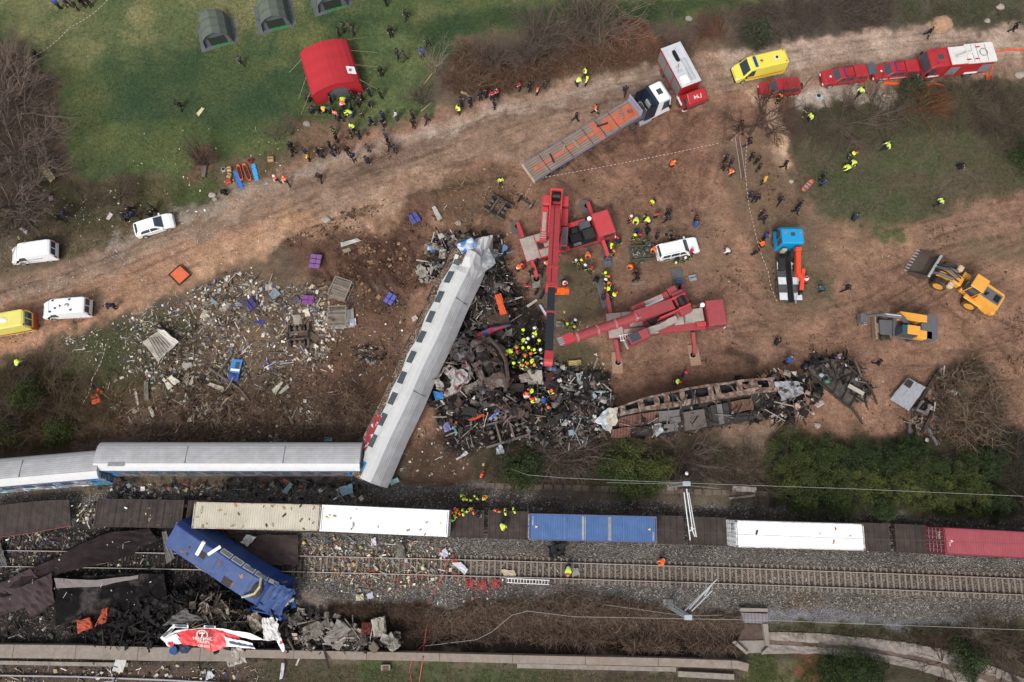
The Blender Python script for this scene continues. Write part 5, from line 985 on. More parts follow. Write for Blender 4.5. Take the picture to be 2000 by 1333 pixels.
for F0,F1,bk,lb in(((402,96),(457,83),3.4,'olive green army tent with a green floor at its door, leftmost of three'),((514,63),(570,50),3.6,'olive green army tent in the middle of the three on the field'),((623,27),(680,12),3.6,'olive green army tent cut off by the top edge')):
 t,W=tent(lb,F0,F1,bk,gp,M_tg,group='army tents on the field')
 m=MB();m.prism([(-W-.55,-.35),(-W+.2,-.3),(-W+.1,bk),(-W-.5,bk)],.01,.035);m.prism([(W-.2,-.1),(W+.6,.1),(W+.65,bk),(W-.1,bk)],.01,.035);m.prism([(-W+.2,-.3),(W+.3,-.1),(W,.2),(-W,.2)],.012,.037);m.build('ground_skirt',M_tgs,t)
 m=MB();bp_=[(u*W*.97,.25,z*.97)for u,z in gp];m.loft([bp_,[(x,y+.03,z)for x,y,z in bp_]]);fw=m.build('front_wall',M_tgs if lb[26]!='l' else M_tgs,t)
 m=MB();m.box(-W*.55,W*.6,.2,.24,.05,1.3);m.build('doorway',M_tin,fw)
 m=MB();m.box(-W*.4,W*.75,-.1,.22,.03,.05+.35*(lb[0]=='x'));m.build('floor',mat('floor_green','#2c7a3f',rough=.7,var=.2),t)
 for k in(0,2,4,6):y=bk*k/6;m=MB();m.tube([(u*W*1.01,y,z*1.01+.01)for u,z in gp],.03,5);m.build('frame_hoop',M_tgs,t)
M_tr=mat('tent_red','#a8252d',rough=.7,var=.06,scale=1)
rp=[(-1,0),(-1,1.5),(-.93,2.0),(-.75,2.35),(-.5,2.62),(-.22,2.8),(0,2.86),(.22,2.8),(.5,2.62),(.75,2.35),(.93,2.0),(1,1.5),(1,0)]
t,W=tent('large red inflatable tent with a grey doorway and a white flag on its roof',(617,207),(712,180),5.9,rp,M_tr)
fp=[(u*W*.985,.03,z*.985)for u,z in rp];m=MB()
arch=[(-.42*W,.06),(-.4*W,1.5),(-.2*W,1.95),(.2*W,1.95),(.4*W,1.5),(.42*W,.06)]
outer=[(-W*.98,0),(-W*.97,1.6),(-.9*W,1.98),(-.5*W,2.56),(0,2.8),(.5*W,2.56),(.9*W,1.98),(.97*W,1.6),(.98*W,0)]
poly=outer+[(x,z)for x,z in reversed(arch)]
m.loft([[(x,.02,z)for x,z in poly],[(x,.08,z)for x,z in poly]]);m.build('front_wall',M_tr,t)
m=MB();m.box(-.42*W,.42*W,.3,.34,.02,1.98);m.build('doorway',mat('tent_grey_inside','#5d6266',rough=.8,var=.2),t)
for(u,y),(ex,ey)in(((-1,.6),(-2.2,-.6)),((-1,2.6),(-2.0,1.4)),((-1,5),(-2.2,5.2)),((1,.4),(2.6,-1.0)),((1,2.4),(3.0,2.6)),((1,4.4),(3.2,4.6)),((1,5.9),(2.4,7))):
 m=MB();x0=u*W*.98;m.tube([(x0,y,1.9),(x0+ex*.9,ey if False else y+(ey-y)*1.0,.03)],.018,4);m.build('guy_rope',mat('rope_pale','#a8a07c',rough=.9),t)
m=MB();g=[[((.62+.1*i)*W+.02,1.1+.5*j-.05*i,2.5-i*.15*W*.27+.05+.03*((i+j)%2))for j in range(3)]for i in range(4)];m.sheet(g,.015);o=m.build('flag',M_white);o.matrix_world=t.matrix_basis;tag(o,'white flag with a small dark emblem draped on the red tent roof','flag')
m=MB();m.ball((.74*W,1.5,2.5),.16,.2,.03);e_=m.build('emblem',mat('grey_print','#6f6a66',rough=.7),o)
def polyat(pts,u):
 L=[0]
 for i in range(1,len(pts)):L.append(L[-1]+math.dist(pts[i][:2],pts[i-1][:2]))
 d=u*L[-1];i=1
 while i<len(L)-1 and L[i]<d:i+=1
 f=(d-L[i-1])/max(1e-6,L[i]-L[i-1]);a,b=pts[i-1],pts[i]
 return[a[k]+(b[k]-a[k])*f for k in range(len(a))]
def surf(top,bot):
 """surface between two photo-pixel polylines whose points are (px, py, height)"""
 def f(u,v,dh=0.):
  a,b=polyat(top,u),polyat(bot,u);A,B=G(a[0],a[1],a[2]),G(b[0],b[1],b[2]);p=A.lerp(B,v);p.z+=dh;return p
 return f
def skin(m,f,u0,u1,v0,v1,nu=12,nv=4,jit=.0,th=.05,dh=0.,seed=1,rib=0):
 r_=random.Random(seed);g=[]
 for i in range(nu+1):
  row_=[]
  for j in range(nv+1):
   p=f(u0+(u1-u0)*i/nu,v0+(v1-v0)*j/nv,dh)
   p=p+Vector((r_.uniform(-jit,jit),r_.uniform(-jit,jit),r_.uniform(-jit,jit)*1.3+rib*(i%2)))
   row_.append(tuple(p))
  g.append(row_)
 m.sheet(g,th)
def plate(m,quad,h,nu=6,nv=6,jit=.05,th=.03,seed=1,rib=0.):
 """crumpled plate on four photo pixels, heights h scalar or 4"""
 hs=h if isinstance(h,(list,tuple))else[h]*4
 q=[G(p[0],p[1],z)for p,z in zip(quad,hs)];r_=random.Random(seed);g=[]
 for i in range(nu+1):
  g.append([])
  for j in range(nv+1):
   p=q[0].lerp(q[1],i/nu).lerp(q[3].lerp(q[2],i/nu),j/nv)
   g[-1].append((p.x+r_.uniform(-jit,jit)*.7,p.y+r_.uniform(-jit,jit)*.7,p.z+r_.uniform(-jit,jit)+rib*(i%2)))
 m.sheet(g,th)
def junk(name,label,poly,n,pal,smin=.1,smax=.5,hmax=.5,rods=.35,seed=1,m_=None,thin=.4,cat='wreckage',feather=True,hpow=1.):
 r_=random.Random(seed);m=MB();xs=[p[0]for p in poly];ys=[p[1]for p in poly];k=0;tries=0
 def inside(x,y):
  c=False
  for i in range(len(poly)):
   a,b=poly[i],poly[i-1]
   if(a[1]>y)!=(b[1]>y)and x<(b[0]-a[0])*(y-a[1])/(b[1]-a[1])+a[0]:c=not c
  return c
 sites=[(r_.uniform(min(xs),max(xs)),r_.uniform(min(ys),max(ys)),r_.uniform(8,26))for _ in range(14)]
 while k<n and tries<n*12:
  tries+=1
  if r_.random()<.55:
   s=r_.choice(sites);x=r_.gauss(s[0],s[2]);y=r_.gauss(s[1],s[2]*.7)
  else:x,y=r_.uniform(min(xs),max(xs)),r_.uniform(min(ys),max(ys))
  if not inside(x,y):continue
  k+=1;g=G(x,y);z0=gz(g.x,g.y)if hmax<1.2 and False else 0.
  z=z0+hmax*r_.random()**1.5;s=smin+(smax-smin)*r_.random()**2.2
  c=lin(r_.choice(pal));f=r_.uniform(.7,1.2);m.col=tuple(min(1,q*f)for q in c)
  M=Matrix.Translation((g.x,g.y,z+.03))@Euler((r_.gauss(0,.35),r_.gauss(0,.35),r_.uniform(0,6.3))).to_matrix().to_4x4();m.M=M
  if r_.random()<rods:
   l=s*r_.uniform(1.5,3.5);w_=s*r_.uniform(.04,.14);b=r_.uniform(-.3,.3)*l
   m.tube([(-l/2,0,0),(0,b*.5,b*.25),(l/2,b,0)],w_,4)
  elif r_.random()<thin:
   a=s;b=s*r_.uniform(.4,1);g_=[[(-a/2+a*i/2,-b/2+b*j/2,r_.uniform(-.15,.15)*s)for j in range(3)]for i in range(3)];m.sheet(g_,.015)
  else:
   a,b,c_=s*.5,s*.5*r_.uniform(.3,1),s*.5*r_.uniform(.1,.5)
   q=[(r_.uniform(.7,1.1)*sx*a,r_.uniform(.7,1.1)*sy*b,r_.uniform(.6,1.1)*sz*c_)for sz in(-1,1)for sx,sy in((-1,-1),(1,-1),(1,1),(-1,1))]
   m.add(q,[(3,2,1,0),(4,5,6,7),(0,1,5,4),(1,2,6,5),(2,3,7,6),(3,0,4,7)])
 m.M=Matrix.Identity(4)
 return tag(m.build(name,m_ or vmat('bits'),None,vcol=True),label,cat,kind='stuff')
def bogie(px,py,rot,label,L=3.2,Wd=2.4,z=.3,tilt=(0,0),m1=None,m2=None,cat='bogie',up=False,group=None):
 p=G(px,py,z+.5);t=empty('bogie_frame',(p.x,p.y,z),0,label,cat,group,rot=(tilt[0],tilt[1],R(rot)));m1=m1 or M_soot;m2=m2 or M_dark
 for s in(1,-1):m=MB();m.bar((-L/2,s*Wd*.42,.45),(L/2,s*Wd*.42,.45),.22,.28);m.build('side_beam',m1,t)
 for x in(-.12,.12):m=MB();m.bar((x*L*1.3,-Wd*.42,.5),(x*L*1.3,Wd*.42,.5),.2,.2);m.build('cross_beam',m1,t)
 for x in(-.3,.3):
  m=MB();m.cyl((x*L,-Wd*.48,.45),(x*L,Wd*.48,.45),.09,8)
  for s in(1,-1):m.cyl((x*L,s*.7,.45),(x*L,s*.82,.45),.42,18)
  m.build('wheelset',m2,t)
  for s in(.28,-.28):m=MB();m.ball((x*L,s,.6),.26,.2,.22);m.build('motor_casing',m1,t)
 for s in(1,-1):
  for k in(-1,0,1):m=MB();m.cyl((k*.3,s*Wd*.42,.55),(k*.3,s*Wd*.42,.8),.11,8);m.build('spring',m2,t)
 return t
PALD=['#1d1a19','#2a2523','#161414','#3a332f','#211f1f','#4a4039','#5d524a','#272322','#6e6660']
PALM=['#8e8880','#b0aca6','#6d655d','#4a4540','#2b2826','#a3988b','#5e5248','#3a3430']
PALF=['#cfc8ba','#bfae8c','#dedad3','#ac9d80','#8c7d69','#565a86','#8a8580','#554a3e','#c9bbb5','#a89683','#6e6154','#8e9ca4','#d0c9bc','#5f5144','#7a6e62','#4a3e34','#998c7c']
topE=[(1186,810,2.2),(1204,796,2.9),(1258,777,3.1),(1350,756,3.1),(1463,740,3.0),(1512,737,2.6)]
midE=[(1186,822,2.1),(1226,809,2.6),(1270,801,2.8),(1336,793,2.8),(1463,771,2.6),(1520,765,2.2)]
lowE=[(1186,854,.7),(1200,857,.6),(1272,853,.6),(1350,843,.6),(1463,822,.6),(1530,812,.6)]
bc=empty('burnt_coach',tuple(G(1350,800)),0,'burnt out coach lying on its side, rusty window frames facing up','railway coach');BI=bc.matrix_basis.inverted()
def child(m,nm,mt,par,inv,**k):m.v=[tuple(inv@Vector(v))for v in m.v];return m.build(nm,mt,par,**k)
fw_,fu=surf(topE,midE),surf(midE,lowE)
M_burnp=mat('burnt_paint','#9c887e',rough=.9,var=.45,scale=3,two='#6f5140',dscale=1.0,dirt=.85,dirtcol='#3f342f',k=.9)
M_ash=mat('ash_grey','#686564',rough=.9,var=.35,scale=3,dirt=.5,dirtcol='#4a4644')
M_char=mat('charred','#2c2827',rough=.95,var=.5,scale=2.5,dirt=.5,dirtcol='#453d39')
m=MB();skin(m,fw_,0,1,0,.14,26,1,.03,.12,seed=2);child(m,'cant_rail',M_burnp,bc,BI)
m=MB();skin(m,fw_,.06,1,.66,1,26,2,.05,.1,seed=3);child(m,'lower_wall',M_burnp,bc,BI)
for u in(.1,.21,.3,.36,.455,.62,.66,.79,.86,.97):m=MB();skin(m,fw_,u-.012,u+.018,.12,.7,1,3,.04,.1,seed=int(u*100));child(m,'window_pillar',M_burnp,bc,BI)
m=MB();skin(m,fw_,.02,1,.0,1,20,3,.08,.1,dh=-.9,seed=4);child(m,'interior',M_black,bc,BI)
m=MB();skin(m,fu,0.02,.97,.0,1,26,5,.09,.2,dh=-.25,seed=5);child(m,'floor_frame',M_char,bc,BI)
rr=random.Random(12)
M_brick=mat('rusted_ribs','#694a41',rough=.9,var=.4,lines=(0,.3,.3,.7),scale=3)
for u0,u1,v0,v1,mm,dh in((.02,.13,.55,.98,M_brick,.35),(.07,.3,.08,.5,M_brick,.0),(.3,.42,.1,.48,M_ash,.15),(.26,.4,.62,.92,M_ash,.3),(.44,.56,.25,.95,mat('grey_tank','#55504e',rough=.8,var=.3,dirt=.4),.3),(.58,.68,.2,.9,M_dark,.3),(.72,.84,.15,.6,mat('burnt_orange','#5c4334',rough=.9,var=.5,scale=2),.2),(.7,.85,.65,.95,M_dark,.25),(.36,.42,.4,.6,M_ash,.4),(.16,.24,.6,.9,M_char,.3)):
 m=MB();skin(m,fu,u0,u1,v0,v1,4,3,.05,.3,dh=dh,seed=int(u0*997));child(m,'underfloor_box',mm,bc,BI)
for k in range(26):
 u,v=rr.uniform(.05,.92),rr.uniform(.02,.9);m=MB();a=fu(u,v,.25);b=fu(min(.98,u+rr.uniform(-.06,.1)),min(1,max(0,v+rr.uniform(-.35,.35))),.3);m.tube([a,(a+b)/2+Vector((0,0,.1)),b],rr.uniform(.03,.07),5);child(m,'pipe',rr.choice([M_char,M_rust,M_ash,M_dark]),bc,BI)
for u in(.61,.645,.68):m=MB();skin(m,fu,u-.014,u+.014,.18,.95,1,3,.03,.15,dh=.42);child(m,'cross_member',M_ash if u==.645 else M_dark,bc,BI)
M_pale=mat('bent_aluminium','#aab0b4',rough=.5,metal=.3,var=.25,dirt=.35,dirtcol='#7a6c63')
m=MB();plate(m,[(1162,822),(1186,797),(1204,806),(1193,848)],[1.2,2.4,2.9,1.0],6,6,.12,.04,4);child(m,'roof_end',M_pale,bc,BI)
for k in range(14):u=rr.uniform(.08,.95);m=MB();a=fw_(u,rr.uniform(0,.5),.1);b=fw_(min(1,u+rr.uniform(-.04,.05)),1,.2)+Vector((0,0,rr.uniform(-.3,.4)));m.tube([a,(a+b)/2+Vector((rr.uniform(-.3,.3),0,.2)),b],rr.uniform(.04,.14),4);child(m,'torn_strip',rr.choice([M_char,M_burnp,M_ash]),bc,BI)
m=MB();plate(m,[(1185,800),(1207,797),(1206,822),(1190,842)],[2.6,3.1,2.5,1.6],5,5,.18,.04,5);child(m,'torn_lining',mat('torn_cream','#b8ada0',rough=.8,var=.4,dirt=.4),bc,BI)
m=MB();plate(m,[(1272,829),(1290,826),(1297,842),(1281,854)],[1.6,1.7,1.3,1.2],4,4,.1,.03,6);child(m,'bent_sheet',M_pale,bc,BI)
m=MB();plate(m,[(1512,745),(1558,744),(1572,768),(1530,788)],[2.6,2.4,1.6,1.8],8,8,.12,.04,7,.06);child(m,'crushed_end',mat('sooted_sheet','#8b8c90',rough=.6,var=.5,scale=2,two='#2c2a2a',twoth=.55),bc,BI)
m=MB();plate(m,[(1452,752),(1475,742),(1492,760),(1462,772)],[2.9,3.0,2.5,2.6],6,6,.22,.06,8);child(m,'melted_panel',M_burnp,bc,BI)
junk('charred_debris','charred tangle at the crushed right end of the burnt coach',[(1462,745),(1520,730),(1560,735),(1590,780),(1580,815),(1530,830),(1470,820)],800,PALD+['#9a9087','#b5aca5','#7c5a48','#a58a7c'],.12,1.0,2.2,.45,21)
junk('charred_debris','dark fallen scraps along the underside of the burnt coach',[(1190,845),(1350,832),(1470,812),(1480,825),(1350,850),(1200,862)],150,PALD,.15,.6,.5,.4,22)
uf=empty('burnt_underframe',tuple(G(1640,755)),0,'burnt wagon underframe ending in two long prongs, right of the burnt coach','wagon frame');UI=uf.matrix_basis.inverted()
f2=surf([(1580,716,.9),(1610,703,1.0),(1645,705,1.1),(1700,758,1.0),(1712,790,.3)],[(1583,735,.8),(1610,757,.8),(1648,790,.9),(1665,800,.8),(1683,828,.2)])
m=MB();skin(m,f2,0,.72,0,1,12,6,.1,.15,seed=31);child(m,'floor_plate',mat('burnt_floor','#3d3733',rough=.9,var=.5,scale=2,dirt=.6,dirtcol='#6b6059'),uf,UI)
for v in(0,1):m=MB();m.tube([f2(u,v,.12)for u in np.linspace(0,1,9)],.13,5);child(m,'side_beam',M_soot,uf,UI)
for u in(.2,.4,.55,.7):m=MB();m.tube([f2(u,.0,.15),f2(u+.01,.5,.2),f2(u,1,.15)],.08,5);child(m,'cross_beam',M_soot,uf,UI)
m=MB();m.bar(G(1657,753,1.4),G(1687,770,1.4),.4,.1);child(m,'pale_strip',mat('pale_strip','#a9a296',rough=.8,var=.3),uf,UI)
for x,y,c in((1616,745,'#3d7a5c'),(1622,742,'#3d7a5c'),(1604,733,'#8fa3ad'),(1675,741,'#9aa3a2')):m=MB();p=G(x,y,1.1);m.ball((p.x,p.y,p.z),.28,.22,.2,jit=.2);child(m,'drum',mat('drum_'+c[1:],c,rough=.7,var=.4),uf,UI)
junk('charred_debris','black twisted strips heaped on the left end of the burnt underframe',[(1572,712),(1600,697),(1650,697),(1680,730),(1700,770),(1670,790),(1610,750),(1580,735)],380,PALD,.2,.9,1.3,.6,23)
m=MB();plate(m,[(1591,751),(1604,749),(1609,765),(1598,769)],.12,3,3,.02,.04);tag(m.build('metal_plate',M_black),'small black plate on the earth left of the burnt underframe','plate')
m=MB();plate(m,[(1631,698),(1640,696),(1654,716),(1648,718)],1.2,5,2,.06,.03);tag(m.build('painted_strip',gmat('flag_strip',['#b03038','#d8dce0','#3a5a98','#3a5a98'],.8,.5)),'red, white and blue painted strip on the burnt underframe','panel')
m=MB();plate(m,[(1773,738),(1808,757),(1775,803),(1738,780)],[.6,.8,.5,.6],12,8,.03,.1,41,.03);gp_=m.build('roof_panel',mat('grey_ribbed','#92959b',rough=.6,var=.15,dirt=.25,dirtcol='#77716d'));tag(gp_,'grey ribbed roof panel with a dark grille, near the uprooted brush','panel')
m=MB();plate(m,[(1774,741),(1785,747),(1777,759),(1766,752)],.9,3,3,.01,.04);m.build('grille',M_dark,gp_)
for i,(pts,r_)in enumerate((([(1835,722),(1815,752),(1800,780)],.22),([(1800,785),(1790,800),(1815,812)],.2),([(1830,765),(1870,757)],.16),([(1780,800),(1812,806),(1815,790)],.18),([(1800,845),(1815,818),(1822,800)],.2),([(1775,862),(1776,830)],.2),([(1788,866),(1790,838)],.16),([(1830,870),(1815,840),(1805,828)],.14))):
 m=MB();m.tube([G(x,y,.35+.25*((i+k)%3))for k,(x,y)in enumerate(pts)],r_,4);tag(m.build('steel_beam',M_ash if i%2 else M_soot),['long bent grey beam running from the clump to the ribbed panel','kinked sooty beam touching the lower corner of the ribbed panel','pale beam end pointing right towards the brush','short crossed beam under the ribbed panel','sooty beam leaning across the lower scrap','upright grey beam end at the hedge edge','short sooty beam beside the upright grey one','thin grey bent beam ending in the hedge'][i],'beam','bent steel beams beside the ribbed panel')
junk('twisted_scrap','grey twisted scrap between the ribbed panel and the brush',[(1824,718),(1858,725),(1850,760),(1875,760),(1840,790),(1825,830),(1835,865),(1770,870),(1765,815),(1800,780)],230,PALM+PALD,.15,.7,.7,.6,24)
A=G(343,1029,3.5);B=G(540,1158,3.3);d=B-A;L=d.length
bl=empty('blue_locomotive',(0,0,0),0,'derailed blue locomotive with white framed side windows and a crushed front, under the cream container','locomotive')
bl.matrix_world=Matrix.Translation(((A.x+B.x)/2,(A.y+B.y)/2,0))@Matrix.Rotation(math.atan2(d.y,d.x),4,'Z')@Matrix.Rotation(R(-0),4,'Y')@Matrix.Rotation(R(14),4,'X')
M_lb=mat('loco_blue','#27437a',rough=.6,var=.3,scale=1.4,dirt=.6,dirtcol='#4a5a78',dscale=.6);M_lbd=mat('loco_dark_blue','#1f3f7e',rough=.5,var=.2,dirt=.2,dirtcol='#2c3550')
h=L/2;rr=random.Random(4)
def crush(v):
 x,y,z=v
 k=max(0,(x-h+3.4)/3.0)
 if k>0:
  n=math.sin(x*4+y*3)*.16+math.sin(z*5+y*2.2)*.12;z-=k*k*(.9+.35*math.sin(y*2));x+=n*k;y+=n*k-.35*k*k;z+=n*k
 return Vector((x,y,z+.03*math.sin(x*1.3)))
def put(m,nm,mt,par=bl):m.v=[tuple(crush(v))for v in m.v];return m.build(nm,mt,par)
xs=list(np.linspace(-h,h,40));sec=[(-1.45,.9),(-1.47,3.0),(-1.2,3.55),(-1.1,3.6),(1.1,3.6),(1.2,3.55),(1.47,3.0),(1.45,.9)]
m=MB();m.loft([[(x,y,z)for y,z in sec]for x in xs]);put(m,'body',M_lbd)
m=MB();m.loft([[(x,y,z)for y,z in((-1.15,3.59),(-1.1,3.63),(1.1,3.63),(1.15,3.59))]for x in xs[1:-1]]);rf=put(m,'roof',M_lb)
for x in(-h+2.6,-h+5.3,-h+8.0,h-3.1):m=MB();m.box(x,x+.06,-1.12,1.12,3.63,3.66);put(m,'roof_joint',M_lbd,rf)
for i in range(5):
 x0=-h+5.1+i*1.33;m=MB()
 q=lambda u,v:(x0+u,1.215+.24*(1-v),3.54-.52*(1-v))
 def fr_(u0,u1,v0,v1,o):a=[q(u0,v0),q(u1,v0),q(u1,v1),q(u0,v1)];return[[(p[0],p[1]+.0,p[2]-.02)for p in a],[(p[0],p[1]+o*.9,p[2]+o*.45)for p in a]]
 m.loft(fr_(0,1.18,.0,1,.03));wn=put(m,'window',W_mark);m=MB();m.loft(fr_(.09,1.09,.16,.86,.045));put(m,'pane',mat('dusty_pane','#8b9197',rough=.4,var=.25),wn)
for x,y,s in((-h+3.7,.1,.45),(h-4.6,-.75,.5)):m=MB();m.box(x-s,x+s,y-s*.7,y+s*.7,3.63,3.67,.01);put(m,'roof_opening',mat('opening_dark','#3c3532',rough=.9,var=.5,scale=4),rf)
for i in range(9):m=MB();x,y=rr.uniform(-h+.5,h-3),rr.uniform(-.8,.8);m.cyl((x,y,3.62),(x,y,3.66),rr.uniform(.1,.24),10);put(m,'roof_cap',M_rust if i%3 else M_dark,rf)
m=MB();m.box(-h+3.2,-h+3.55,-.1,1.4,3.66,3.9,.04);put(m,'bent_duct',M_white)
m=MB();m.bar((-h+4.3,.5,3.75),(-h+4.9,1.7,3.5),.3,.12);put(m,'bent_trim',W_mark)
m=MB();m.tube([(h-2.6,-1.2,3.5),(h-2.2,-.7,3.9),(h-1.6,0,4.0),(h-1.5,.8,3.9),(h-1.9,1.3,3.5)],.12,8);m.build('window_surround',mat('cream_surround','#b4ab8e',rough=.6,var=.3),bl)
m=MB();m.ball((h-1.7,.1,3.5),.55,.9,.35);m.build('broken_cab',mat('cab_inside','#3b3833',rough=.8,var=.5,scale=4),bl)
m=MB();g=[[(h-.6+1.9*i/7+rr.uniform(-.08,.08),-1.6+3.1*j/7+rr.uniform(-.08,.08),2.9-.2*i/7+rr.uniform(-.16,.16))for j in range(8)]for i in range(8)];m.sheet(g,.05);m.build('crumpled_front',M_lb,bl)
m=MB();g=[[(h-2.3+2.0*i/7+rr.uniform(-.1,.1),-1.9+.9*j/4+rr.uniform(-.1,.1),3.0-.8*(1-j/4)+rr.uniform(-.2,.2))for j in range(5)]for i in range(8)];m.sheet(g,.05);m.build('torn_side',M_lb,bl)
m=MB();m.bar((h+.6,-1.7,2.5),(h+1.6,.9,2.5),.2,.15);m.build('buffer_beam',M_steel,bl)
m=MB();m.box(-h+.5,h-2,-1.1,1.1,.3,.95);m.build('underframe',M_under,bl)
for s in(1,-1):m=MB();m.box(-h-.35,-h,s*.8-.3,s*.8+.3,2.2,2.9,.05);m.build('end_step',M_ash,bl)
rs=empty('locomotive_cab_shell',tuple(G(430,1245)),0,'torn red and white locomotive side with a round emblem, lying against the low wall','locomotive shell');RI=rs.matrix_basis.inverted()
tE=[(318,1246,1.2),(345,1231,1.9),(372,1230,2.2),(400,1225,2.3),(440,1229,2.3),(490,1238,2.1),(515,1250,1.8)]
mE=[(318,1252,1.2),(340,1238,1.8),(370,1230,2.1),(400,1228,2.2),(425,1230,2.2),(460,1241,2.0),(490,1250,1.7)]
bE=[(332,1266,.6),(350,1260,1.2),(372,1260,1.4),(395,1266,1.5),(417,1273,1.3),(445,1262,1.4),(500,1268,1.2)]
M_sred=mat('shell_red','#c11f2c',rough=.4,var=.08,scale=1.5,dirt=.1);M_swh=mat('shell_white','#dcdcdc',rough=.4,var=.1,dirt=.2,dirtcol='#8e8880')
ft,fb2=surf(tE,mE),surf(mE,bE)
m=MB();skin(m,ft,0,1,0,1,20,2,.03,.05,seed=51);child(m,'white_upper_side',M_swh,rs,RI)
m=MB();skin(m,fb2,.15,.86,0,1,18,5,.06,.05,seed=52);rd=child(m,'red_side',M_sred,rs,RI)
m=MB();skin(m,fb2,.68,1,.35,1,10,3,.05,.05,dh=.1,seed=53);child(m,'white_lower_side',M_swh,rs,RI)
m=MB();skin(m,fb2,.72,1,.62,.8,10,1,.03,.05,dh=.17,seed=54);child(m,'navy_stripe',mat('navy_stripe','#24345f',rough=.5,var=.2),rs,RI)
m=MB();skin(m,fb2,0,.17,0,1,4,3,.08,.06,seed=55);child(m,'cab_corner',M_swh,rs,RI)
for q_ in([(313,1246),(337,1222),(342,1226),(318,1252)],[(337,1220),(368,1221),(368,1228),(340,1226)],[(398,1222),(421,1223),(421,1229),(398,1228)]):
 m=MB();plate(m,q_,2.45,4,2,.02,.08);fm=child(m,'window_frame',M_swh,rs,RI)
 c=[sum(p[0]for p in q_)/4,sum(p[1]for p in q_)/4];m=MB();plate(m,[(c[0]+(p[0]-c[0])*.75,c[1]+(p[1]-c[1])*.6)for p in q_],2.5,3,2,.01,.03);child(m,'pane',M_glassgrey,fm,Matrix.Identity(4)@RI)
m=MB();p=G(342,1272,.9);m.cyl(p,p+Vector((.1,.2,.7)),.35,14);child(m,'blue_cap',M_blue,rs,RI);m=MB();plate(m,[(327,1256),(337,1254),(344,1268),(336,1272)],[1.3,1.4,1.0,.8],4,4,.06,.05);child(m,'red_corner',M_sred,rs,RI)
m=MB();p=G(360,1262,.9);m.ball((p.x,p.y,p.z),.75,.6,.45,jit=.25);child(m,'crushed_nose',mat('nose_blue_black','#1f2a4a',rough=.6,var=.4,two='#17171a'),rs,RI)
em=G(395,1240,2.35);ti=R(-20)
eo=MB();eo.tube([(em.x+.5*math.cos(a),em.y+.42*math.sin(a),em.z+.42*math.sin(a)*.4)for a in np.linspace(0,6.2832,25)],.06,5);eo.bar((em.x-.05,em.y-.3,em.z-.02),(em.x+.12,em.y+.2,em.z+.14),.12,.06);eo.bar((em.x-.25,em.y+.15,em.z+.12),(em.x+.3,em.y+.17,em.z+.13),.1,.06);child(eo,'emblem',W_mark,rs,RI)
for i,(s,dy,sz)in enumerate((('HELLENIC',7.5,.42),('TRAIN',14,.42),('120-022',22,.36))):
 p=RI@G(396+i,1240+dy,2.3-.12*i);text('lettering',s,sz,W_mark,rs,p,(R(22),0,R(-3)),ext=.03)
m=MB();plate(m,[(512,1208),(540,1205),(548,1250),(514,1252)],[2.2,2.4,1.6,1.5],8,8,.14,.05,61);o=tag(m.build('crumpled_scrap',mat('scorched_white','#c9c6c4',rough=.6,var=.3,two='#5d564f',twoth=.62)),'scorched white crumpled end panel right of the red shell','panel')
m=MB();plate(m,[(538,1245),(548,1243),(557,1270),(551,1275)],[1.4,1.5,1.0,.9],4,3,.05,.05,62);tag(m.build('painted_strip',gmat('rwb_strip',['#c02030','#e0e0e0','#2c50a0'],.9,.5)),'small blue and red painted strip hanging over the low wall','panel')
m=MB();plate(m,[(318,1220),(360,1190),(395,1210),(345,1222)],[2.4,2.2,2.0,2.3],8,6,.16,.05,63);tag(m.build('crumpled_scrap',M_ash),'grey buckled roof piece above the red and white shell','panel')
m=MB();plate(m,[(482,1205),(505,1190),(515,1230),(495,1240)],[2.0,2.2,1.8,1.6],6,6,.2,.05,64);tag(m.build('crumpled_scrap',mat('tan_scorch','#8e8272',rough=.8,var=.4,two='#4d443c')),'brownish crumpled piece between the blue locomotive and red shell','panel')
junk('burnt_wreckage','black burnt wreckage heap between the blue locomotive and the red shell',[(150,1205),(260,1175),(330,1160),(420,1140),(520,1200),(545,1260),(420,1275),(330,1230),(300,1268),(180,1250)],2400,['#1d1a19','#161414','#0e0d0d','#121111','#0b0b0b','#272322','#3a332f'],.1,.8,.9,.5,25)
junk('blue_scraps','torn blue scraps around the nose of the blue locomotive',[(510,1150),(560,1130),(592,1160),(560,1205),(500,1185)],240,['#2c4c86','#1f3f7e','#3a3a40','#8b9197','#16171c'],.15,.8,2.6,.4,96)
junk('burnt_wreckage','brown and grey tangled strips heaped above the red shell',[(370,1180),(420,1150),(450,1175),(490,1195),(500,1230),(410,1222),(350,1205)],700,['#4e443a','#6e6254','#3a322c','#7b7062','#24201d','#8a8072'],.12,.8,1.8,.7,26)
junk('crushed_scrap','grey crushed scrap heap right of the blue locomotive nose',[(560,1190),(640,1195),(700,1220),(780,1230),(785,1260),(700,1275),(560,1272),(545,1220)],480,PALM+['#37322f','#211d1b'],.2,.95,.9,.4,27)
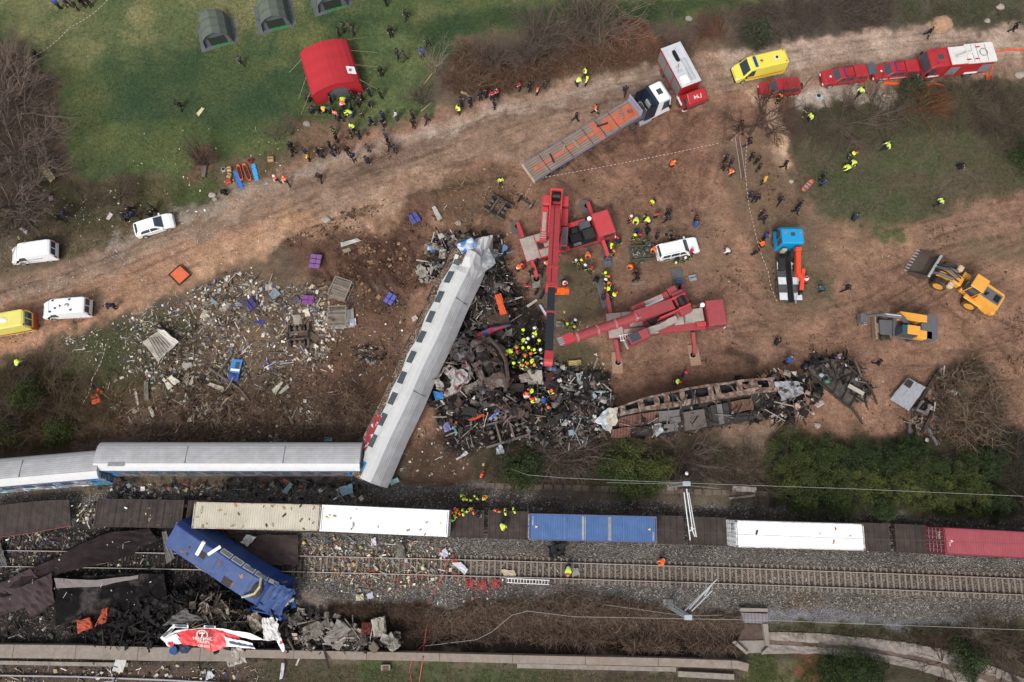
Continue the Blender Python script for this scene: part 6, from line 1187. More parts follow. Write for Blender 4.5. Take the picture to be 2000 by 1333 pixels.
for i,(x,y,w_,d_,r_,c,lb)in enumerate(((612,1232,1.7,1.3,20,'#7b746a','tan crushed car body lump beside the low wall'),(660,1240,2.3,1.7,60,'#8c877f','largest grey crushed metal bundle of the scrap heap'),(740,1225,1.2,1.6,10,'#b0aa9b','cream bent panel at the right of the scrap heap'),(765,1255,1.5,1.0,-50,'#8f8c7f','folded grey sheet at the right end of the scrap heap'),(705,1250,1.1,1.0,0,'#55524f','dark square frame piece in the scrap heap'),(577,1208,1.3,.9,30,'#5f5a55','dark grey block nearest the blue locomotive nose'),(715,1228,.8,1.0,0,'#6d2f28','rusty red box in the scrap heap'))):
 p=G(x,y,.8);M_=Matrix.Translation((p.x,p.y,.35))@Matrix.Rotation(R(r_),4,'Z');m=MB();rr=random.Random(70+i)
 m.M=M_
 for k in range(5):g=[[(-w_/2+w_*a/5+rr.uniform(-.1,.1),-d_/2+d_*b/4+rr.uniform(-.1,.1),.15*k+rr.uniform(-.14,.14))for b in range(5)]for a in range(6)];m.sheet(g,.03)
 for k in range(6):m.tube([(rr.uniform(-w_,w_)*.5,rr.uniform(-d_,d_)*.5,.8),(rr.uniform(-w_,w_)*.6,rr.uniform(-d_,d_)*.6,rr.uniform(.3,1.1))],.035,5)
 tag(m.build('crushed_metal',mat('crushed_'+c[1:],c,rough=.8,var=.4,scale=4,dirt=.5,dirtcol='#3e3731')),lb,'scrap bundle','crushed metal bundles by the low wall')
M_bpl=mat('brown_sheet','#33292a',rough=.9,spec=.15,var=.45,scale=1.5,dirt=.9,dirtcol='#120f0f',dscale=.25)
for i,(q_,hs,lb)in enumerate((([(-20,1150),(120,1085),(290,1028),(310,1060)],[.9,.9,1.0,.9],''),([(456,1045),(583,1045),(583,1104),(470,1104)],[.5]*4,'flat dark brown plate between the blue locomotive and the rails'),([(-10,1145),(60,1110),(105,1165),(-10,1208)],[.9,1.,.8,.8],'brown bent sheet at the left edge'),([(30,1152),(100,1120),(106,1178),(58,1207)],[1.3,1.2,1.0,1.2],'dark brown folded sheet overlapping the bent one at the left'),([(105,1128),(320,1120),(330,1185),(108,1222)],[1.0,.9,.8,.7],'wide dark sheet with greyish burnt patches under the long plate'),([(-10,1058),(0,1058),(14,1105),(-10,1108)],[.5]*4,'small pale grey plate at the left edge'))):
 if i==0:
  m=MB();f_=surf([(-30,1150,.9),(100,1095,1.0),(205,1040,1.1),(290,1033,.9)],[(-30,1190,.8),(110,1122,.9),(230,1095,.8),(312,1055,.7)]);skin(m,f_,0,1,0,1,18,5,.09,.08,seed=81);lb='long dark steel sheet sweeping up from the left edge'
 else:m=MB();plate(m,q_,hs,10,7,.09,.06,80+i)
 tag(m.build('steel_sheet',(M_bpl if i==0 else mat('bare_brown_sheet','#4a3d3e',rough=.85,spec=.2,var=.3,scale=1.2,dirt=.6,dirtcol='#2a2223',dscale=.4))if i not in(4,5)else(mat('burnt_sheet','#3f3a38',rough=.9,spec=.15,var=.6,scale=1.6,two='#100e0e',dscale=.3,twoth=.47)if i==4 else M_ash)),lb,'steel sheet','fallen steel sheets at the lower left')
m=MB();f_=surf([(106,1129,1.35),(180,1134,1.35),(270,1124,1.2)],[(110,1150,1.1),(190,1146,1.1),(270,1130,1.0)]);skin(m,f_,0,1,0,1,10,2,.03,.05,seed=90);tag(m.build('steel_sheet',mat('dust_sheet','#6d6463',rough=.7,var=.3)),'curled lighter edge strip on the wide burnt sheet','steel sheet','fallen steel sheets at the lower left')
m=MB();f_=surf([(-30,992,1.4),(60,980,1.3),(135,976,1.2)],[(-30,1052,1.2),(60,1040,1.2),(138,1026,1.1)]);skin(m,f_,0,1,0,1,14,4,.03,.15,seed=91,rib=.03)
wg=tag(m.build('wagon_deck',M_deck),'buckled dark flat wagon deck with a red edge at the left','rail wagon');m=MB();m.tube([f_(u,1.02,-.1)for u in np.linspace(0,1,8)],.07,5);m.build('edge_beam',mat('dull_red','#6a2f30',rough=.7,var=.3),wg)
m=MB();plate(m,[(316,1040),(324,1038),(341,1090),(325,1102)],[1.6,1.6,1.2,1.2],6,2,.05,.08,92);tag(m.build('steel_strip',M_ash),'grey strip leaning beside the rear of the blue locomotive','steel strip')
m=MB();plate(m,[(389,1096),(412,1107),(401,1119),(381,1107)],.5,3,3,.03,.06,93);tag(m.build('board',M_tim),'tan board beside the blue locomotive','board')
m=MB();plate(m,[(481,1044),(500,1050),(484,1068),(469,1060)],1.0,4,4,.06,.05,94);tag(m.build('metal_box',M_pale),'silvery crumpled box on the flat brown plate','metal box')
junk('red_pipes','bent red pipes beside the cream container',[(405,1030),(440,1035),(440,1050),(410,1045)],14,['#8a2a30'],.5,.9,1.6,1.,28,cat='pipes')
for q_,lb in(([(148,1212),(175,1207),(182,1226),(152,1238)],'rounded orange burnt casing in the black heap'),([(200,1190),(210,1187),(208,1215),(184,1225)],'upright orange panel beside the orange casing')):
 m=MB();plate(m,q_,[1.2,1.2,.9,.9],6,6,.1,.2,95);tag(m.build('orange_casing',mat('scorched_orange','#a8462a',rough=.7,var=.4,dirt=.4,dirtcol='#3a2420')),lb,'casing')
junk('burnt_wreckage','black burnt wreckage mass east of the leaning coach',[(900,560),(960,520),(1000,560),(1010,640),(980,650),(1040,700),(1160,730),(1190,800),(1150,850),(1060,870),(1040,820),(930,880),(860,850),(840,790),(860,700)],2600,PALD+['#8e8880','#a8a29a','#5a4d44'],.15,1.0,1.0,.45,31)
junk('burnt_wreckage','crumpled metal around the upper end of the leaning coach',[(820,520),(850,470),(900,455),(980,460),(990,500),(1000,560),(960,590),(920,540),(870,560)],700,PALM+PALD+['#dfe0e0','#5f86ad','#c9c4bc'],.15,.9,1.3,.4,32)
junk('burnt_wreckage','black scraps and ash below the crane hook',[(1040,700),(1190,735),(1205,830),(1130,880),(1010,890),(1020,780)],1900,PALD+['#b0aca6','#8b8d90'],.12,.8,.7,.5,33)
junk('twisted_scrap','grey and white twisted scraps at the left tip of the burnt coach',[(1110,720),(1185,760),(1200,800),(1170,850),(1110,850),(1090,790)],260,PALM+['#9fb4bd','#d4d6d8','#8fa8b4'],.15,.8,.8,.4,34)
junk('littered_scraps','small pale scraps scattered below the leaning coach foot',[(800,840),(930,820),(960,880),(960,930),(770,930)],220,PALF+PALM,.06,.35,.08,.4,35,cat='litter')
WP=[('door_scrap','bright orange door panel standing out in the black wreckage',[(966,577),(978,573),(990,612),(978,616)],2.2,('orange_door','#d9541f',None),.05),('side_scrap','torn red and blue side panel in the black wreckage',[(925,657),(955,640),(998,634),(940,662)],1.9,('rb_side','#a82832','#2f4a86'),.08),('burnt_scrap','grey burnt sheet hanging below the brown cab roof',[(930,725),(985,715),(990,755),(945,765)],2.3,('grey_burnt','#77706d','#2c2a29'),.25),('burnt_scrap','dark purple grey sheet next to the leaning coach',[(888,680),(905,650),(930,700),(905,720)],2.4,('purple_burnt','#4b4346','#332d2f'),.2),('burnt_scrap','ashen sheet below the white and red cab shell',[(905,755),(935,742),(930,762),(908,772)],1.8,('ashen','#827a74','#4a433e'),.15),('blue_scrap','bright blue panel peeping out under the leaning coach',[(846,764),(866,766),(867,779),(850,783)],.8,('bright_blue','#2f7fc0',None),.06),('stripe_scrap','blue panel with a white stripe near the burnt bogie',[(954,818),(975,800),(978,804),(958,822)],1.0,('stripe_b','#3f5fae','#c9d0dc'),.05),('orange_strip','orange strip beside the blue striped panel',[(914,820),(945,808),(948,813),(918,823)],1.0,('orange_strip','#c84c22',None),.06),('roof_sheet','ribbed roof sheet bent down at the upper end of the leaning coach',[(928,508),(955,485),(968,514),(932,545)],3.4,('rib_white','#a3a7ab','#85898c'),.08),('coach_end','blue coach end with white stripes above the leaning coach',[(890,478),(922,464),(932,482),(902,496)],4.6,('blue_end','#3f78b4','#c9d3de'),.05),('bent_scrap','white bent panel with a dark window right of the leaning coach top',[(948,492),(972,496),(966,508),(952,505)],1.6,('white_bent','#c8ccce','#a0a6a8'),.06),('bent_scrap','dirty white crumpled panel left of the leaning coach top',[(858,488),(872,486),(870,505),(857,506)],1.4,('dirty_bent','#b3aea5','#7d766e'),.12),('bent_scrap','grey white crushed casing on the lower left of the coach top',[(823,525),(845,520),(842,540),(822,540)],1.2,('casing_bent','#bab5ab','#8c867d'),.15),('cloth','pale grey tarpaulin draped beside the crane tip',[(1038,700),(1050,694),(1063,702),(1045,705)],1.3,('tarp','#aab0b3','#8f9598'),.1),('foam_slab','yellowish foam slab right of the crane tip',[(1110,705),(1135,703),(1136,713),(1112,715)],.5,('foam','#a8935a','#97834f'),.03),('rag','pale grey cloth hanging over wreckage below the foam slab',[(1125,730),(1138,727),(1137,755),(1130,757)],1.0,('ragg','#a5a9ac','#8b8f92'),.1),('crate','pinkish box and dirty seat in the middle of the wreckage',[(1012,733),(1030,728),(1040,745),(1018,748)],1.2,('pinkish','#a89a94','#7d706a'),.08),('barrel_end','round dark pot at the left of the black extension boom',[(1085,628),(1100,628),(1102,641),(1086,643)],.5,('pot','#56514e','#7a746f'),.06),('plank','pale blue plank next to the black boom extension',[(1052,596),(1056,595),(1069,615),(1065,617)],.3,('plankb','#b8c0c8',None),.01),('plank','weathered grey board left of the black boom extension',[(1028,597),(1048,584),(1050,588),(1031,601)],.3,('plankg','#a8a196',None),.01),('plank','long grey plank on the grass right of the foam slab',[(1152,735),(1166,698),(1169,700),(1155,737)],.2,('plankl','#8a8278',None),.01),('board','grey square board at the left foot of the burnt coach',[(1189,772),(1203,771),(1200,785),(1188,785)],.2,('boardg','#6d655c',None),.02),('turquoise_bag','turquoise plastic bag lying below the wreckage',[(878,838),(888,832),(894,848),(882,855)],.3,('turq','#86b3bb','#6f9ba3'),.08),('patterned_bag','blue patterned bag beside the turquoise one',[(864,830),(877,823),(880,840),(868,845)],.3,('patbag','#6d6da8','#9a9ac0'),.06),('white_cloth','twisted white cloth on brown earth above the rails',[(890,897),(910,882),(915,885),(893,900)],.2,('wcloth','#c9c6c6',None),.08),('white_bag','white torn bag below the burnt bogie',[(968,875),(980,867),(984,885),(968,890)],.5,('wbag','#c4c8d0','#7d828c'),.12),]
for i,(nm,lb,q_,h_,ma,jt)in enumerate(WP):
 m=MB();big=jt>.12;plate(m,q_,h_ if not big else[h_,h_+.3,h_-.2,h_-.4],8 if big else 5,8 if big else 4,jt,.05,300+i)
 tag(m.build(nm,mat(ma[0],ma[1],rough=.7,var=.3,scale=3,two=ma[2],dirt=.3,dirtcol='#4a403a')),lb,nm.replace('_',' ').replace('cab shell','cab shell'))
rb=MB();pts=[(935,668),(955,660),(975,680),(988,705),(992,740),(985,765)];rb.tube([G(x,y,3.2-.25*abs(k-2))for k,(x,y)in enumerate(pts)],[.14,.2,.26,.22,.24,.12],6);tag(rb.build('curved_cab_frame',mat('charred_arch','#54473f',rough=.95,var=.5,scale=3,dirt=.8,dirtcol='#1f1b19')),'thick curved brown frame arching over the burnt cab','cab frame')
bogie(986,842,17,'large burnt bogie with pale frame beams at the foot of the wreckage',4.6,2.6,.5,m1=mat('ashen_beam','#6d6157',rough=.9,var=.35,dirt=.5,dirtcol='#3a322d'))
bogie(972,405,-32,'dark rusty bogie standing alone above the first crane',2.9,2.3,.1,m1=mat('bogie_grey','#57524c',rough=.8,var=.3,dirt=.4))
bogie(582,656,-85,'rusty bogie lying in the middle of the debris field',2.6,2.6,.1,m1=mat('bogie_brown','#6a5a4e',rough=.9,var=.3,dirt=.5,dirtcol='#3e322b'))
bogie(950,782,10,'blackened small bogie half buried in the wreckage',1.9,1.6,.6)
t=empty('wheelset',tuple(GG(1027,398)),R(-35),'lone pair of railway wheels on their axle next to the dark bogie','wheelset')
m=MB();m.cyl((-.95,0,.45),(.95,0,.45),.09,10);m.build('axle',M_dark,t)
for s in(1,-1):m=MB();m.cyl((s*.72,0,.45),(s*.86,0,.45),.46,20);m.build('wheel',M_steel if s>0 else M_soot,t)
FP_=[('roof_piece','buckled grey wall panel with dark rods on the green slope',[(278,668),(312,646),(345,672),(308,708)],[.5,.9,.6,.3],('pan_a','#a39c92','#8c857b'),.06,.05,'panel'),('roof_piece','bright narrow sheet on top of the buckled grey wall panel',[(305,644),(320,645),(349,668),(338,678)],[1.1,1.1,.9,.9],('pan_b','#c9c4bb',None),.04,.0,'panel'),('white_scrap','folded off white panel in the lower debris field',[(320,745),(335,733),(352,746),(328,762)],[.4,.9,.6,.3],('pan_c','#bdb7a8',None),.06,0,'panel'),('coach_door','blue coach door with red and white stripes and an oval window',[(453,702),(474,703),(464,745),(444,742)],.35,('door_b','#2f7fc2',None),.01,0,'door'),('orange_mat','square orange sheet with a dark frame on the road edge',[(351,518),(372,537),(350,557),(330,537)],.25,('omat','#d8643a',None),.015,0,'sheet'),('white_slab','long dirty white slab on the churned earth',[(665,474),(698,466),(706,470),(666,483)],.35,('slab_a','#b9b8b0','#a2a49e'),.05,0,'slab'),('green_slab','dull green slab just below the long white one',[(668,488),(682,484),(686,490),(672,495)],.2,('slab_g','#7d7a62',None),.02,0,'slab'),('white_plank','short dirty white plank standing out left of the lone bogie',[(843,405),(850,402),(864,427),(855,432)],.25,('slab_c','#b0aca2',None),.02,0,'plank'),('grey_scrap','grey cloudy sheet beside the rusty seat frames',[(648,620),(690,600),(692,640),(655,642)],.3,('slab_d','#8d8a85',None),.1,0,'sheet'),('white_sheet','crumpled lilac white sheet right of the seat frames',[(682,625),(694,621),(695,636),(683,638)],.3,('slab_e','#b9b6c6',None),.08,0,'sheet'),('white_sheet','pale torn sheet beside the white one on brown earth',[(804,620),(812,615),(816,622),(806,630)],.25,('slab_f','#c2b8ab',None),.06,0,'sheet'),('leaf_scrap','pale greenish pointed sheet in the lower debris field',[(530,762),(550,745),(553,748),(538,772)],.3,('slab_h','#b3b5a0',None),.04,0,'sheet'),('leaf_scrap','second pointed sheet right of the greenish one',[(543,768),(562,750),(565,757),(548,770)],.3,('slab_i','#a3a296',None),.04,0,'sheet'),('white_sheet','upright pale sheet at the bare bush roots',[(288,795),(294,793),(303,812),(297,817)],.3,('slab_j','#b5b5a8',None),.05,0,'sheet'),('pale_plank','pale narrow plank pointing down in the grass below the buckled panel',[(262,765),(267,764),(271,790),(268,792)],.2,('slab_k','#c3c1ba',None),.01,0,'plank'),('grey_board','tall grey board standing right of the narrow plank',[(281,745),(289,746),(290,782),(282,783)],.3,('slab_l','#75756c',None),.03,0,'board'),('log','cream coloured board near the debris field bottom',[(410,747),(438,757),(436,768),(408,752)],.3,('slab_m','#b9ad96',None),.02,0,'board'),('lilac_scrap','lilac panel on the verge above the white van',[(37,447),(42,444),(54,451),(51,458)],.1,('lil_a','#c8b8bf',None),.01,0,'panel'),('lilac_scrap','pale lilac panel beside the group left of the hatchback',[(207,428),(214,415),(221,419),(213,430)],.1,('lil_b','#cbbcc2',None),.01,0,'panel'),('lilac_scrap','small lilac panel at the dry bushes on the left',[(94,385),(103,382),(104,391),(96,393)],.1,('lil_c','#c6b9c0',None),.02,0,'panel'),('foam_piece','cream T shaped foam piece at the edge of the dry bushes',[(73,325),(88,320),(108,348),(98,357)],.3,('foam_a','#cdbf93',None),.06,0,'foam'),('foam_piece','cream foam piece on the field above the round bare bush',[(383,222),(394,210),(399,212),(388,228)],.15,('foam_b','#cfc29a',None),.03,0,'foam'),('teal_scrap','pale teal panel under the right end of the level coach',[(662,952),(687,945),(690,962),(668,970)],.4,('teal_a','#8db7c4',None),.05,0,'panel'),('teal_scrap','pale teal rectangle at the foot of the leaning coach',[(760,939),(776,933),(780,941),(764,949)],.4,('teal_b','#9ec1c9',None),.02,0,'panel'),('teal_scrap','pale teal board leaning below the level coach',[(550,962),(566,942),(573,945),(560,965)],.4,('teal_c','#8ba9ad',None),.03,0,'panel'),('teal_scrap','small teal panel above the level coach',[(631,855),(648,855),(649,862),(632,863)],.2,('teal_d','#93bfc9',None),.02,0,'panel'),('blue_cloth','bright blue crumpled cloth above the level coach',[(265,866),(275,863),(278,872),(267,876)],.2,('blue_c','#3b5cab',None),.06,0,'cloth'),('white_sheet','pale sheet lying between the rails',[(882,1100),(900,1098),(914,1113),(908,1123)],.35,('sht_a','#c3c6cc',None),.03,0,'sheet'),('white_shirt','lilac white cloth beside the upper rail',[(858,1082),(870,1069),(877,1082),(868,1092)],.3,('sht_b','#b9b8c8',None),.08,0,'cloth'),('white_shirt','pale cloth on the ballast under the white container',[(725,1052),(734,1050),(735,1066),(725,1067)],.3,('sht_c','#c2bfc8',None),.05,0,'cloth'),('white_shirt','pale cloth on the ballast above the ditch',[(716,1160),(727,1156),(730,1168),(717,1171)],.2,('sht_d','#b6b4c2',None),.05,0,'cloth'),('cream_bundle','cream bundle on the ballast left of the pale cloth',[(694,1163),(710,1160),(710,1172),(696,1174)],.3,('cr_a','#b5ae92',None),.08,0,'bundle'),('stone_slab','cream slab between the rails left of the person with hi-vis',[(975,1112),(1005,1115),(1008,1126),(985,1125)],.15,('cr_b','#b9aa90',None),.05,0,'slab'),('white_square','white square board behind the low wall at the bottom left',[(226,1288),(247,1290),(239,1314),(219,1311)],.2,('wsq','#c5c5c0',None),.02,0,'board'),('white_square','white crumpled square near the bottom centre left',[(405,1312),(412,1310),(420,1322),(400,1330)],.3,('wsq2','#b9bfc2',None),.06,0,'sheet'),('white_bent_piece','white bent strip on the ground below the low wall',[(549,1296),(556,1296),(552,1325),(546,1328)],.4,('wsq3','#b9bcc2',None),.05,0,'strip'),('crumpled_sheet','grey crumpled sheet over the low wall beside the red shell',[(450,1272),(470,1263),(482,1295),(455,1300)],[.9,1.0,.6,.5],('wsq4','#a39f97',None),.15,0,'sheet'),('grey_foil','crumpled foil at the bottom below the red shell',[(440,1285),(455,1280),(460,1300),(445,1305)],.5,('wsq5','#9a968d',None),.12,0,'sheet'),('black_tarp','black tarpaulin heap beside the blue container',[(1070,1066),(1110,1064),(1103,1086),(1078,1092)],[.8,.8,.5,.4],('tarp_k','#09090a',None),.2,0,'tarpaulin'),('grey_bag','grey patterned sack on the sleepers beside the person with hi-vis',[(1120,1110),(1130,1110),(1131,1122),(1117,1128)],.3,('bag_g','#8a8781',None),.05,0,'sack'),('burnt_cone','torn cone shaped casing on the ballast below the white container',[(780,1058),(786,1062),(795,1090),(772,1090)],[1.0,.9,.3,.3],('cone','#6b655d','#3a342f'),.08,0,'casing'),('white_bag_row','white sacks hanging at the left end of the blue container',[(1015,1020),(1025,1022),(1026,1040),(1017,1042)],.9,('wrow','#b5b6bc',None),.12,0,'sacks'),('blanket','blue plastic sheet lying beside the white bucket on the verge',[(1602,187),(1607,186),(1608,193),(1603,194)],.1,('bl_b','#8fc4d6',None),.03,0,'plastic bag'),]
for i,(nm,lb,q_,h_,ma,jt,rib,cat)in enumerate(FP_):
 m=MB();plate(m,q_,h_,6,4,jt,.04,400+i,rib);o=tag(m.build(nm,mat(ma[0],ma[1],rough=.7,var=.2,scale=3,two=ma[2],dirt=.3 if ma[0]!='tarp_k' else 0,dirtcol='#6b5f52')),lb,cat)
 if nm=='coach_door':
  m=MB();plate(m,[(461,708),(468,709),(465,720),(458,719)],.42,2,2,0,.02);m.build('window',M_glass,o)
  m=MB();plate(m,[(451,720),(469,722),(467,726),(450,724)],.42,2,2,0,.02);m.build('red_stripe',gmat('door_stripe',['#e5e5e5','#a8303c','#e5e5e5'],.6,.3),o)
  m=MB();plate(m,[(447,728),(467,731),(464,745),(444,742)],.42,2,2,0,.02);m.build('lower_panel',mat('deep_door','#2a4a92'),o)
 if nm=='orange_mat':m=MB();q=[G(x,y,.27)for x,y in q_];[m.bar(q[k],q[(k+1)%4],.12,.1)for k in range(4)];m.build('frame',M_soot,o)
 if lb[:7]=='buckled':
  for k in range(7):m=MB();a=G(290+k*5,660-k*.5,.8);b=G(312+k*4.2,700-k*5,.6);m.bar(a,b,.04,.04);m.build('rod',M_dark,o)
for i,(x,y,r_,n,c,lb)in enumerate(((623,513,82,3,'#7a5588','row of three purple seats on the churned earth'),(609,588,85,2,'#7a4585','pair of purple seats left of the grey seat frames'),(760,590,-30,2,'#5a5ba5','blue and purple seats left of the leaning coach'),(813,433,30,2,'#4a4e8c','blue seat with bent frame on the earth above the leaning coach'),(495,600,40,2,'#3f3a6b','dark purple seats in the thick of the debris field'))):
 p=GG(x,y);t=empty('seat_row',tuple(p),R(r_),lb,'seats');cm=mat('seat_'+c[1:],c,rough=.85,var=.3,scale=5)
 for k in range(n):
  m=MB();x0=(k-(n-1)/2)*.55;m.box(x0-.25,x0+.25,-.3,.25,.25,.42,.06);m.build('seat',cm,t);m=MB();m.box(x0-.24,x0+.24,.25,.95,.2,.38,.06);m.build('backrest',cm,t)
 m=MB();m.bar((-n*.3,.2,.18),(n*.3,.2,.18),.08,.08);m.build('frame',M_steel,t)
for i,(x,y,r_,lb)in enumerate(((668,568,-20,'upper of the two grey metal cages at the debris field edge'),(662,622,2,'lower of the two grey metal cages at the debris field edge'))):
 p=GG(x,y);t=empty('metal_cage',tuple(p),R(r_),lb,'metal cage','grey metal cages in the debris field');rr=random.Random(i);M_cage=mat('cage_tan','#8d8378',rough=.8,var=.3,dirt=.4)
 for(w_,z)in((1.0,.1),(.95,.9)):
  for a,b in(((-w_,-1.1),(w_,-1.1)),((w_,-1.1),(w_,1.1)),((w_,1.1),(-w_,1.1)),((-w_,1.1),(-w_,-1.1)),((-w_,.1),(w_,.1))):m=MB();m.bar((*a,z+rr.uniform(-.1,.1)),(*b,z+rr.uniform(-.1,.1)),.1,.09);m.build('frame_bar',M_cage,t)
 for q in(-1,1):
  for s in(-1,1):m=MB();m.bar((q,s*1.1,.1),(q*.95,s*1.1,.9),.08,.08);m.build('post',M_cage,t)
 for k in range(7):m=MB();m.bar((-.95,-1+k*.3,.92+rr.uniform(-.06,.06)),(.95,-1+k*.3+rr.uniform(-.1,.1),.92),.05,.05);(m.build('slat',M_cage,t)if(k<7 and i==0)or k in(1,5)else None)
 m=MB();g=[[(-.85+1.7*a/4,-.95+1.9*b/5,.3+rr.uniform(-.08,.08))for b in range(6)]for a in range(5)];m.sheet(g,.03);m.build('tray',mat('cage_tray','#7d7367',rough=.9,var=.3),t)
junk('debris','thick litter of papers, foam and purple scraps in the debris field',[(390,560),(470,520),(560,560),(650,560),(660,640),(640,700),(560,720),(480,690),(400,640)],2600,PALF,.06,.5,.15,.35,41,cat='debris',thin=.7)
junk('debris','pale litter scattered across the slope left of the bogie',[(220,640),(380,560),(480,600),(500,720),(380,760),(230,720)],1700,PALF,.05,.38,.08,.4,42,cat='debris',thin=.7)
junk('debris','sparse pale strips strewn along the road edge',[(120,660),(250,610),(430,540),(460,570),(300,650),(200,720),(150,700)],520,PALF[:6]+['#d9d5cc'],.05,.3,.06,.65,43,cat='debris')
junk('debris','mixed litter and bent metal across the lower debris field',[(200,720),(400,720),(640,690),(740,740),(720,860),(560,870),(300,860),(200,790)],1500,PALF+PALM+['#5a4636','#4b3a2d'],.06,.5,.12,.5,44,cat='debris')
junk('twisted_scrap','brown twisted metal and roots in the lower debris field',[(330,740),(450,735),(470,800),(400,830),(330,800)],360,['#5b4a3e','#3f342c','#77695c','#8c8073','#4d3c31','#a39a8e'],.15,.8,.5,.65,45)
junk('debris','small bits sprinkled on the brown earth left of the leaning coach',[(640,560),(800,590),(790,700),(740,760),(640,750)],420,PALF+PALM,.05,.28,.05,.5,46,cat='debris')
junk('twisted_scrap','dark bent parts heaped at the right of the debris field',[(690,680),(740,665),(760,700),(700,720)],120,PALM+PALD,.15,.6,.3,.6,47)
junk('debris','bits scattered on the road and its sandy edge',[(0,560),(330,440),(560,420),(600,500),(420,540),(120,650),(0,690)],330,['#e0dcd6','#a9c0d0','#c9b79a','#6b84a8','#d8d4cc'],.05,.16,.02,.4,48,cat='debris')
junk('debris','crumbs and scraps on the verge above the road',[(0,380),(330,350),(560,330),(560,360),(330,450),(100,500),(0,520)],200,['#e0dcd6','#c8b894','#b8ccd0','#c9b8b8'],.06,.26,.04,.3,49,cat='debris')
junk('debris','litter on the rails and ballast right of the brown plate',[(590,1050),(880,1055),(900,1130),(740,1160),(600,1130)],1500,PALF+['#b03a30','#8f9a6a','#c09a5a','#6b4a3a'],.05,.38,.3,.4,50,cat='debris',thin=.6)
junk('debris','litter on the ballast south of the rails',[(600,1130),(1000,1130),(960,1180),(640,1175)],240,PALF,.05,.3,.08,.4,51,cat='debris')
junk('debris','dark litter over the trackbed below the level coach',[(180,945),(700,950),(720,980),(380,975),(340,1035),(150,1030)],700,PALD+PALF[:6]+PALM,.08,.5,.35,.4,52,cat='debris')
junk('debris','litter on the burnt ballast at the lower left',[(0,1045),(160,1035),(330,1100),(330,1120),(60,1150),(0,1130)],700,PALD+PALF+['#3a6b4a'],.06,.4,.1,.4,53,cat='debris')
junk('debris','scraps on the ground along the low wall',[(0,1190),(560,1180),(560,1262),(0,1262)],700,PALD+PALM+PALD,.08,.5,.2,.5,54,cat='debris')
junk('debris','scraps south of the low wall at the bottom left',[(0,1300),(520,1300),(520,1333),(0,1333)],330,PALM+PALF[:6]+['#3e3028'],.08,.5,.1,.5,55,cat='debris')
junk('debris','white and yellow scraps on the grass beside the second crane boom',[(1090,600),(1180,660),(1190,800),(1150,800),(1100,700)],260,PALF[:6]+['#9a8a60','#b8a868'],.05,.3,.05,.4,56,cat='debris')
junk('debris','fine scraps on the earth around the first crane',[(880,330),(1000,320),(1080,540),(1040,620),(1000,560),(960,450),(840,420)],220,PALF[:6]+['#5a4636','#7a6450'],.05,.25,.05,.6,57,cat='debris')
junk('debris','tiny white specks strewn over the right work area',[(1100,560),(1560,400),(1980,560),(1980,850),(1200,860)],120,['#dcd8d0','#b5aea2','#8c7c6c'],.04,.16,.02,.4,58,cat='debris')
junk('debris','small pieces dotted over the green field edge',[(220,250),(600,240),(600,350),(300,380)],60,['#dcd8d0','#c9bd98'],.05,.22,.03,.3,59,cat='debris')
junk('debris','torn scraps under the level coach side',[(188,940),(700,936),(700,950),(190,958)],260,['#4a5058','#6d7680','#8a5a4a','#2b2b2e','#3a3634'],.1,.6,.8,.4,60,cat='debris')
junk('burnt_wreckage','large torn sheets folded through the burnt wreckage mass',[(905,600),(1000,560),(1010,650),(980,670),(1050,720),(1160,760),(1150,840),(1000,820),(880,850),(845,790),(880,700)],100,['#4a4340','#2c2827','#6d655f','#1d1a19','#8e8780','#43362f','#171514','#54393a'],.8,2.2,1.3,.15,97,thin=.9)
junk('burnt_wreckage','pale bright scraps lying on the black wreckage',[(860,700),(900,640),(1000,560),(1030,700),(1180,750),(1180,850),(950,880),(850,850)],420,['#c9c4be','#a8a29a','#8e8a88','#b8c2c8','#7a4a48','#4a5f8a','#b5a898'],.08,.5,1.4,.5,98)
junk('charred_debris','dark pipes and scraps over the upturned floor of the burnt coach',[(1200,825),(1270,808),(1460,780),(1470,815),(1350,838),(1210,852)],330,PALD+['#7d6a5e','#8e8880'],.1,.7,2.6,.6,99)
junk('debris','larger bent sheets and boards among the litter of the debris field',[(400,560),(560,530),(650,600),(660,690),(520,740),(330,720),(300,650)],90,PALM+['#5d4f43','#c2b8a8','#50569a','#6f7a82','#8c7a62'],.5,1.3,.2,.3,110,thin=.8,cat='debris')
junk('debris','dull dusty litter mixed through the debris field',[(380,570),(470,530),(640,560),(660,700),(560,760),(300,760),(260,680)],3000,['#5d5045','#6f6255','#4a3e35','#857768','#3d342c','#94887a'],.08,.5,.12,.4,111,thin=.6,cat='debris')
SOIL_=['#5d4636','#6b503e','#4b382c','#7d604a','#3f2f25','#8b6c54']
for i,(lb,po,n_,h_)in enumerate((('crumbly earth clods over the churned soil',[(560,470),(700,400),(860,370),(840,560),(780,600),(620,570)],1500,.3),('earth clods and twigs over the central work area',[(880,330),(1100,330),(1300,230),(1400,210),(1500,300),(1560,420),(1560,700),(1200,760),(1060,500),(900,450)],2200,.16),('earth clods over the right work area',[(1560,480),(1800,440),(2000,400),(2000,850),(1600,850),(1560,600)],1500,.14),('earth clods along the dirt road',[(0,560),(330,450),(640,330),(1000,200),(1400,110),(1400,190),(1000,300),(600,460),(0,690)],1100,.1),('earth clods on the slope above the level coach',[(200,810),(760,760),(740,880),(160,890)],1300,.2),('clods and crumbs on the brown earth left of the leaning coach',[(600,560),(800,590),(780,720),(720,800),(560,760)],900,.2))):
 junk('soil_clods',lb,po,n_,SOIL_,.05,h_*1.6,.05,.25,120+i,cat='earth',thin=.1)
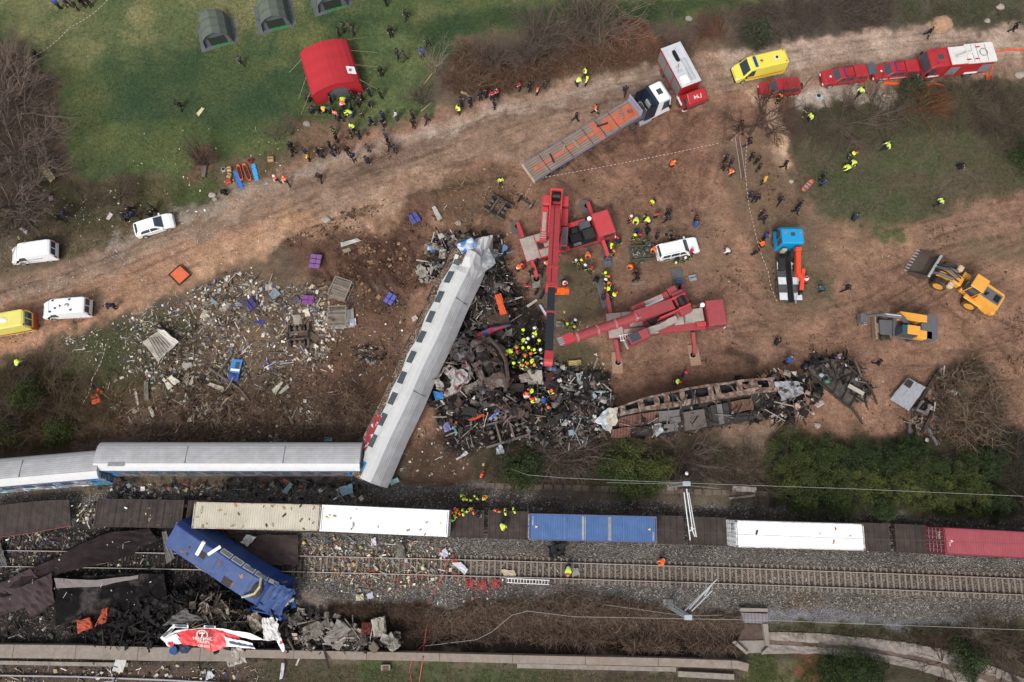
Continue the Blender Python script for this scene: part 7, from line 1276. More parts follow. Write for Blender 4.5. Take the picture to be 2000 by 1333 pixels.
junk('debris','yellow and white crumbs on the empty sooty wagon',[(150,985),(350,990),(350,1030),(170,1030)],170,PALF[:5]+['#c9a85a','#1d1a19'],.06,.4,1.35,.3,130,cat='debris')
def hull(nm,lb,cat,x,y,z,rot,L,W,H,m_,seed,hole=.14,nu=14,nv=12,arc=(-20,200),jit=.14,inner=None):
 """torn half shell of a vehicle body, with missing skin and a dark inside"""
 r_=random.Random(seed);p=G(x,y,z);t=empty(nm,(p.x,p.y,0),R(rot),lb,cat);g=[]
 for i in range(nu+1):
  u=i/nu;tp=1-.35*(2*u-1)**4;g.append([])
  for j in range(nv+1):
   a=R(arc[0]+(arc[1]-arc[0])*j/nv);k=1+r_.uniform(-.08,.08);g[-1].append(Vector(((u-.5)*L+r_.uniform(-jit,jit),math.cos(a)*W/2*tp*k+r_.uniform(-jit,jit),z-H*.4+math.sin(a)*H*tp*k*.8+r_.uniform(-jit,jit))))
 m=MB();hc=[(r_.uniform(.2,.8)*nu,r_.uniform(.3,.7)*nv,r_.uniform(1.2,2.4))for _ in range(3)];bars=MB()
 for i in range(nu):
  for j in range(nv):
   if r_.random()<hole or any((i-a)**2+(j-b)**2<c*c for a,b,c in hc):
    if r_.random()<.4:bars.bar(g[i][j],g[i+1][j+(r_.random()<.5)],.06,.06)
    continue
   q=[g[i][j],g[i+1][j],g[i+1][j+1],g[i][j+1]];n=(q[1]-q[0]).cross(q[3]-q[0]).normalized()*.04;m.loft([[tuple(v-n)for v in q],[tuple(v+n)for v in q]])
 m.build('skin',m_,t);(bars.build('torn_frame',M_soot,t)if bars.v else None)
 m=MB();m.ball((0,0,z-H*.45),L*.42,W*.36,H*.5,12,8,.12);m.build('burnt_interior',inner or M_char,t)
 for k in range(9):m=MB();a=Vector((r_.uniform(-.5,.5)*L,r_.uniform(-.5,.5)*W,z+r_.uniform(-.3,.5)));b=a+Vector((r_.uniform(-1,1),r_.uniform(-1,1),r_.uniform(-.4,.5)))*1.1;m.tube([a,(a+b)/2+Vector((0,0,.15)),b],r_.uniform(.03,.08),5);m.build('hanging_strip',r_.choice([M_soot,M_ash,M_rust]),t)
 return t
M_h1=mat('hull_brown','#5d4e47',rough=.95,spec=.15,var=.5,scale=2.5,dirt=.7,dirtcol='#241f1d',two='#7d7470',dscale=.5,twoth=.56)
M_h2=mat('hull_white_red','#a8a3a0',rough=.7,var=.35,scale=3,dirt=.6,dirtcol='#3a3331',two='#6d2a2e',dscale=.55,twoth=.56)
M_h3=mat('hull_grey','#4d4948',rough=.9,spec=.2,var=.5,scale=3,dirt=.7,dirtcol='#1a1817',two='#8e8a88',dscale=.8,twoth=.58)
hull('burnt_cab','large brown burnt cab shell torn open at the heart of the wreckage','cab shell',952,708,2.6,-62,5.4,3.0,2.4,M_h1,1)
hull('crushed_cab','crushed white and dark red cab shell beside the leaning coach','cab shell',886,734,2.2,42,3.9,2.7,2.2,M_h2,2)
hull('burnt_hull','grey streaked body piece below the brown burnt cab','body piece',955,764,1.8,-78,3.2,2.4,1.8,M_h3,3)
hull('burnt_hull','dark body piece wedged against the leaning coach above the white and red cab','body piece',905,676,2.2,65,3.4,2.2,1.8,M_h3,4)
hull('burnt_hull','black long body piece left of the burnt coach tip','body piece',1108,800,1.0,32,5.6,1.7,1.5,mat('hull_black','#201d1c',rough=.95,spec=.15,var=.5,scale=3,dirt=.5,dirtcol='#54504d'),5,hole=.35)
hull('burnt_hull','rusty dark body piece left of the crane hook','body piece',1005,800,1.4,12,3.4,2.0,1.5,M_h1,6,hole=.3)
hull('crushed_casing','grey crushed casing left of the leaning coach top','casing',838,528,1.3,20,2.6,2.0,1.6,mat('casing_grey','#a09a90',rough=.8,var=.4,scale=3,dirt=.6,dirtcol='#3f3832'),7,hole=.3)
hull('crushed_casing','grey scorched casing right of the leaning coach top','casing',960,545,1.5,-50,3.0,2.2,1.7,M_h3,8,hole=.3)
junk('debris','white and grey specks over the fallen sheets at the lower left',[(0,1130),(130,1090),(290,1040),(310,1060),(120,1120),(320,1130),(300,1180),(110,1200),(0,1190)],160,['#b8b4ae','#8a847c','#4a4442','#dcd8d4'],.05,.22,1.5,.4,140,cat='debris')
def wireo(nm,lb,cat,pts,r,m_,group=None,kids=None,n=4):
 m=MB();P_=[G(p[0],p[1],p[2])if len(p)>2 else GG(p[0],p[1],.04)for p in pts]
 out=[]
 for i in range(len(P_)-1):
  k=max(1,int((P_[i+1]-P_[i]).length/2.5));out+=[P_[i].lerp(P_[i+1],j/k)for j in range(k)]
 out.append(P_[-1]);m.tube(out,r,n);return tag(m.build(nm,m_),lb,cat,group)
M_galv=mat('galvanised','#a8b0b4',rough=.5,metal=.3,var=.2)
M_tube=mat('white_tube','#c9ccce',rough=.4,var=.1)
def mast(base,top,arms,label):
 b=GG(*base);T=G(top[0],top[1],7.8);t=empty('catenary_mast',tuple(b),0,label,'mast','overhead line masts');I=t.matrix_basis.inverted();d=Vector((0,0,7.8));d=T-b
 m=MB();q=.17
 for sx,sy in((-1,-1),(1,-1),(1,1),(-1,1)):m.bar((sx*q*1.4,sy*q,0),(d.x+sx*q,d.y+sy*q*.8,d.z),.07,.07)
 for k in range(16):
  a,c=d*(k/16),d*((k+1)/16);s=1 if k%2 else-1
  m.bar((a.x-q,a.y+s*q,a.z),(c.x+q,c.y+s*q,c.z),.035,.035);m.bar((a.x+q,a.y-s*q,a.z),(c.x-q,c.y-s*q,c.z),.035,.035)
 m.build('lattice_column',M_galv,t)
 for i,(a,c,ha,hc)in enumerate(arms):m=MB();m.cyl(I@G(a[0],a[1],ha),I@G(c[0],c[1],hc),.055,8);ar=m.build('cantilever',M_tube,t)
 m=MB();m.box(d.x-.35,d.x+.35,d.y-.22,d.y+.22,d.z-.12,d.z+.1,.03);m.build('head_frame',M_galv,t)
 m=MB();m.box(-.5,.5,-.5,.5,-.3,.12,.03);m.build('foundation',M_conc,t)
mast((1312,948),(1341,945),[((1336,962),(1348,1055),7.3,5.6),((1345,962),(1360,1049),6.4,5.6),((1341,955),(1353,1036),7.6,6.0),((1350,1030),(1357,1048),6,5.4),((1346,1038),(1356,1032),5.8,6)],'overhead line mast with white arms over the wagons, right of the blue container')
mast((1305,1181),(1344,1206),[((1338,1193),(1400,1132),7.3,5.6),((1351,1194),(1391,1154),6.4,5.6),((1346,1190),(1385,1148),7.3,6.0),((1376,1164),(1390,1142),6,5.7)],'overhead line mast with arms swung away, standing in the dead scrub')
M_wire=mat('pale_wire','#9a9a96',rough=.6,var=.1);M_dw=mat('dark_wire','#4a4542',rough=.7,var=.1)
wireo('overhead_wire','long pale overhead wire running over the hedge to the right edge','wire',[(1000,917,3),(1030,928,6.5),(1100,934,7.6),(1341,944,7.9),(1660,955,7.4),(2030,971,7.8)],.018,M_wire)
wireo('overhead_wire','short second wire ending just right of the upper mast','wire',[(1184,943,7.6),(1320,946,7.4),(1405,955,7)],.014,M_wire)
wireo('overhead_wire','long pale wire over the dead scrub continuing to the right edge','wire',[(830,1262,.2),(930,1250,.3),(960,1235,1),(1000,1202,4),(1030,1194,5.5),(1120,1205,7),(1344,1209,7.8),(1500,1212,7.5),(2030,1232,7.8)],.018,M_wire)
wireo('overhead_wire','short wire slanting to the head of the lower mast','wire',[(1184,1182,7),(1335,1203,7.3),(1410,1202,7)],.014,M_wire)
wireo('contact_wire','thin dark contact wire above the wagons and containers','wire',[(1285,1034,5.6),(1356,1041,5.6),(1690,1053,5.6),(2030,1064,5.6)],.022,M_dw)
def runwall(nm,lb,pts,w_,h_,m_,z0=-.6,cat='wall',step=2.4):
 P_=[G(p[0],p[1],h_)for p in pts];rings=[]
 for i,p in enumerate(P_):
  d=P_[min(i+1,len(P_)-1)]-P_[max(0,i-1)];n=Vector((-d.y,d.x,0)).normalized()*w_/2;rings.append([(p.x-n.x,p.y-n.y,z0),(p.x+n.x,p.y+n.y,z0),(p.x+n.x,p.y+n.y,h_),(p.x-n.x,p.y-n.y,h_)])
 m=MB();m.loft(rings);return tag(m.build(nm,m_),lb,cat)
M_wall=mat('wall_concrete','#8e847a',rough=.9,var=.25,scale=3,dirt=.5,dirtcol='#6e5f52',lines=(0,6,.012,.8))
M_wall2=mat('stained_concrete','#8b8177',rough=.9,var=.25,scale=3,dirt=.55,dirtcol='#7c6656',lines=(0,7,.01,.8))
runwall('retaining_wall','long pale concrete wall along the foot of the ditch, with rust streaks at its right end',[(470,1277),(640,1280),(800,1283),(1000,1288),(1150,1291),(1300,1294),(1440,1299),(1462,1305)],.72,.8,M_wall2)
runwall('retaining_wall','grey blackened concrete wall at the lower left below the burnt heap',[(-40,1272),(150,1274),(300,1278),(468,1279)],1.2,.8,M_wall)
runwall('wall_ledge','lower concrete ledge in front of the right end of the long wall',[(1010,1301),(1150,1304),(1320,1308)],.4,.45,M_conc)
runwall('wall_ledge','separate pale ledge block at the right end of the long wall',[(1325,1317),(1434,1323)],.5,.4,M_conc)
runwall('cable_duct','narrow pale concrete duct left of the white square board',[(-40,1294),(120,1297),(250,1299)],.35,.18,M_conc,-.2,'duct')
tag(wireo('steel_rail','single steel rail along the bottom left edge','rail',[(-40,1319,.2),(150,1322,.2),(330,1329,.2),(480,1337,.2)],.09,mat('dull_rail','#8f8f92',rough=.4,metal=.3,var=.2)),None,None)
for x,s in((935,0),):
 pass
kb=empty('path_kerb',(0,0,0));kb['kind']='structure'
kp=[(930,948),(1100,953),(1300,959),(1500,965)];P0=[G(*p)for p in kp]
for i in range(3):
 d=P0[i+1]-P0[i];n=int(d.length/.9)
 for k in range(n):
  a=P0[i]+d*(k/n);m=MB();m.M=Matrix.Translation(a)@Matrix.Rotation(math.atan2(d.y,d.x),4,'Z');m.box(.02,.88,-.28,.28,-.1,.09+rng.uniform(-.02,.02),.02);m.build('kerb_slab',mat('kerb_stone','#6e6359',rough=.95,var=.3,scale=5,dirt=.6,dirtcol='#57493e'),kb)
m=MB();plate(m,[(1431,949),(1478,952),(1477,962),(1430,960)],.3,5,3,.02,.2);tag(m.build('concrete_slab',mat('pale_slab','#aaa095',rough=.9,var=.3,dirt=.6,dirtcol='#6d5f50',scale=5)),'flaking pale concrete slab at the kerb left of the hedge','slab')
m=MB();plate(m,[(1424,972),(1474,966),(1476,970),(1426,976)],.25,5,2,.03,.08);tag(m.build('pale_beam',M_conc),'dirty white beam lying on ballast below the flaking slab','beam')
nb=[(1490,1234,.12),(1600,1238,.12),(1700,1247,.12),(1780,1257,.12),(1840,1268,.12),(1900,1288,.12),(2010,1330,.12),(2150,1400,.12)]
nc=[(1490,1251,.06),(1600,1257,.06),(1700,1266,.06),(1800,1285,.06),(1900,1308,.06),(1990,1338,.06),(2130,1410,.06)]
sc_=[(1490,1259,.06),(1600,1264,.06),(1700,1273,.06),(1800,1294,.06),(1900,1320,.06),(1975,1350,.06),(2100,1420,.06)]
sb=[(1490,1278,.12),(1600,1277,.12),(1700,1288,.12),(1780,1305,.12),(1860,1330,.12),(1900,1350,.12),(2050,1430,.12)]
M_bank=mat('bank_concrete','#8f8780',rough=.95,var=.35,scale=3,dirt=.6,dirtcol='#6f6459')
for a,b,sd in((nb,nc,1),(sc_,sb,2)):m=MB();skin(m,surf(a,b),0,1,0,1,60,3,.05,.3,seed=sd);o=m.build('channel_bank',M_bank);o['kind']='structure'
m=MB();skin(m,surf([(x,y,.03)for x,y,z in nc],[(x,y,.03)for x,y,z in sc_]),0,1,-.1,1.1,40,2,.01,.1);o=m.build('channel_bed',mat('channel_mud','#5a4d47',rough=.8,var=.3,scale=2,dirt=.5,dirtcol='#7a6250'));o['kind']='structure'
cu_=empty('culvert',tuple(G(1474,1235)),0,'concrete culvert mouth with slanted wing walls at the right end of the dead scrub','culvert');CI=cu_.matrix_basis.inverted()
for nm,q_,h_,mm in(('head_wall',[(1446,1188),(1500,1189),(1500,1196),(1446,1195)],.5,M_conc),('slab_roof',[(1448,1197),(1500,1199),(1500,1219),(1454,1217)],.35,mat('culvert_roof','#7b7478',rough=.9,var=.25,lines=(0,.35,.2,.5))),('shaft_floor',[(1456,1219),(1492,1220),(1496,1252),(1440,1252)],.05,mat('shaft_dark','#54463e',rough=.95,var=.5)),('wing_wall',[(1490,1219),(1500,1219),(1503,1262),(1496,1262)],.5,M_conc),('shaft_floor',[(1436,1252),(1497,1251),(1488,1275),(1462,1276)],.12,M_bank),('wing_wall',[(1430,1255),(1436,1252),(1462,1276),(1458,1279)],.45,M_conc),('wing_wall',[(1488,1275),(1500,1264),(1503,1268),(1490,1280)],.45,M_conc)):
 m=MB();plate(m,q_,h_,4,4,.012,.4 if h_>.2 else.1,7);child(m,nm,mm,cu_,CI)
m=MB();plate(m,[(744,1299),(762,1299),(762,1310),(744,1310)],.35,2,2,.0,.3);o=tag(m.build('inspection_chamber',M_conc),'small pale rimmed concrete chamber on the grass below the long wall','chamber');m=MB();plate(m,[(747,1301),(759,1301),(759,1310),(747,1310)],.37,2,2,0,.03);m.build('lid',mat('chamber_lid','#5d4c44',rough=.9,var=.2),o)
def tape(lb,pts):
 P_=[G(p[0],p[1],.9)for p in pts];m=MB();o_=[]
 for i in range(len(P_)-1):
  L_=(P_[i+1]-P_[i]).length;k=int(L_/.22)
  for j in range(k):
   a,b=P_[i].lerp(P_[i+1],j/k),P_[i].lerp(P_[i+1],(j+1)/k);s=-.35*math.sin(PI*j/k);s2_=-.35*math.sin(PI*(j+1)/k);a.z+=s;b.z+=s2_
   m.cur=j%2;m.bar(a,b,.032,.02)
 return tag(m.build('barrier_tape',[W_mark,mat('tape_red','#8c4a48',rough=.5)]),lb,'barrier tape')
tape('red and white tape stretched from the flatbed tail to the ladder',[(1050,349),(1436,273)])
tape('red and white tape running down past the blue truck',[(1459,278),(1458,360),(1472,440),(1500,530),(1519,592)])
tape('short tape from the flatbed corner to the wheelset',[(1041,352),(1024,385)])
tape('tape in the grass above the orange bag on the left',[(207,672),(180,740),(160,790)])
tape('tape crossing the field corner at the top left',[(57,115),(135,55),(215,-5)])
M_hose=mat('red_hose','#a84444',rough=.7,var=.15)
wireo('red_hose','long red cable crossing the rails and the ditch down to the bottom edge','cable',[(873,1092,.3),(865,1125,.3),(850,1150),(838,1180),(836,1210),(828,1260),(826,1285,.95),(818,1340)],.05,M_hose)
wireo('red_hose','second red cable looping off the long one near the wall','cable',[(828,1258),(808,1278,.3),(800,1310),(806,1340)],.045,M_hose)
wireo('red_hose','red cable running from the ballast down into the dead scrub','cable',[(890,1090,.3),(905,1120,.3),(912,1140),(960,1160),(918,1170),(900,1195),(880,1225)],.045,M_hose)
for k,(x,y)in enumerate(((918,1140),(942,1142),(968,1140))):
 r_=random.Random(k);m=MB()
 for i in range(9):c=G(x,y);a=r_.uniform(0,6);m.tube([(c.x+r_.uniform(-.5,.5),c.y+r_.uniform(-.5,.5),.1+r_.uniform(0,.15))for _ in range(5)],.035,4)
 tag(m.build('cable_tangle',M_hose),('left','middle','right')[k]+' of the three red cable tangles beside the rails','cable','red cable tangles')
M_oh=mat('orange_hose','#d8572e',rough=.6,var=.15)
wireo('orange_hose','flat orange hose lying on stony ground behind the fire engine','hose',[(1931,152),(1937,130),(1944,103),(1965,98),(2010,99)],.12,M_oh)
wireo('orange_hose','curved orange hose on the road edge below the fire engine','hose',[(1808,166),(1830,165),(1848,170)],.09,M_oh)
for q_,lb in(([(1727,160),(1758,161),(1757,165),(1728,165)],'orange strip on the ground under the second pickup'),([(1777,157),(1788,158),(1787,162),(1778,162)],'small orange strip between the pickups and the fire engine'),([(1926,145),(1935,146),(1934,157),(1927,156)],'orange bundle at the end of the orange hose')):m=MB();plate(m,q_,.2,4,2,.03,.05);tag(m.build('orange_strip',M_orange),lb,'orange strip')
def ladder(lb,a,b,w_,z,m_,n=12,rung=None):
 A,B=G(*a,z),G(*b,z);c=(A+B)/2;L=(B-A).length;t=empty('ladder',(c.x,c.y,z),math.atan2(B.y-A.y,B.x-A.x),lb,'ladder')
 for s in(1,-1):m=MB();m.box(-L/2,L/2,s*w_/2-.03,s*w_/2+.03,0,.07);m.build('side_rail',m_,t)
 for k in range(n):x=-L/2+(k+.5)*L/n;m=MB();m.box(x-.025,x+.025,-w_/2,w_/2,.02,.05);m.build('rung',rung or m_,t)
ladder('long narrow ladder with red rungs lying beside the bare tree',(1452,349),(1440,269),.5,.15,M_chrome,16,mat('rung_red','#7a3a34',rough=.7))
ladder('white ladder lying on the ballast below the rails',(990,1134),(1073,1138),.4,.15,M_white,14)
def stretcher(lb,q_,col,kind='basket',z=.35):
 m=MB();P_=[G(x,y,0)for x,y in q_];a=(P_[0]+P_[1])/2;b=(P_[2]+P_[3])/2;w_=(P_[1]-P_[0]).length/2;L=(b-a).length;c=(a+b)/2
 t=empty('stretcher',(c.x,c.y,.03),math.atan2(b.y-a.y,b.x-a.x),lb,'stretcher');h=L/2;cm=mat('st_'+col[1:],col,rough=.5,var=.12)
 if kind=='basket':
  oval=lambda s,z:[(h*s*(abs(math.cos(q))**.5)*(1 if math.cos(q)>0 else-1),w_*s*(abs(math.sin(q))**.7)*(1 if math.sin(q)>0 else-1),z)for q in np.linspace(0,2*PI,25)[:-1]]
  m.loft([oval(.9,.0),oval(1,.2),oval(.86,.2),oval(.82,.05)],caps=False);m.build('rim',cm,t);m=MB();m.loft([oval(.82,.03),oval(.82,.06)]);m.build('bed',mat('bed_'+col[1:],'#46302a' if 'empty' in lb else '#a98a86',rough=.8,var=.3),t)
  for x in(-.5,0,.45):m=MB();m.box(x*h,x*h+.08,-w_*.8,w_*.8,.1,.13);m.build('strap',M_dark,t)
 else:
  m.box(-h,h,-w_,w_,0,.07,.03);m.build('board',cm,t)
  for x in(-.8,-.45,.45,.8):
   for s in(1,-1):m=MB();m.box(x*h-.08,x*h+.08,s*w_*.75-.03,s*w_*.75+.03,.068,.075);m.build('hand_hole',M_black,t)
stretcher('left orange empty basket stretcher on the verge near the road',[(462,325),(469,322),(477,353),(470,356)],'#e25a22')
stretcher('right orange empty basket stretcher on the verge near the road',[(473,323),(481,320),(494,353),(486,357)],'#dd5a28')
stretcher('blue mat left of the orange basket stretchers',[(455,338),(463,334),(478,366),(468,370)],'#2c6fc0','board')
stretcher('blue board right of the orange basket stretchers',[(490,322),(499,320),(508,352),(497,355)],'#3f95cf','board')
stretcher('orange basket stretcher with a strapped load on the grass above the blue truck',[(1561,372),(1570,378),(1590,357),(1582,350)],'#c9502e')
stretcher('orange spine board beside the red boom of the first crane',[(1084,562),(1084,576),(1112,576),(1112,563)],'#e8641c','board')
for x,y,sx,sy,h_,c,r_,lb in((490,317,.3,.25,.4,'#b5222a',0,'small round red bag at the head of the stretchers'),(448,357,.3,.25,.4,'#c8402a',20,'red and orange bag left of the blue mat'),(449,333,.25,.3,.4,'#b89a72',10,'cardboard box left of the blue mat, upper of two'),(449,345,.25,.3,.35,'#a88c68',-10,'cardboard box left of the blue mat, lower of two'),(438,333,.25,.2,.3,'#c9c9c9',0,'round white tub left of the cardboard boxes'),(530,313,.35,.3,.35,'#b08a64',5,'open cardboard box by the rubble near the two bare bushes'),(1352,544,.42,.35,.3,'#8f959a',12,'open metal tool case beside the second crane outrigger'),(1597,190,.3,.3,.3,'#c8cdd0',0,'white bucket on the verge below the red SUV'),(677,272,.2,.2,.3,'#a8322c',0,'red can on the trampled path below the tent'),(718,264,.2,.2,.3,'#a8322c',0,'red can at the road edge below the tent'),(1325,552,.35,.3,.5,'#3f5a70',0,'blue grey pump on the steel plate of the second crane'),(1187,510,.35,.35,.25,'#52606b',0,'grey blue block on the outrigger pad near the first crane cab'),(190,780,.45,.5,.4,'#d2542c',20,'orange rubble bag lying in the brush on the left slope'),(197,765,.2,.4,.3,'#d2542c',60,'orange strap piece above the orange rubble bag'),(1847,1018,.01,.01,.01,'#000000',0,'')):
 if not lb:continue
 p=GG(x,y);m=MB();m.M=Matrix.Translation(p)@Matrix.Rotation(R(r_),4,'Z');rd_='round' in lb or 'can' in lb or 'bucket' in lb
 if rd_:m.tube([(0,0,0),(0,0,h_)],[sx*.85,sx],14)
 else:m.box(-sx,sx,-sy,sy,0,h_,.06)
 o=m.build('container_' if False else('round_tub' if rd_ else 'equipment_box'),mat('kit_'+c[1:],c,rough=.6,var=.2,dirt=.2));tag(o,lb,'equipment')
 m=MB();m.M=Matrix.Translation(p)@Matrix.Rotation(R(r_),4,'Z');(m.tube([(0,0,h_),(0,0,h_+.03)],sx*.8,14)if rd_ else m.box(-sx*.8,sx*.8,-sy*.12,sy*.12,h_,h_+.03));m.build('lid' if rd_ else 'handle',M_dark,o)
m=MB();c=GG(1180,474);m.tube([(c.x+.38*math.cos(a),c.y+.38*math.sin(a),.25)for a in np.linspace(0,6.28,20)],.16,8);tag(m.build('loose_tyre',M_rub),'loose black tyre behind the first crane cab corner','tyre')
m=MB();m.bar(G(1233,556,.1),G(1259,552,.1),.35,.12);tag(m.build('timber_beam',M_wood),'dark weathered beam on the ground between the two cranes','beam')
m=MB();m.bar(G(397,346,.2),G(401,322,.25),.4,.12);tag(m.build('board',M_ash),'grey board on the bare earth below the round bush','board')
for i,(x,y,s,c,lb)in enumerate(((1847,40,1.3,'#a8876c','rounded mound of crumbly tan earth at the top edge of the road'),)):
 m=MB();p=GG(x,y);m.ball((p.x,p.y,-.1),s,s*.9,1.2,18,10,.07);tag(m.build('earth_mound',mat('mound_earth',c,rough=1,var=.4,scale=4,bump=.6)),lb,'earth mound')
rr=random.Random(5);stn=[]
for i,(x,y,s)in enumerate(((600,243,.5),(1345,38,.45),(1927,42,.4),(1953,15,.5),(895,437,.4),(637,430,.5),(1545,355,.3),(1990,148,.6),(1290,820,.35),(1596,832,.45),(415,382,.45),(420,390,.3))):
 p=GG(x,y);m=MB();m.ball((p.x,p.y,p.z+s*.2),s,s*.8,s*.5,8,6,.2);stn.append((tag(m.build('boulder',mat('boulder_grey','#a39a8f',rough=.95,var=.3,dirt=.3)),['pale stone at the two small bare bushes below the tent','pale square stone on the dark field above the red earth','pale rock near the top right corner','small rock at the very top right','tan rock right of the churned earth','pale pink rock on the road edge above the churned earth','pale stone on the grass above the blue truck','whitish rock at the right edge below the orange hose','small stone under the burnt coach','grey stone above the hedge','white rock on the verge left of the stretchers','smaller white rock below its neighbour left of the stretchers'][i],'rock')))
def np_mesh(name,V,F,m_,col=None,mats2=None):
 me=bpy.data.meshes.new(name);me.vertices.add(len(V));me.vertices.foreach_set('co',V.astype(np.float32).ravel())
 k=F.shape[1];me.loops.add(F.size);me.loops.foreach_set('vertex_index',F.astype(np.int32).ravel());me.polygons.add(len(F));me.polygons.foreach_set('loop_start',np.arange(0,F.size,k,dtype=np.int32));me.update(calc_edges=True)
 if col is not None:
  ca=me.color_attributes.new('Col','FLOAT_COLOR','POINT');A4=np.ones((len(V),4),np.float32);A4[:,:3]=col;ca.data.foreach_set('color',A4.ravel())
 me.materials.append(m_);return me
def twig_geo(P0,P1,P2,r0,r2):
 n=len(P0);d=P2-P0;d/=(np.linalg.norm(d,axis=1,keepdims=True)+1e-9);up=np.where(np.abs(d[:,2:3])<.9,[[0,0,1.]],[[1.,0,0]]);a=np.cross(d,up);a/=(np.linalg.norm(a,axis=1,keepdims=True)+1e-9);b=np.cross(a,d)
 rows=[]
 for Pk,rk in((P0,r0),(P1,(r0+r2)/2),(P2,r2)):
  for j in range(3):t=2*PI*j/3;rows.append(Pk+(a*math.cos(t)+b*math.sin(t))*rk[:,None])
 V=np.stack(rows,1).reshape(-1,3);base=(np.arange(n)*9)[:,None];F=[]
 for i in(0,1):
  for j in range(3):k=(j+1)%3;F.append(base+np.array([[i*3+j,i*3+k,i*3+3+k,i*3+3+j]]))
 return V,np.concatenate(F,0)
def bush_proto(seed,n0=9,spread=.6,kids=(6,4,3),droop=0.,trunk=False,wide=1.):
 R_=np.random.RandomState(seed);
 def grow(P0,D,L,r,bend=.18):
  n=len(P0);mid=P0+D*L[:,None]*.5+R_.randn(n,3)*L[:,None]*bend*.35;end=P0+D*L[:,None]+R_.randn(n,3)*L[:,None]*bend*.4;return mid,end
 a=R_.rand(n0)*2*PI;s=spread*(.35+.65*R_.rand(n0));D=np.stack([np.cos(a)*s*wide,np.sin(a)*s*wide,np.ones(n0)*(1-.4*s)],1);D/=np.linalg.norm(D,axis=1,keepdims=True)
 P0=np.stack([np.cos(a)*.03,np.sin(a)*.03,np.zeros(n0)+(.28 if trunk else 0)],1);L=.62*(.7+.5*R_.rand(n0))*(.8 if trunk else 1);r=np.full(n0,.014)
 parts=[];A=[P0,*grow(P0,D,L,r),r,r*.5];parts.append(A);cur=(P0,A[1],A[2],D,L,r)
 for k in kids:
  P0_,M_,E_,D_,L_,r_=cur;n=len(P0_);idx=np.repeat(np.arange(n),k);t=.35+.65*R_.rand(len(idx));t[::k]=1
  S=np.where(t[:,None]<.5,P0_[idx]+(M_[idx]-P0_[idx])*(t[:,None]*2),M_[idx]+(E_[idx]-M_[idx])*(t[:,None]*2-1))
  d=D_[idx]+R_.randn(len(idx),3)*.42;d[:,2]+=.05-droop;d/=np.linalg.norm(d,axis=1,keepdims=True);l=L_[idx]*(.4+.35*R_.rand(len(idx)));r2=r_[idx]*.58
  mid,end=grow(S,d,l,r2);parts.append([S,mid,end,r2,r2*.5]);cur=(S,mid,end,d,l,r2)
 tr=MB()
 if trunk:tr.tube([(0,0,-.02),(.01,.01,.15),(0,0,.3)],[.035,.028,.022],7)
 V0,F0=twig_geo(*parts[0]);
 cat_=[np.concatenate([p[i]for p in parts[1:]],0)for i in range(5)];cat_[3]=np.maximum(cat_[3],.0022);cat_[4]=np.maximum(cat_[4],.0014)
 V1,F1=twig_geo(*cat_)
 return(V0,F0,tr),(V1,F1)
_pc={}
def bark(c):return mat('bark_'+c[1:],c,rough=.95,var=.3,scale=2,dirt=.3,dirtcol='#4a3c33')
def bare(px,py,h,c,kind,label,name='bare_bush',cat='bush',group=None,rot=None,sz=1.,lean=(0,0)):
 K={'fan':dict(n0=14,spread=.55,kids=(5,4,3)),'wide':dict(n0=12,spread=1.3,kids=(6,4,4),wide=1.2),'tree':dict(n0=7,spread=1.3,kids=(6,5,4),trunk=True,wide=1.3),'thin':dict(n0=9,spread=.45,kids=(4,3,2)),'flat':dict(n0=16,spread=2.2,kids=(5,4,3),droop=.12,wide=1.8)}[kind]
 sd=rng.randrange(2);key=(kind,sd,c)
 if key not in _pc:
  (V0,F0,tr),(V1,F1)=bush_proto(100+sd*7+len(kind),**K);me1=np_mesh('trunk',V0,F0,bark(c))
  if tr.v:
   n=len(V0);V0=np.concatenate([V0,np.array(tr.v)]);q=[tuple(i+n for i in f)for f in tr.f if len(f)==4];me1=np_mesh('trunk',V0,np.concatenate([F0,np.array(q)]),bark(c))
  _pc[key]=(me1,np_mesh('crown',V1,F1,bark(c)))
 p=GG(px,py);t=empty(name,tuple(p),rng.uniform(0,6.28)if rot is None else rot,label,cat,group);t.rotation_euler=(lean[0],lean[1],t.rotation_euler[2])
 for nm,me in zip(('trunk','crown'),_pc[key]):o=bpy.data.objects.new(nm,me);COL.objects.link(o);o.parent=t;o.scale=(h*sz,h*sz,h)
 return t
GB,DB,RB='#6b5e55','#3f352e','#5f4637'
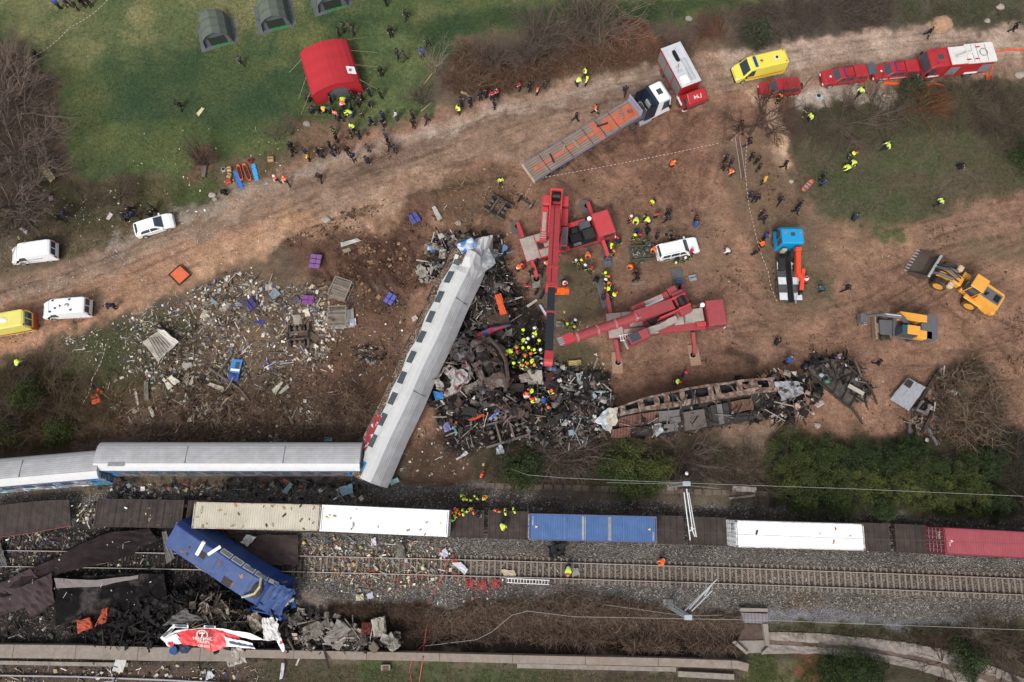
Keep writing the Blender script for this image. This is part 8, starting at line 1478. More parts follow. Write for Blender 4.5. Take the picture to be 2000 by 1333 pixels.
for a in[(404,322,3.6,'#5a4a40','fan','dense round bare bush on the field edge, growing from a bare earth patch'),(540,275,3.0,GB,'thin','left of two small bare bushes below the tent'),(570,262,2.8,GB,'thin','right of two small bare bushes below the tent'),(828,205,3.4,GB,'fan','bare shrub at the left of the brush pile'),(852,148,3.4,'#8a7c6c','thin','pale bare sapling standing over the brush pile'),(966,135,4.5,GB,'fan','bare bush behind the right half of the brush pile'),(1035,130,6,GB,'fan','tall bare bush above the people on the verge'),(1065,105,6.5,GB,'fan','tall bare clump left of the tallest one at the field edge'),(1160,88,8,'#75675b','fan','tallest bare clump beside the red earth at the top'),(1135,80,6,GB,'thin','slender bare stems just left of the tallest clump'),(1300,78,3.6,GB,'wide','low bare bush on the earth bank above the tilted fire truck'),(1405,70,3.4,'#6b5548','wide','bare bush on the reddish bank left of the yellow ambulance'),(1463,262,6.6,'#57453a','tree','bare spreading tree below the red SUV'),(1500,268,4.0,'#57453a','tree','smaller bare tree beside the sandy strip'),(20,400,7.5,GB,'wide','large bare tree at the left edge, lowest of the thicket'),(30,300,7,GB,'wide','large bare tree at the left edge behind the lowest one'),(15,210,7,'#75665b','wide','bare tree at the left edge in the middle of the thicket'),(50,200,5,'#75665b','wide','bare bush on the field side of the left thicket'),(10,120,5,'#75665b','wide','uppermost bare bush of the left thicket'),(165,395,3,'#54463d','wide','dusky low bush left of the group beside the hatchback'),(235,385,3.2,'#54463d','wide','dusky low bush above the group beside the hatchback'),(1640,245,4.2,'#6b5a52','flat','spreading leafless shrub in the middle of the right thicket'),(1700,230,4,'#5f5148','flat','leafless shrub right of the spreading one in the right thicket'),(1590,258,3,'#5f5148','flat','low leafless shrub at the left end of the right thicket'),(1795,215,3.2,'#7a4f30','wide','rusty orange bare shrub in the right thicket'),(1880,200,4,'#5f5148','flat','leafless shrub above the rusty one, near the right edge'),(1950,230,4.4,'#54483f','flat','dark leafless shrub near the right edge'),(1990,260,4,'#54483f','flat','dark leafless shrub at the right edge'),(1120,880,4,'#6f6059','flat','grey twiggy bush between the wreckage and the large green bush'),(1080,900,3.4,'#6f6059','flat','grey twiggy bush beside the dark hollow'),(1170,915,3,'#4d4038','flat','brown twiggy bush left of the large green bush'),(1330,900,4,'#70605a','flat','pinkish grey twiggy bush under the burnt coach'),(1385,915,3,'#5c4d44','flat','brown twiggy bush left of the bare slope'),(1465,925,3.6,'#50443c','flat','brown twiggy bush at the left end of the hedge'),(60,830,5,'#463a32','thin','dark bare bush above the left coach'),(35,790,4,'#463a32','flat','dark tangled bush at the left edge of the slope'),(110,800,4,'#5a4a38','flat','tangled bush left of the orange rubble bag'),(215,790,3.6,'#6b5638','flat','yellowish branches spreading from the orange rubble bag'),(95,730,3,'#4d3f35','flat','brown brush patch beside the lone hi-vis person on the left'),(130,760,3,'#55463a','flat','brown brush patch in the grass on the left slope'),(1840,1295,3.2,'#4a302a','flat','dark reddish bush between the channel and the silt strip'),(1910,1250,3.2,'#5a4e44','flat','grey brown bush near the lower right edge'),(1960,1255,3.6,'#5a4e44','flat','grey brown bush at the lower right edge'),(1960,1290,3,'#4d443a','flat','low grey brown bush over the channel bank'),(1700,1335,2.6,'#5f554c','flat','grey twiggy bush at the bottom edge right of the green ones'),(1950,940,3.6,'#4f443e','flat','dark twiggy bush at the right end of the hedge'),(1985,900,3.6,'#4f443e','flat','dark twiggy bush at the right edge above the hedge'),(400,800,2.6,'#5a4a3a','flat','broken brown branches in the lower debris field'),(620,830,2.8,'#54443a','flat','broken branches left of the leaning coach foot'),(690,790,3,'#44372f','flat','dark broken branches against the leaning coach'),(520,800,2.6,'#5f4d3e','flat','broken branches in the middle of the lower slope')]:
 bare(*a)
def scrub(name,label,poly,n,cols,hmin,hmax,seed,r=.012,flat=.5,kind='stuff',cat='scrub'):
 R_=np.random.RandomState(seed);pts=np.array(poly,float);xs=R_.uniform(pts[:,0].min(),pts[:,0].max(),n*3);ys=R_.uniform(pts[:,1].min(),pts[:,1].max(),n*3)
 d=seg_dist(xs,ys,[tuple(p)for p in poly]);cl=fbm(xs/22.,ys/22.,seed%17,3);ok=(d+(fbm(xs/12.,ys/12.,3,2)-.5)*26<0)&(cl>.42-.12*R_.rand(len(xs)));xs,ys=xs[ok][:n],ys[ok][:n];n=len(xs)
 dx,dy=(xs-1000)/FP,(666.5-ys)/FP;s=CAMH/-(dy*sp-cp);X=dx*s;Y=(dy*cp+sp)*s;Z=relief(X,Y)
 h=R_.uniform(hmin,hmax,n);a=R_.rand(n)*6.283;l=h*R_.uniform(.3,1.3,n);P0=np.stack([X,Y,Z+R_.rand(n)*h*.6*flat],1);D=np.stack([np.cos(a)*l,np.sin(a)*l,h*R_.uniform(-.2,1,n)*(1-flat*.5)],1)
 P1=P0+D*.5+R_.randn(n,3)*h[:,None]*.14;P2=P0+D+R_.randn(n,3)*h[:,None]*.1;P1[:,2]=np.maximum(P1[:,2],Z+.03);P2[:,2]=np.maximum(P2[:,2],Z+.02)
 V,F=twig_geo(P0,P1,P2,np.full(n,r)*R_.uniform(.6,1.5,n),np.full(n,r*.4));C=np.array([lin(c)for c in cols])[R_.randint(0,len(cols),n)]*R_.uniform(.7,1.25,(n,1));C=np.repeat(C,9,0)
 o=bpy.data.objects.new(name,np_mesh(name,V,F,vmat('twigs',var=.15),C));COL.objects.link(o);return tag(o,label,cat,kind=kind)
BR=['#4a3a30','#5a483b','#3a2d26','#6a5648']
scrub('dead_scrub','dense dead brown scrub filling the ditch beside the track',[(830,1190),(1000,1175),(1160,1160),(1330,1195),(1440,1205),(1430,1265),(1300,1272),(1000,1250),(840,1255)],17000,['#68564a','#776557','#53443a','#877364','#5e4d40'],.4,1.3,1,.018,.8)
scrub('dead_scrub','thin dead scrub beside the grey scrap heap',[(640,1180),(830,1180),(850,1250),(780,1250),(720,1200),(650,1200)],3500,BR,.3,1.0,2,.014,.8)
scrub('brush_pile','heaped brown brushwood left of the bare clumps at the field edge',[(860,160),(900,92),(950,95),(1000,120),(1060,130),(1080,150),(980,180),(900,195)],4200,['#6b5546','#7a6250','#54402f','#86705c','#5a3a28'],.4,1.7,3,.02,.8,cat='brushwood')
scrub('root_tangle','tangled roots and twigs along the foot of the earth bank',[(1000,110),(1080,100),(1160,90),(1240,100),(1330,110),(1200,140),(1060,160),(1010,150)],2600,['#6a4a38','#7c5a44','#4f3a2d','#8a7462'],.4,1.5,4,.018,.8,cat='brushwood')
scrub('scrub','grey brown scrub along the top right edge',[(1435,20),(1600,-15),(1740,-5),(1745,45),(1600,65),(1450,90)],6500,['#5b514a','#6b605a','#4a4038','#544c3a'],.4,1.5,5,.015,.7)
scrub('scrub','scrub and dry grass on the verge at the far top right',[(1745,0),(2020,-10),(2020,40),(1850,48),(1745,50)],2600,['#4f5236','#5b514a','#5f5c3a'],.2,.7,6,.014,.5)
scrub('scrub','thicket of grey brown scrub on the right grass island',[(1560,230),(1640,195),(1760,175),(1900,165),(2010,160),(2010,300),(1900,260),(1780,260),(1700,290),(1600,290)],5000,['#5a5045','#4f5034','#655a4e','#454a2c'],.3,1.2,7,.014,.6)
scrub('scrub','dry scrub below the green hedge and twiggy bushes above the kerb',[(960,880),(1180,860),(1480,880),(1500,950),(1200,950),(960,945)],6500,['#4f4638','#5c5046','#3c3a26','#6b6056'],.3,1.1,8,.014,.6)
scrub('scrub','dark scrub at the right end of the hedge',[(1900,840),(2020,830),(2020,1000),(1900,1000)],4200,['#3f3a30','#4d443c','#38402a'],.3,1.4,9,.016,.6)
scrub('scrub','dry twigs of the thicket at the left edge',[(-20,85),(60,100),(105,160),(120,250),(110,400),(60,440),(-20,470)],9000,['#6b5c52','#7a6a5f','#54473d'],.3,1.6,10,.014,.6)
scrub('scrub','dry brush on the left slope above the coaches',[(-20,730),(60,700),(150,740),(240,780),(230,850),(100,880),(-20,890)],6000,['#4d4030','#5b4a3a','#3b3a22','#6b573f'],.3,1.3,11,.016,.7)
scrub('scrub','sticks and roots over the lower debris slope',[(260,770),(560,760),(720,740),(740,850),(560,870),(300,860)],2600,['#5f4c3d','#77614e','#4a3a2f','#8a7460'],.3,1.6,12,.025,.9,cat='sticks')
scrub('brush_pile','uprooted brown brush at the right of the ribbed panel',[(1830,740),(1900,700),(1930,740),(1965,800),(1940,870),(1880,880),(1830,840)],2600,['#5f4c3d','#77614e','#4a3b31','#8e7a66','#63614f'],.5,2.4,13,.03,.85,cat='brushwood')
scrub('scrub','scrub patches around the drainage channel',[(1510,1222),(1760,1226),(1900,1215),(2010,1225),(2010,1310),(1880,1280),(1750,1250),(1510,1236)],4200,['#4a4a30','#5a5040','#3f3a2c'],.2,.8,14,.014,.6)
scrub('scrub','dry sticks and roots scattered left of the lone bogie',[(840,340),(1000,320),(1020,360),(940,450),(860,440)],520,['#6f5a48','#8a735c','#4f3d31','#a08a70'],.3,1.2,20,.018,1,cat='sticks')
scrub('scrub','sparse sticks and roots over the right work area',[(1560,640),(2000,560),(2000,860),(1700,860)],300,['#6f5a48','#8a735c','#4f3d31'],.2,.9,21,.014,1,cat='sticks')
GR=['#465a2c','#5c6436','#394c26','#747044','#3f4f28']
for i,(lb,poly,n,cs,h_)in enumerate((('tufts of green grass on the field',[(100,-10),(1480,-20),(1250,45),(1000,60),(860,90),(835,230),(700,240),(560,290),(350,340),(130,340),(110,180),(60,90)],26000,['#3a5230','#4c5c30','#2f4527','#5f6638'],.22),('dry and green grass tufts on the right grass island',[(1550,240),(1700,170),(2010,150),(2010,370),(1800,430),(1740,455),(1640,430),(1560,370)],15000,['#4c5030','#5f5a40','#6b5f4a','#3f4a28'],.3),('grass tufts on the verge left of the road',[(60,345),(360,350),(430,330),(430,390),(240,470),(0,540),(0,450)],8000,['#4c4c2c','#5f563a','#6b5c48','#3f4b26'],.28),('green tufts on the littered slope',[(20,700),(160,650),(400,600),(480,720),(300,760),(120,800),(20,780)],8000,GR[:4]+['#5a4c38'],.28),('grass on the strip below the long wall',[(490,1300),(1460,1320),(1460,1340),(490,1340)],5000,GR+['#5a4f3c'],.25),('grass around the hedge and above the kerb',[(940,880),(1500,870),(1520,950),(940,945)],5000,['#414626','#4f4c30','#363d20'],.28),('grass near the drainage channel',[(1460,1285),(1600,1280),(1700,1300),(1700,1340),(1460,1340)],3500,GR,.28),('dry tufts dotted over the bare work area',[(1100,450),(1420,300),(1560,380),(1640,460),(1640,620),(1500,660),(1200,640)],3600,['#5f563c','#6f6248','#54583a'],.16),('tufts along the right side of the work area',[(1640,440),(1820,440),(2010,430),(2010,700),(1700,680)],2600,['#5f5a40','#6f6248'],.14))):
 scrub('grass',lb,poly,n,cs,h_*.5,h_,30+i,.014,.4,cat='grass')
def leafy(px,py,w_,h_,cols,seed,label,name='green_bush',group=None,n=5200,leaf=.1,cat='bush',asp=1.):
 R_=np.random.RandomState(seed);p=GG(px,py);t=empty(name,tuple(p),0,label,cat,group)
 nc=int(26+w_*8);a=R_.rand(nc)*6.283;rr_=np.sqrt(R_.rand(nc));z=(1-rr_**2)**.5*R_.uniform(.35,1.0,nc);lob=1+.22*np.sin(a*3+seed)+.12*np.sin(a*5+seed*2)
 Cc=np.stack([np.cos(a)*rr_*lob*w_/2,np.sin(a)*rr_*lob*w_/2*asp,z*h_*.85+.15],1);cr=R_.uniform(.28,.6,nc)*(w_/4)**.5;tone=R_.rand(nc)
 k=R_.randint(0,nc,n);d=R_.randn(n,3);d/=np.linalg.norm(d,axis=1,keepdims=True);d[:,2]=np.abs(d[:,2])*.9+R_.rand(n)*.1-.15;c=Cc[k]+d*(cr[k]*R_.uniform(.5,1.15,n))[:,None]
 c[:,2]=np.maximum(c[:,2],.05)
 u=d+R_.randn(n,3)*.45;u/=np.linalg.norm(u,axis=1,keepdims=True);v=np.cross(u,R_.randn(n,3));v/=np.linalg.norm(v,axis=1,keepdims=True);L=leaf*R_.uniform(.9,2.2,n)[:,None];W_=leaf*R_.uniform(.22,.5,n)[:,None]
 V=np.stack([c,c+u*L*.5+v*W_,c+u*L,c+u*L*.5-v*W_],1).reshape(-1,3);F=np.arange(n*4).reshape(n,4)
 ca,cb=np.array(lin(cols[0])),np.array(lin(cols[1]));tt=np.clip(tone[k]*.8+R_.rand(n)*.35,0,1)[:,None];C=(ca*(1-tt)+cb*tt)*R_.uniform(.7,1.3,(n,1));C=np.repeat(C,4,0)
 o=bpy.data.objects.new('crown',np_mesh('crown',V,F,vmat('leaves',rough=.75,var=.2),C));COL.objects.link(o);o.parent=t
 m=MB();r2=random.Random(seed)
 for i in range(6):e=Cc[r2.randrange(nc)];m.tube([(0,0,0),(e[0]*.5,e[1]*.5,e[2]*.6),tuple(e)],[.08,.05,.02],5)
 m.build('trunk',bark('#4a3c33'),t);return t
GG1,GG2,GG3=('#2c3a20','#49552c'),('#343f22','#5b6130'),('#26331f','#3b4a28')
HD=[(1535,880,4.2,2.6,GG1),(1600,885,4.4,2.8,GG1),(1665,890,4.0,2.6,GG3),(1730,900,4.0,2.6,GG3),(1545,935,4.6,3.0,GG2),(1615,935,4.4,3.0,GG1),(1675,940,4.2,2.9,GG2),(1740,950,4.4,3.0,GG2),(1800,925,4.4,3.0,GG1),(1860,930,4.4,3.0,GG1),(1815,965,4.2,2.8,GG2),(1880,965,4.2,2.8,GG2),(1560,975,3.8,2.4,GG1),(1625,982,3.4,2.2,GG1),(1710,985,3.2,2.2,GG3),(1930,985,3.6,2.4,GG3),(1770,880,3.0,2.2,GG3),(1920,900,3.2,2.4,GG3)]
ORD=['first','second','third','fourth','fifth','sixth','seventh','eighth','ninth','tenth','eleventh','twelfth','thirteenth','fourteenth','fifteenth','sixteenth','seventeenth','eighteenth','nineteenth','twentieth','twenty-first','twenty-second','twenty-third','twenty-fourth','twenty-fifth','twenty-sixth','twenty-seventh','twenty-eighth']
for i,a in enumerate(sorted(HD)):
 leafy(a[0],a[1],a[2],a[3],a[4],500+i,ORD[i]+' bush from the left in the green hedge above the tracks',group='green hedge bushes above the tracks',n=10000,leaf=.075)
for a in[(1232,905,5.0,3.4,GG2,'large green bush left of the hedge, below the burnt coach'),(1200,925,3.6,2.6,GG1,'green bush left of the large one, near the twiggy grey bushes'),(1275,925,3.4,2.4,GG2,'green bush right of the large one, near the pinkish twiggy bush'),(1240,940,4.0,2.4,GG1,'green bush in front of the large one at the kerb'),(1030,915,3.6,2.2,GG3,'dark green bush below the wreckage above the kerb'),(1010,930,2.6,1.4,GG1,'small green bush at the left end of the kerb'),(1475,75,3.2,2.4,('#2c3326','#4a4e3c'),'dark olive bush above the yellow ambulance'),(1775,180,3.0,2.2,('#333927','#4b4e3a'),'dusky green bush below the second pickup'),(1995,320,4.0,2.6,GG3,'dark green bush at the right edge of the grass island'),(1640,1300,4.0,2.4,GG3,'dark green bush at the bottom right below the channel'),(1690,1312,3.2,2.0,GG3,'smaller dark green bush right of the one below the channel'),(1880,1288,3.4,2.0,GG3,'green bush overhanging the curved channel bank'),(1620,1328,3.6,2.0,GG1,'green bush at the bottom edge below the channel'),(60,775,3.4,1.8,('#35401f','#4f5a2c'),'green bush in the brush on the left slope'),(120,845,3.0,1.2,('#35401f','#4f5a2c'),'low green bush above the left coach'),(15,850,3.0,1.6,('#35401f','#4f5a2c'),'green bush at the left edge above the coach')]:
 leafy(a[0],a[1],a[2],a[3],a[4],int(a[0]),a[5],n=4600)
M_log=mat('pale_branch','#9a866e',rough=.9,var=.3,scale=4)
for i,(pts,r_,c,lb)in enumerate((([(850,132),(866,125)],.12,0,'short pale log lying across the brush pile edge'),([(828,167),(845,147),(842,150)],.1,0,'thin pale branch at the left foot of the brush pile'),([(901,181),(912,187),(920,194)],.22,0,'whitish peeled trunk piece between the brush pile and the road'),([(823,219),(845,202)],.09,0,'curved thin branch at the foot of the left shrub'),([(1850,800),(1870,812),(1895,838),(1920,870)],.2,0,'long split pale trunk in the uprooted brush'),([(1884,745),(1905,725),(1940,712)],.1,1,'fan of thin grey stems pointing up right'),([(545,660),(560,640)],.1,0,'thin stick beside the rusty bogie'),([(527,553),(534,536)],.08,0,'pale stick on the earth above the grey bogie field'),([(410,720),(440,740),(470,760),(490,785)],.16,1,'long grey pole across the lower debris field'),([(425,805),(445,780),(462,770)],.16,0,'thick brown branch below the grey pole'),([(556,795),(575,830)],.22,1,'dark plank left of the red graffiti panel'),([(455,690),(425,735),(430,748)],.12,1,'bent dark pipe left of the blue door'))):
 P_=[GG(x,y,.15+.12*(k%2))for k,(x,y)in enumerate(pts)];m=MB();m.tube(P_,r_,6,r_*.5);tag(m.build('branch',M_log if not c else bark('#6b6158')),lb,'branch')
def skinmesh(name,js,es,rad,root,lvl=1,extra=None):
 me=bpy.data.meshes.new(name);me.from_pydata([js[k][:3]for k in js],[(list(js).index(a),list(js).index(b))for a,b in es],[]);o=bpy.data.objects.new(name,me);COL.objects.link(o)
 md=o.modifiers.new('skin','SKIN');md.use_smooth_shade=True
 for i,k in enumerate(js):q=me.skin_vertices[0].data[i];q.radius=rad[k]if isinstance(rad[k],tuple)else(rad[k],rad[k]);q.use_root=(k==root)
 sb_=o.modifiers.new('sub','SUBSURF');sb_.levels=lvl;sb_.render_levels=lvl
 dg=bpy.context.evaluated_depsgraph_get();dg.update();out=bpy.data.meshes.new_from_object(o.evaluated_get(dg));bpy.data.objects.remove(o);out.name=name
 return out
def joints(pose):
 J={'pel':(0,0,.95),'bel':(.01,0,1.1),'che':(0,0,1.3),'nek':(0,0,1.5),'hed':(.02,0,1.6),'top':(.01,0,1.7)}
 A={'sh':(0,.2,1.42),'el':(-.04,.27,1.14),'wr':(.08,.25,.92),'ha':(.11,.24,.84)};B=dict(A)
 Lg={'hi':(0,.1,.9),'kn':(.03,.11,.5),'an':(0,.12,.09),'to':(.17,.14,.04)};Lr=dict(Lg)
 if pose=='w':Lg.update(kn=(.2,.1,.52),an=(.3,.1,.1),to=(.46,.11,.06));Lr.update(kn=(-.08,.1,.5),an=(-.34,.1,.16),to=(-.2,.11,.04));A.update(el=(-.16,.27,1.16),wr=(-.18,.27,.92),ha=(-.16,.26,.84));B.update(el=(.08,.27,1.15),wr=(.28,.22,1.0),ha=(.35,.2,.96))
 if pose=='b':
  J.update(pel=(-.08,0,.9),bel=(.06,0,1.04),che=(.24,0,1.14),nek=(.42,0,1.2),hed=(.53,0,1.22),top=(.62,0,1.22));
  for q in(A,B):q.update(sh=(.34,.2,1.14),el=(.42,.24,.86),wr=(.52,.16,.64),ha=(.55,.14,.56))
  for q in(Lg,Lr):q.update(hi=(-.08,.1,.86),kn=(.08,.12,.48))
 if pose=='c':
  J.update(pel=(-.1,0,.42),bel=(-.02,0,.56),che=(.1,0,.74),nek=(.2,0,.92),hed=(.26,0,1.0),top=(.28,0,1.1))
  for q in(A,B):q.update(sh=(.14,.2,.86),el=(.28,.24,.62),wr=(.46,.15,.52),ha=(.52,.13,.48))
  for q in(Lg,Lr):q.update(hi=(-.1,.1,.38),kn=(.28,.17,.5),an=(.06,.14,.09),to=(.24,.16,.04))
 if pose=='t':
  for q in(A,B):q.update(el=(.04,.3,1.17),wr=(.26,.12,1.14),ha=(.31,.05,1.16))
 if pose=='p':A.update(el=(.2,.3,1.5),wr=(.4,.38,1.62),ha=(.48,.4,1.65))
 for s,q,l in((1,A,Lg),(-1,B,Lr)):
  for k,v in q.items():J[k+('L' if s>0 else 'R')]=(v[0],v[1]*s,v[2])
  for k,v in l.items():J[k+('L' if s>0 else 'R')]=(v[0],v[1]*s,v[2])
 return J
ARM=lambda s:[('che','sh'+s),('sh'+s,'el'+s),('el'+s,'wr'+s)]
LEG=lambda s:[('pel','hi'+s),('hi'+s,'kn'+s),('kn'+s,'an'+s)]
TOR=[('pel','bel'),('bel','che'),('che','nek')]
def person_protos(pose):
 J=joints(pose);r=dict(pel=(.13,.1),bel=(.12,.095),che=(.15,.11),nek=.055,hed=(.085,.095),top=(.065,.075))
 for s in 'LR':r.update({'sh'+s:.06,'el'+s:.042,'wr'+s:.03,'ha'+s:(.04,.022),'hi'+s:.085,'kn'+s:.058,'an'+s:.042,'to'+s:.04})
 JB=dict(J);es=TOR+[('nek','hed'),('hed','top')]+ARM('L')+ARM('R')+LEG('L')+LEG('R')
 for s,sg in(('L',1),('R',-1)):
  es+=[('wr'+s,'ha'+s),('an'+s,'to'+s)];W_,H_=Vector(J['wr'+s]),Vector(J['ha'+s]);d=(H_-W_).normalized();sd=Vector((d.z,0,-d.x));sd=sd.normalized()if sd.length>.2 else Vector((1,0,0))
  for k in range(4):
   f='f%d%s'%(k,s);b_=H_+sd*(k-1.5)*.02+d*.025;JB[f]=tuple(b_);JB[f+'e']=tuple(b_+d*(.06,.075,.07,.055)[k]+Vector((.015,0,0)));es+=[('ha'+s,f),(f,f+'e')];r[f]=.0095;r[f+'e']=.008
  JB['th'+s]=tuple(W_.lerp(H_,.5)+sd*.04);JB['te'+s]=tuple(W_.lerp(H_,.9)+sd*.075);es+=[('wr'+s,'th'+s),('th'+s,'te'+s)];r['th'+s]=.012;r['te'+s]=.009
 body=skinmesh('person',JB,es,r,'pel',1)
 hx=Vector(J['hed']).lerp(Vector(J['top']),.25);f=Vector((1,0,0))if pose not in 'b' else Vector((.3,0,-.95));up2=(Vector(J['top'])-Vector(J['hed'])).normalized();bm=bmesh.new();bm.from_mesh(body)
 for off,rr_,mi in((f*.1-up2*.01,.016,0),(f*.09+Vector((0,.033,0))+up2*.02,.011,1),(f*.09+Vector((0,-.033,0))+up2*.02,.011,1),(Vector((0,.088,0)),.018,0),(Vector((0,-.088,0)),.018,0),(f*.09-up2*.045,.014,2)):
  g=bmesh.ops.create_icosphere(bm,subdivisions=1,radius=rr_,matrix=Matrix.Translation(hx+off));[setattr(fc,'material_index',mi)for v in g['verts']for fc in v.link_faces]
 bm.to_mesh(body);bm.free()
 sub=lambda ks:{k:J[k]for k in ks}
 rj={k:(v[0]+.055,v[1]+.06)if isinstance(v,tuple)else v+.038 for k,v in r.items()}
 jk=skinmesh('jacket',sub(['pel','bel','che','nek']+[a+s for s in 'LR' for a in('sh','el','wr')]),TOR+ARM('L')+ARM('R'),rj,'pel')
 rt={k:(v[0]+.03,v[1]+.03)if isinstance(v,tuple)else v+.03 for k,v in r.items()}
 trs=skinmesh('trousers',sub(['pel']+[a+s for s in 'LR' for a in('hi','kn','an')]),LEG('L')+LEG('R'),rt,'pel')
 boots=MB()
 for s in 'LR':a,t_=Vector(J['an'+s]),Vector(J['to'+s]);boots.tube([a+Vector((-.06,0,0)),(a+t_)/2,t_+Vector((.05,0,0))],[.06,.062,.045],8)
 bo=boots.build('boots',M_black,link=False).data
 T,H=Vector(J['top']),Vector(J['hed']);c=H.lerp(T,.55);u=(T-H).normalized();q=u.to_track_quat('Z','X').to_matrix().to_4x4()
 m=MB();m.M=Matrix.Translation(c)@q;m.ball((-.012 if pose!='b' else 0,0,.03),.112,.1,.1,12,8);hair=m.build('hair',M_black,link=False).data
 m=MB();m.M=Matrix.Translation(c)@q;m.loft([[(math.cos(a)*x,math.sin(a)*x*.9,z)for a in np.linspace(0,2*PI,17)[:-1]]for x,z in((.165,.01),(.16,.03),(.14,.035),(.13,.1),(.09,.15),(.03,.17))]);hel=m.build('helmet',M_black,link=False).data
 for me in(body,jk,trs):
  me.polygons.foreach_set('use_smooth',[True]*len(me.polygons))
 M_skin=mat('skin','#b98a70',rough=.6,var=.08);body.materials.clear();[body.materials.append(x)for x in(M_skin,M_black,mat('lips','#8a5048'))]
 for me in(jk,trs):me.materials.clear();me.materials.append(M_black)
 return body,jk,trs,bo,hair,hel
PP={k:person_protos(k)for k in 'swbctp'}
def cloth(nm,c,band=None,**k):
 m_=mat(nm,c,rough=.85,var=.2,scale=6,**k)
 if band and 'banded' not in m_:
  m_['banded']=1;nt=m_.node_tree;N,L=nt.nodes,nt.links;b=N['Principled BSDF'];src=b.inputs['Base Color'].links[0].from_socket;tc=N.new('ShaderNodeTexCoord');s_=N.new('ShaderNodeSeparateXYZ');L.new(tc.outputs['Object'],s_.inputs[0])
  prev=src
  for z in band[1]:
   a=N.new('ShaderNodeMath');a.operation='COMPARE';a.inputs[1].default_value=z;a.inputs[2].default_value=.035;L.new(s_.outputs[2],a.inputs[0]);x=N.new('ShaderNodeMix');x.data_type='RGBA';L.new(a.outputs[0],x.inputs[0]);L.new(prev,x.inputs[6]);x.inputs[7].default_value=(*lin(band[0]),1);prev=x.outputs[2]
  L.new(prev,b.inputs['Base Color'])
 return m_
LIME='#c9e23a'
CL={'k':(cloth('cloth_black','#16171b'),'black'),'n':(cloth('cloth_navy','#1c2740'),'navy blue'),'g':(cloth('hivis_yellow','#cfe83c',('#d8dccf',(1.12,1.3))),'a yellow hi-vis jacket'),'o':(cloth('hivis_orange','#f0641e',('#e0d8cc',(1.12,1.3))),'an orange hi-vis jacket'),'r':(cloth('cloth_red','#b01f2c',('#d8d8d8',(1.2,))),'a red jacket'),'w':(cloth('cloth_white','#cfd0d2'),'a white top'),'c':(cloth('cloth_camo','#4c4f42',two='#2f3329'),'camouflage'),'b':(cloth('cloth_blue','#27468a'),'a blue jacket'),'t':(cloth('cloth_teal','#2c4f58'),'a dark teal jacket'),'f':(cloth('fire_coat','#1b2230',(LIME,(1.0,1.22))),'dark firefighter gear'),'y':(cloth('cloth_yellow','#d6b23a'),'a yellow jacket'),'d':(cloth('cloth_brown','#3f3029'),'dark brown'),'e':(cloth('cloth_grey','#4b4e52'),'grey')}
TR={'k':cloth('tr_black','#17181b'),'n':cloth('tr_navy','#1b2234'),'j':cloth('tr_jeans','#3c4a66'),'f':cloth('tr_fire','#1a202c',(LIME,(.4,))),'c':CL['c'][0],'e':cloth('tr_grey','#5a5b5c')}
HC={'h':cloth('hair_dark','#1c1613'),'l':cloth('hair_grey','#8a8580'),'W':(mat('helmet_white','#dcdedd',rough=.3,var=.05),'white'),'Y':(mat('helmet_yellow','#d8ee2a',rough=.3,var=.05),'lime'),'O':(mat('helmet_orange','#ee6a26',rough=.3,var=.05),'orange'),'R':(mat('helmet_red','#cc2030',rough=.3,var=.05),'red'),'T':(mat('helmet_tan','#d08a50',rough=.4,var=.1),'tan')}
PR=random.Random(77)
POSE={'w':'walking','b':'bending over','c':'crouching','p':'pointing','s':'','t':''}
def person(x,y,code,label,group,z=0.):
 cl=code[0];hd='h';ps=None
 for ch in code[1:]:
  if ch in 'WYORTlh':hd=ch
  elif ch in 'swbctp':ps=ch
 ps=ps or PR.choice('ssst');bp=PP[ps];g=G(x,y,z+.9);zz=gz(g.x,g.y)+z;s=PR.uniform(.96,1.08)
 t=bpy.data.objects.new('person',bp[0]);COL.objects.link(t);t.location=(g.x,g.y,zz);t.rotation_euler=(0,0,PR.uniform(0,6.28));t.scale=(s*1.06,s*1.06,s);tag(t,label,'person',group)
 tr='f' if cl=='f' else 'c' if cl=='c' else PR.choice('kknnj' if cl in 'owbgy' else 'kknk')
 for nm,me,m_ in(('jacket',bp[1],CL[cl][0]),('trousers',bp[2],TR[tr]),('boots',bp[3],M_black),('hair' if hd in 'hl' else 'helmet',bp[4]if hd in 'hl' else bp[5],HC[hd]if hd in 'hl' else HC[hd][0])):
  o=bpy.data.objects.new(nm,me);COL.objects.link(o);o.parent=t;o.material_slots[0].link='OBJECT';o.material_slots[0].material=m_
 return t
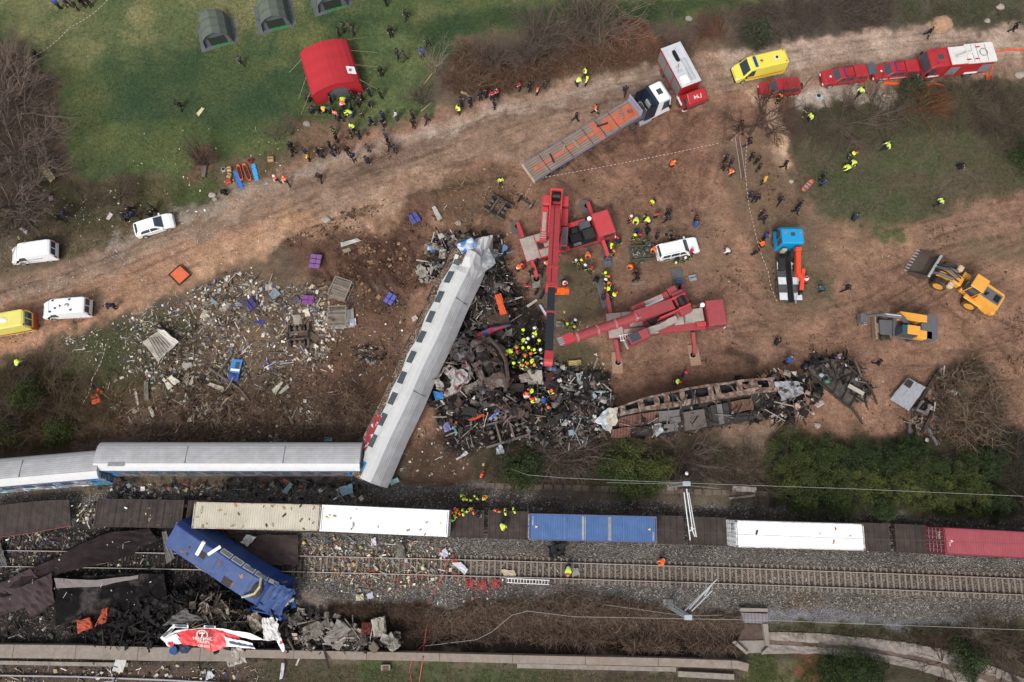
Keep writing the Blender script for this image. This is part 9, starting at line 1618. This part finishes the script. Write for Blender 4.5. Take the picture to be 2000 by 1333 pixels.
CLU=[('at the top left edge of the field',0,'110,8,b 128,5,ew 145,10,k 158,3,k 170,2,k'),('beside the tape at the left of the field',0,'62,103,kc'),('alone on the field above the round bare bush',0,'349,205,kw'),('alone on the field below the left army tent',0,'468,118,ew'),('on the field right of the army tents',0,'752,1,k 793,28,kw 660,63,c 670,54,c 680,51,c 689,60,c 762,62,k 835,83,kw 775,106,c 789,110,cw 824,103,b 743,139,k'),('around the door of the red tent',0,'598,190,kc 645,194,n 687,185,k 706,188,kt 720,180,k 742,183,k 697,200,kb 721,198,cc 674,195,gb 666,206,ob 684,207,t 605,213,nc 619,210,kc 643,215,t 655,223,oh 663,230,nw 673,218,fb 686,221,gb 704,220,c 630,212,yc'),('on the path between the tent and the road',0,'747,225,n 748,239,k 774,226,wp 805,224,k 807,241,k 834,233,kw 724,238,nw 651,255,f 688,248,g 684,262,f 656,270,k 701,264,k 752,262,t'),('on the road edge below the red tent',0,'756,274,k 760,286,kw 771,291,n 718,290,c 716,313,n 678,294,k 689,307,n 643,284,k 648,298,kb 658,291,k 627,302,kb 621,297,k 595,296,n 602,307,y 568,285,k 570,296,kw'),('beside the peeled trunk near the brush pile',0,'900,200,n 896,215,g 918,201,n 938,188,k 950,185,k 961,188,r 972,182,r 966,204,k'),('on the verge below the tall bare bushes',0,'1014,169,r 1034,170,k 1050,177,o 1064,163,d 1127,160,gb 1146,159,gY 1144,142,g'),('near the flatbed truck',0,'1221,176,nw 1163,214,ow 1125,229,kw'),('on the rutted earth between the flatbed and the ladder',0,'1313,318,oTc'),('around the long ladder',0,'1418,310,k 1429,317,n 1415,325,d 1469,306,k 1480,313,k 1483,328,k 1432,336,ob 1463,278,kw 1447,244,k 1493,352,yT'),('striding on the pale road at the top right',0,'1816,62,kw 1983,53,kw'),('on the verge below the pickups',0,'1680,180,gw'),('beside the red SUV',0,'1504,187,f 1525,185,f 1522,195,fO'),('in the right thicket',0,'1572,221,fw 1582,230,g 1732,287,gw 1661,302,fOb 1665,315,gb 1660,328,gYb 1879,321,kc 1836,395,gw 1534,322,kw'),('left of the hatchback',0,'115,427,kw 128,418,nw 240,426,kb 252,407,kw 248,419,kb 262,420,nw 287,416,kb 296,405,k'),('on the road between the stretchers and the churned earth',0,'436,371,kc 539,350,oWw 558,353,oTw 624,346,kw'),('alone beside the white ambulance',0,'219,597,nb'),('above the lone bogie',0,'978,354,g'),('between the first crane and the white SUV',0,'1277,393,fRb 1231,428,rW 1243,427,gb 1259,427,k 1268,433,gYb 1268,447,kc 1283,420,r 1305,415,k 1304,427,nw 1243,449,bc 1238,465,fY 1249,464,fR 1261,466,f 1264,476,t 1283,461,n 1308,458,ew 1316,467,d 1360,437,bc 1359,427,d'),('around the white SUV and its trailer',0,'1279,484,ob 1323,505,nYb 1336,508,fW 1349,501,f 1348,494,rR 1236,519,oTc 1241,531,d 1244,542,kw'),('near the outriggers of the first crane',0,'1210,470,fRc 1193,482,gY 1197,495,fO 1148,494,ob 1124,513,fW 1134,512,fY 1142,523,fWw 1155,527,fR 1036,496,ob 1064,514,ob 1010,525,oTb 1022,519,rc 1047,513,k 1038,531,k 1056,531,kw 1101,550,rb 1029,560,r 1048,570,k 1058,578,n'),('queueing at the left outrigger of the second crane',0,'1166,543,kc 1181,537,fY 1187,545,fO 1181,550,fW 1187,557,fO 1193,566,fOb 1195,580,fOb 1178,581,n'),('at the tip of the second crane boom',0,'1107,637,fY 1121,642,fY 1123,629,fW'),('near the blue truck',0,'1491,476,oc 1495,462,b 1476,493,k 1425,491,wb 1573,551,rb 1608,565,tb 1655,563,kw 1520,668,kc'),('between the ladder and the blue truck',0,'1466,382,n 1474,387,k 1480,386,k 1489,417,k 1492,428,kw 1524,391,kw 1562,399,k 1557,410,nw 1607,346,k 1609,357,b 1672,424,nc'),('in the rescue crew on the wreck below the black crane boom',.5,' '.join('%d,%d,f%s'%(840+X/3.92,560+Y/3.92,c)for X,Y,c in((715,350,'Y'),(797,335,'W'),(812,350,'Wb'),(700,405,'Wb'),(750,418,'W'),(832,430,'Y'),(618,490,'Tb'),(665,485,'T'),(710,485,'Y'),(753,484,'Y'),(797,500,'Y'),(845,500,'W'),(668,520,'R'),(728,545,'O'),(770,530,'O'),(640,605,'Y'),(712,620,'T'),(745,605,'O'),(798,618,'T'),(600,525,'b'),(640,560,''),(690,575,''),(760,575,'b'),(785,660,''),(820,575,''),(610,440,''),(680,450,'')))),('in the small crew deep in the lower wreckage',.4,'1028,773,rO 1034,773,wb 1043,769,fOb 1041,783,gR 1076,766,fO 1070,798,fO 1062,787,bb 1036,780,o'),('above the burnt coach',0,'1336,730,nR 1317,745,fRb 1443,737,kc'),('around the burnt underframe',0,'1538,707,bb 1592,698,kb 1574,713,nb 1716,708,kw'),('on the grass left of the hedge',0,'1337,926,kW'),('on the earth above the kerb',0,'942,927,oR'),('on the left slope',0,'34,713,gb'),('by the rails near the black tarpaulin',0,'1110,1108,gOb'),('by the upper rail below the wagons',0,'1296,1093,oOb'),('on the gravel above the empty wagon',0,'903,973,g 916,977,g 930,972,g 948,974,gO'),('on the empty wagon right of the white container',1.2,'887,998,o 889,1004,g 896,1000,o 905,1001,g 915,997,g 924,998,o 887,1014,g 934,1005,n 971,998,o 987,1000,g 1004,997,g 979,1025,gb')]
for place,z,s in CLU:
 L_=[]
 for tk in s.split():
  a=tk.split(',');c=a[2];what=CL[c[0]][1];hm=[HC[q][1]for q in c[1:]if q in 'WYORT'];ps=[POSE[q]for q in c[1:]if q in 'wbcp']
  L_.append([float(a[0]),float(a[1]),c,'person in '+what+(' and '+hm[0]+' helmet' if hm else '')+(' '+ps[0]if ps and not hm else '')])
 by={}
 for q in L_:by.setdefault(q[3],[]).append(q)
 for d_,qs in by.items():
  qs.sort();n=len(qs)
  for i,q in enumerate(qs):
   lb=d_+', '+(('' if n==1 else('left one' if i==0 else 'right one')if n==2 else ORD[i]+' from left')+' ').lstrip()+place
   lb=lb.replace(', ',' ',1)if n==1 else lb
   if len(lb.split())>16:lb=lb.replace(' helmet','').replace('dark firefighter gear','fire gear').replace('hi-vis jacket','hi-vis')
   person(q[0],q[1],q[2],' '.join(lb.split()[:16]),'people '+place,z)
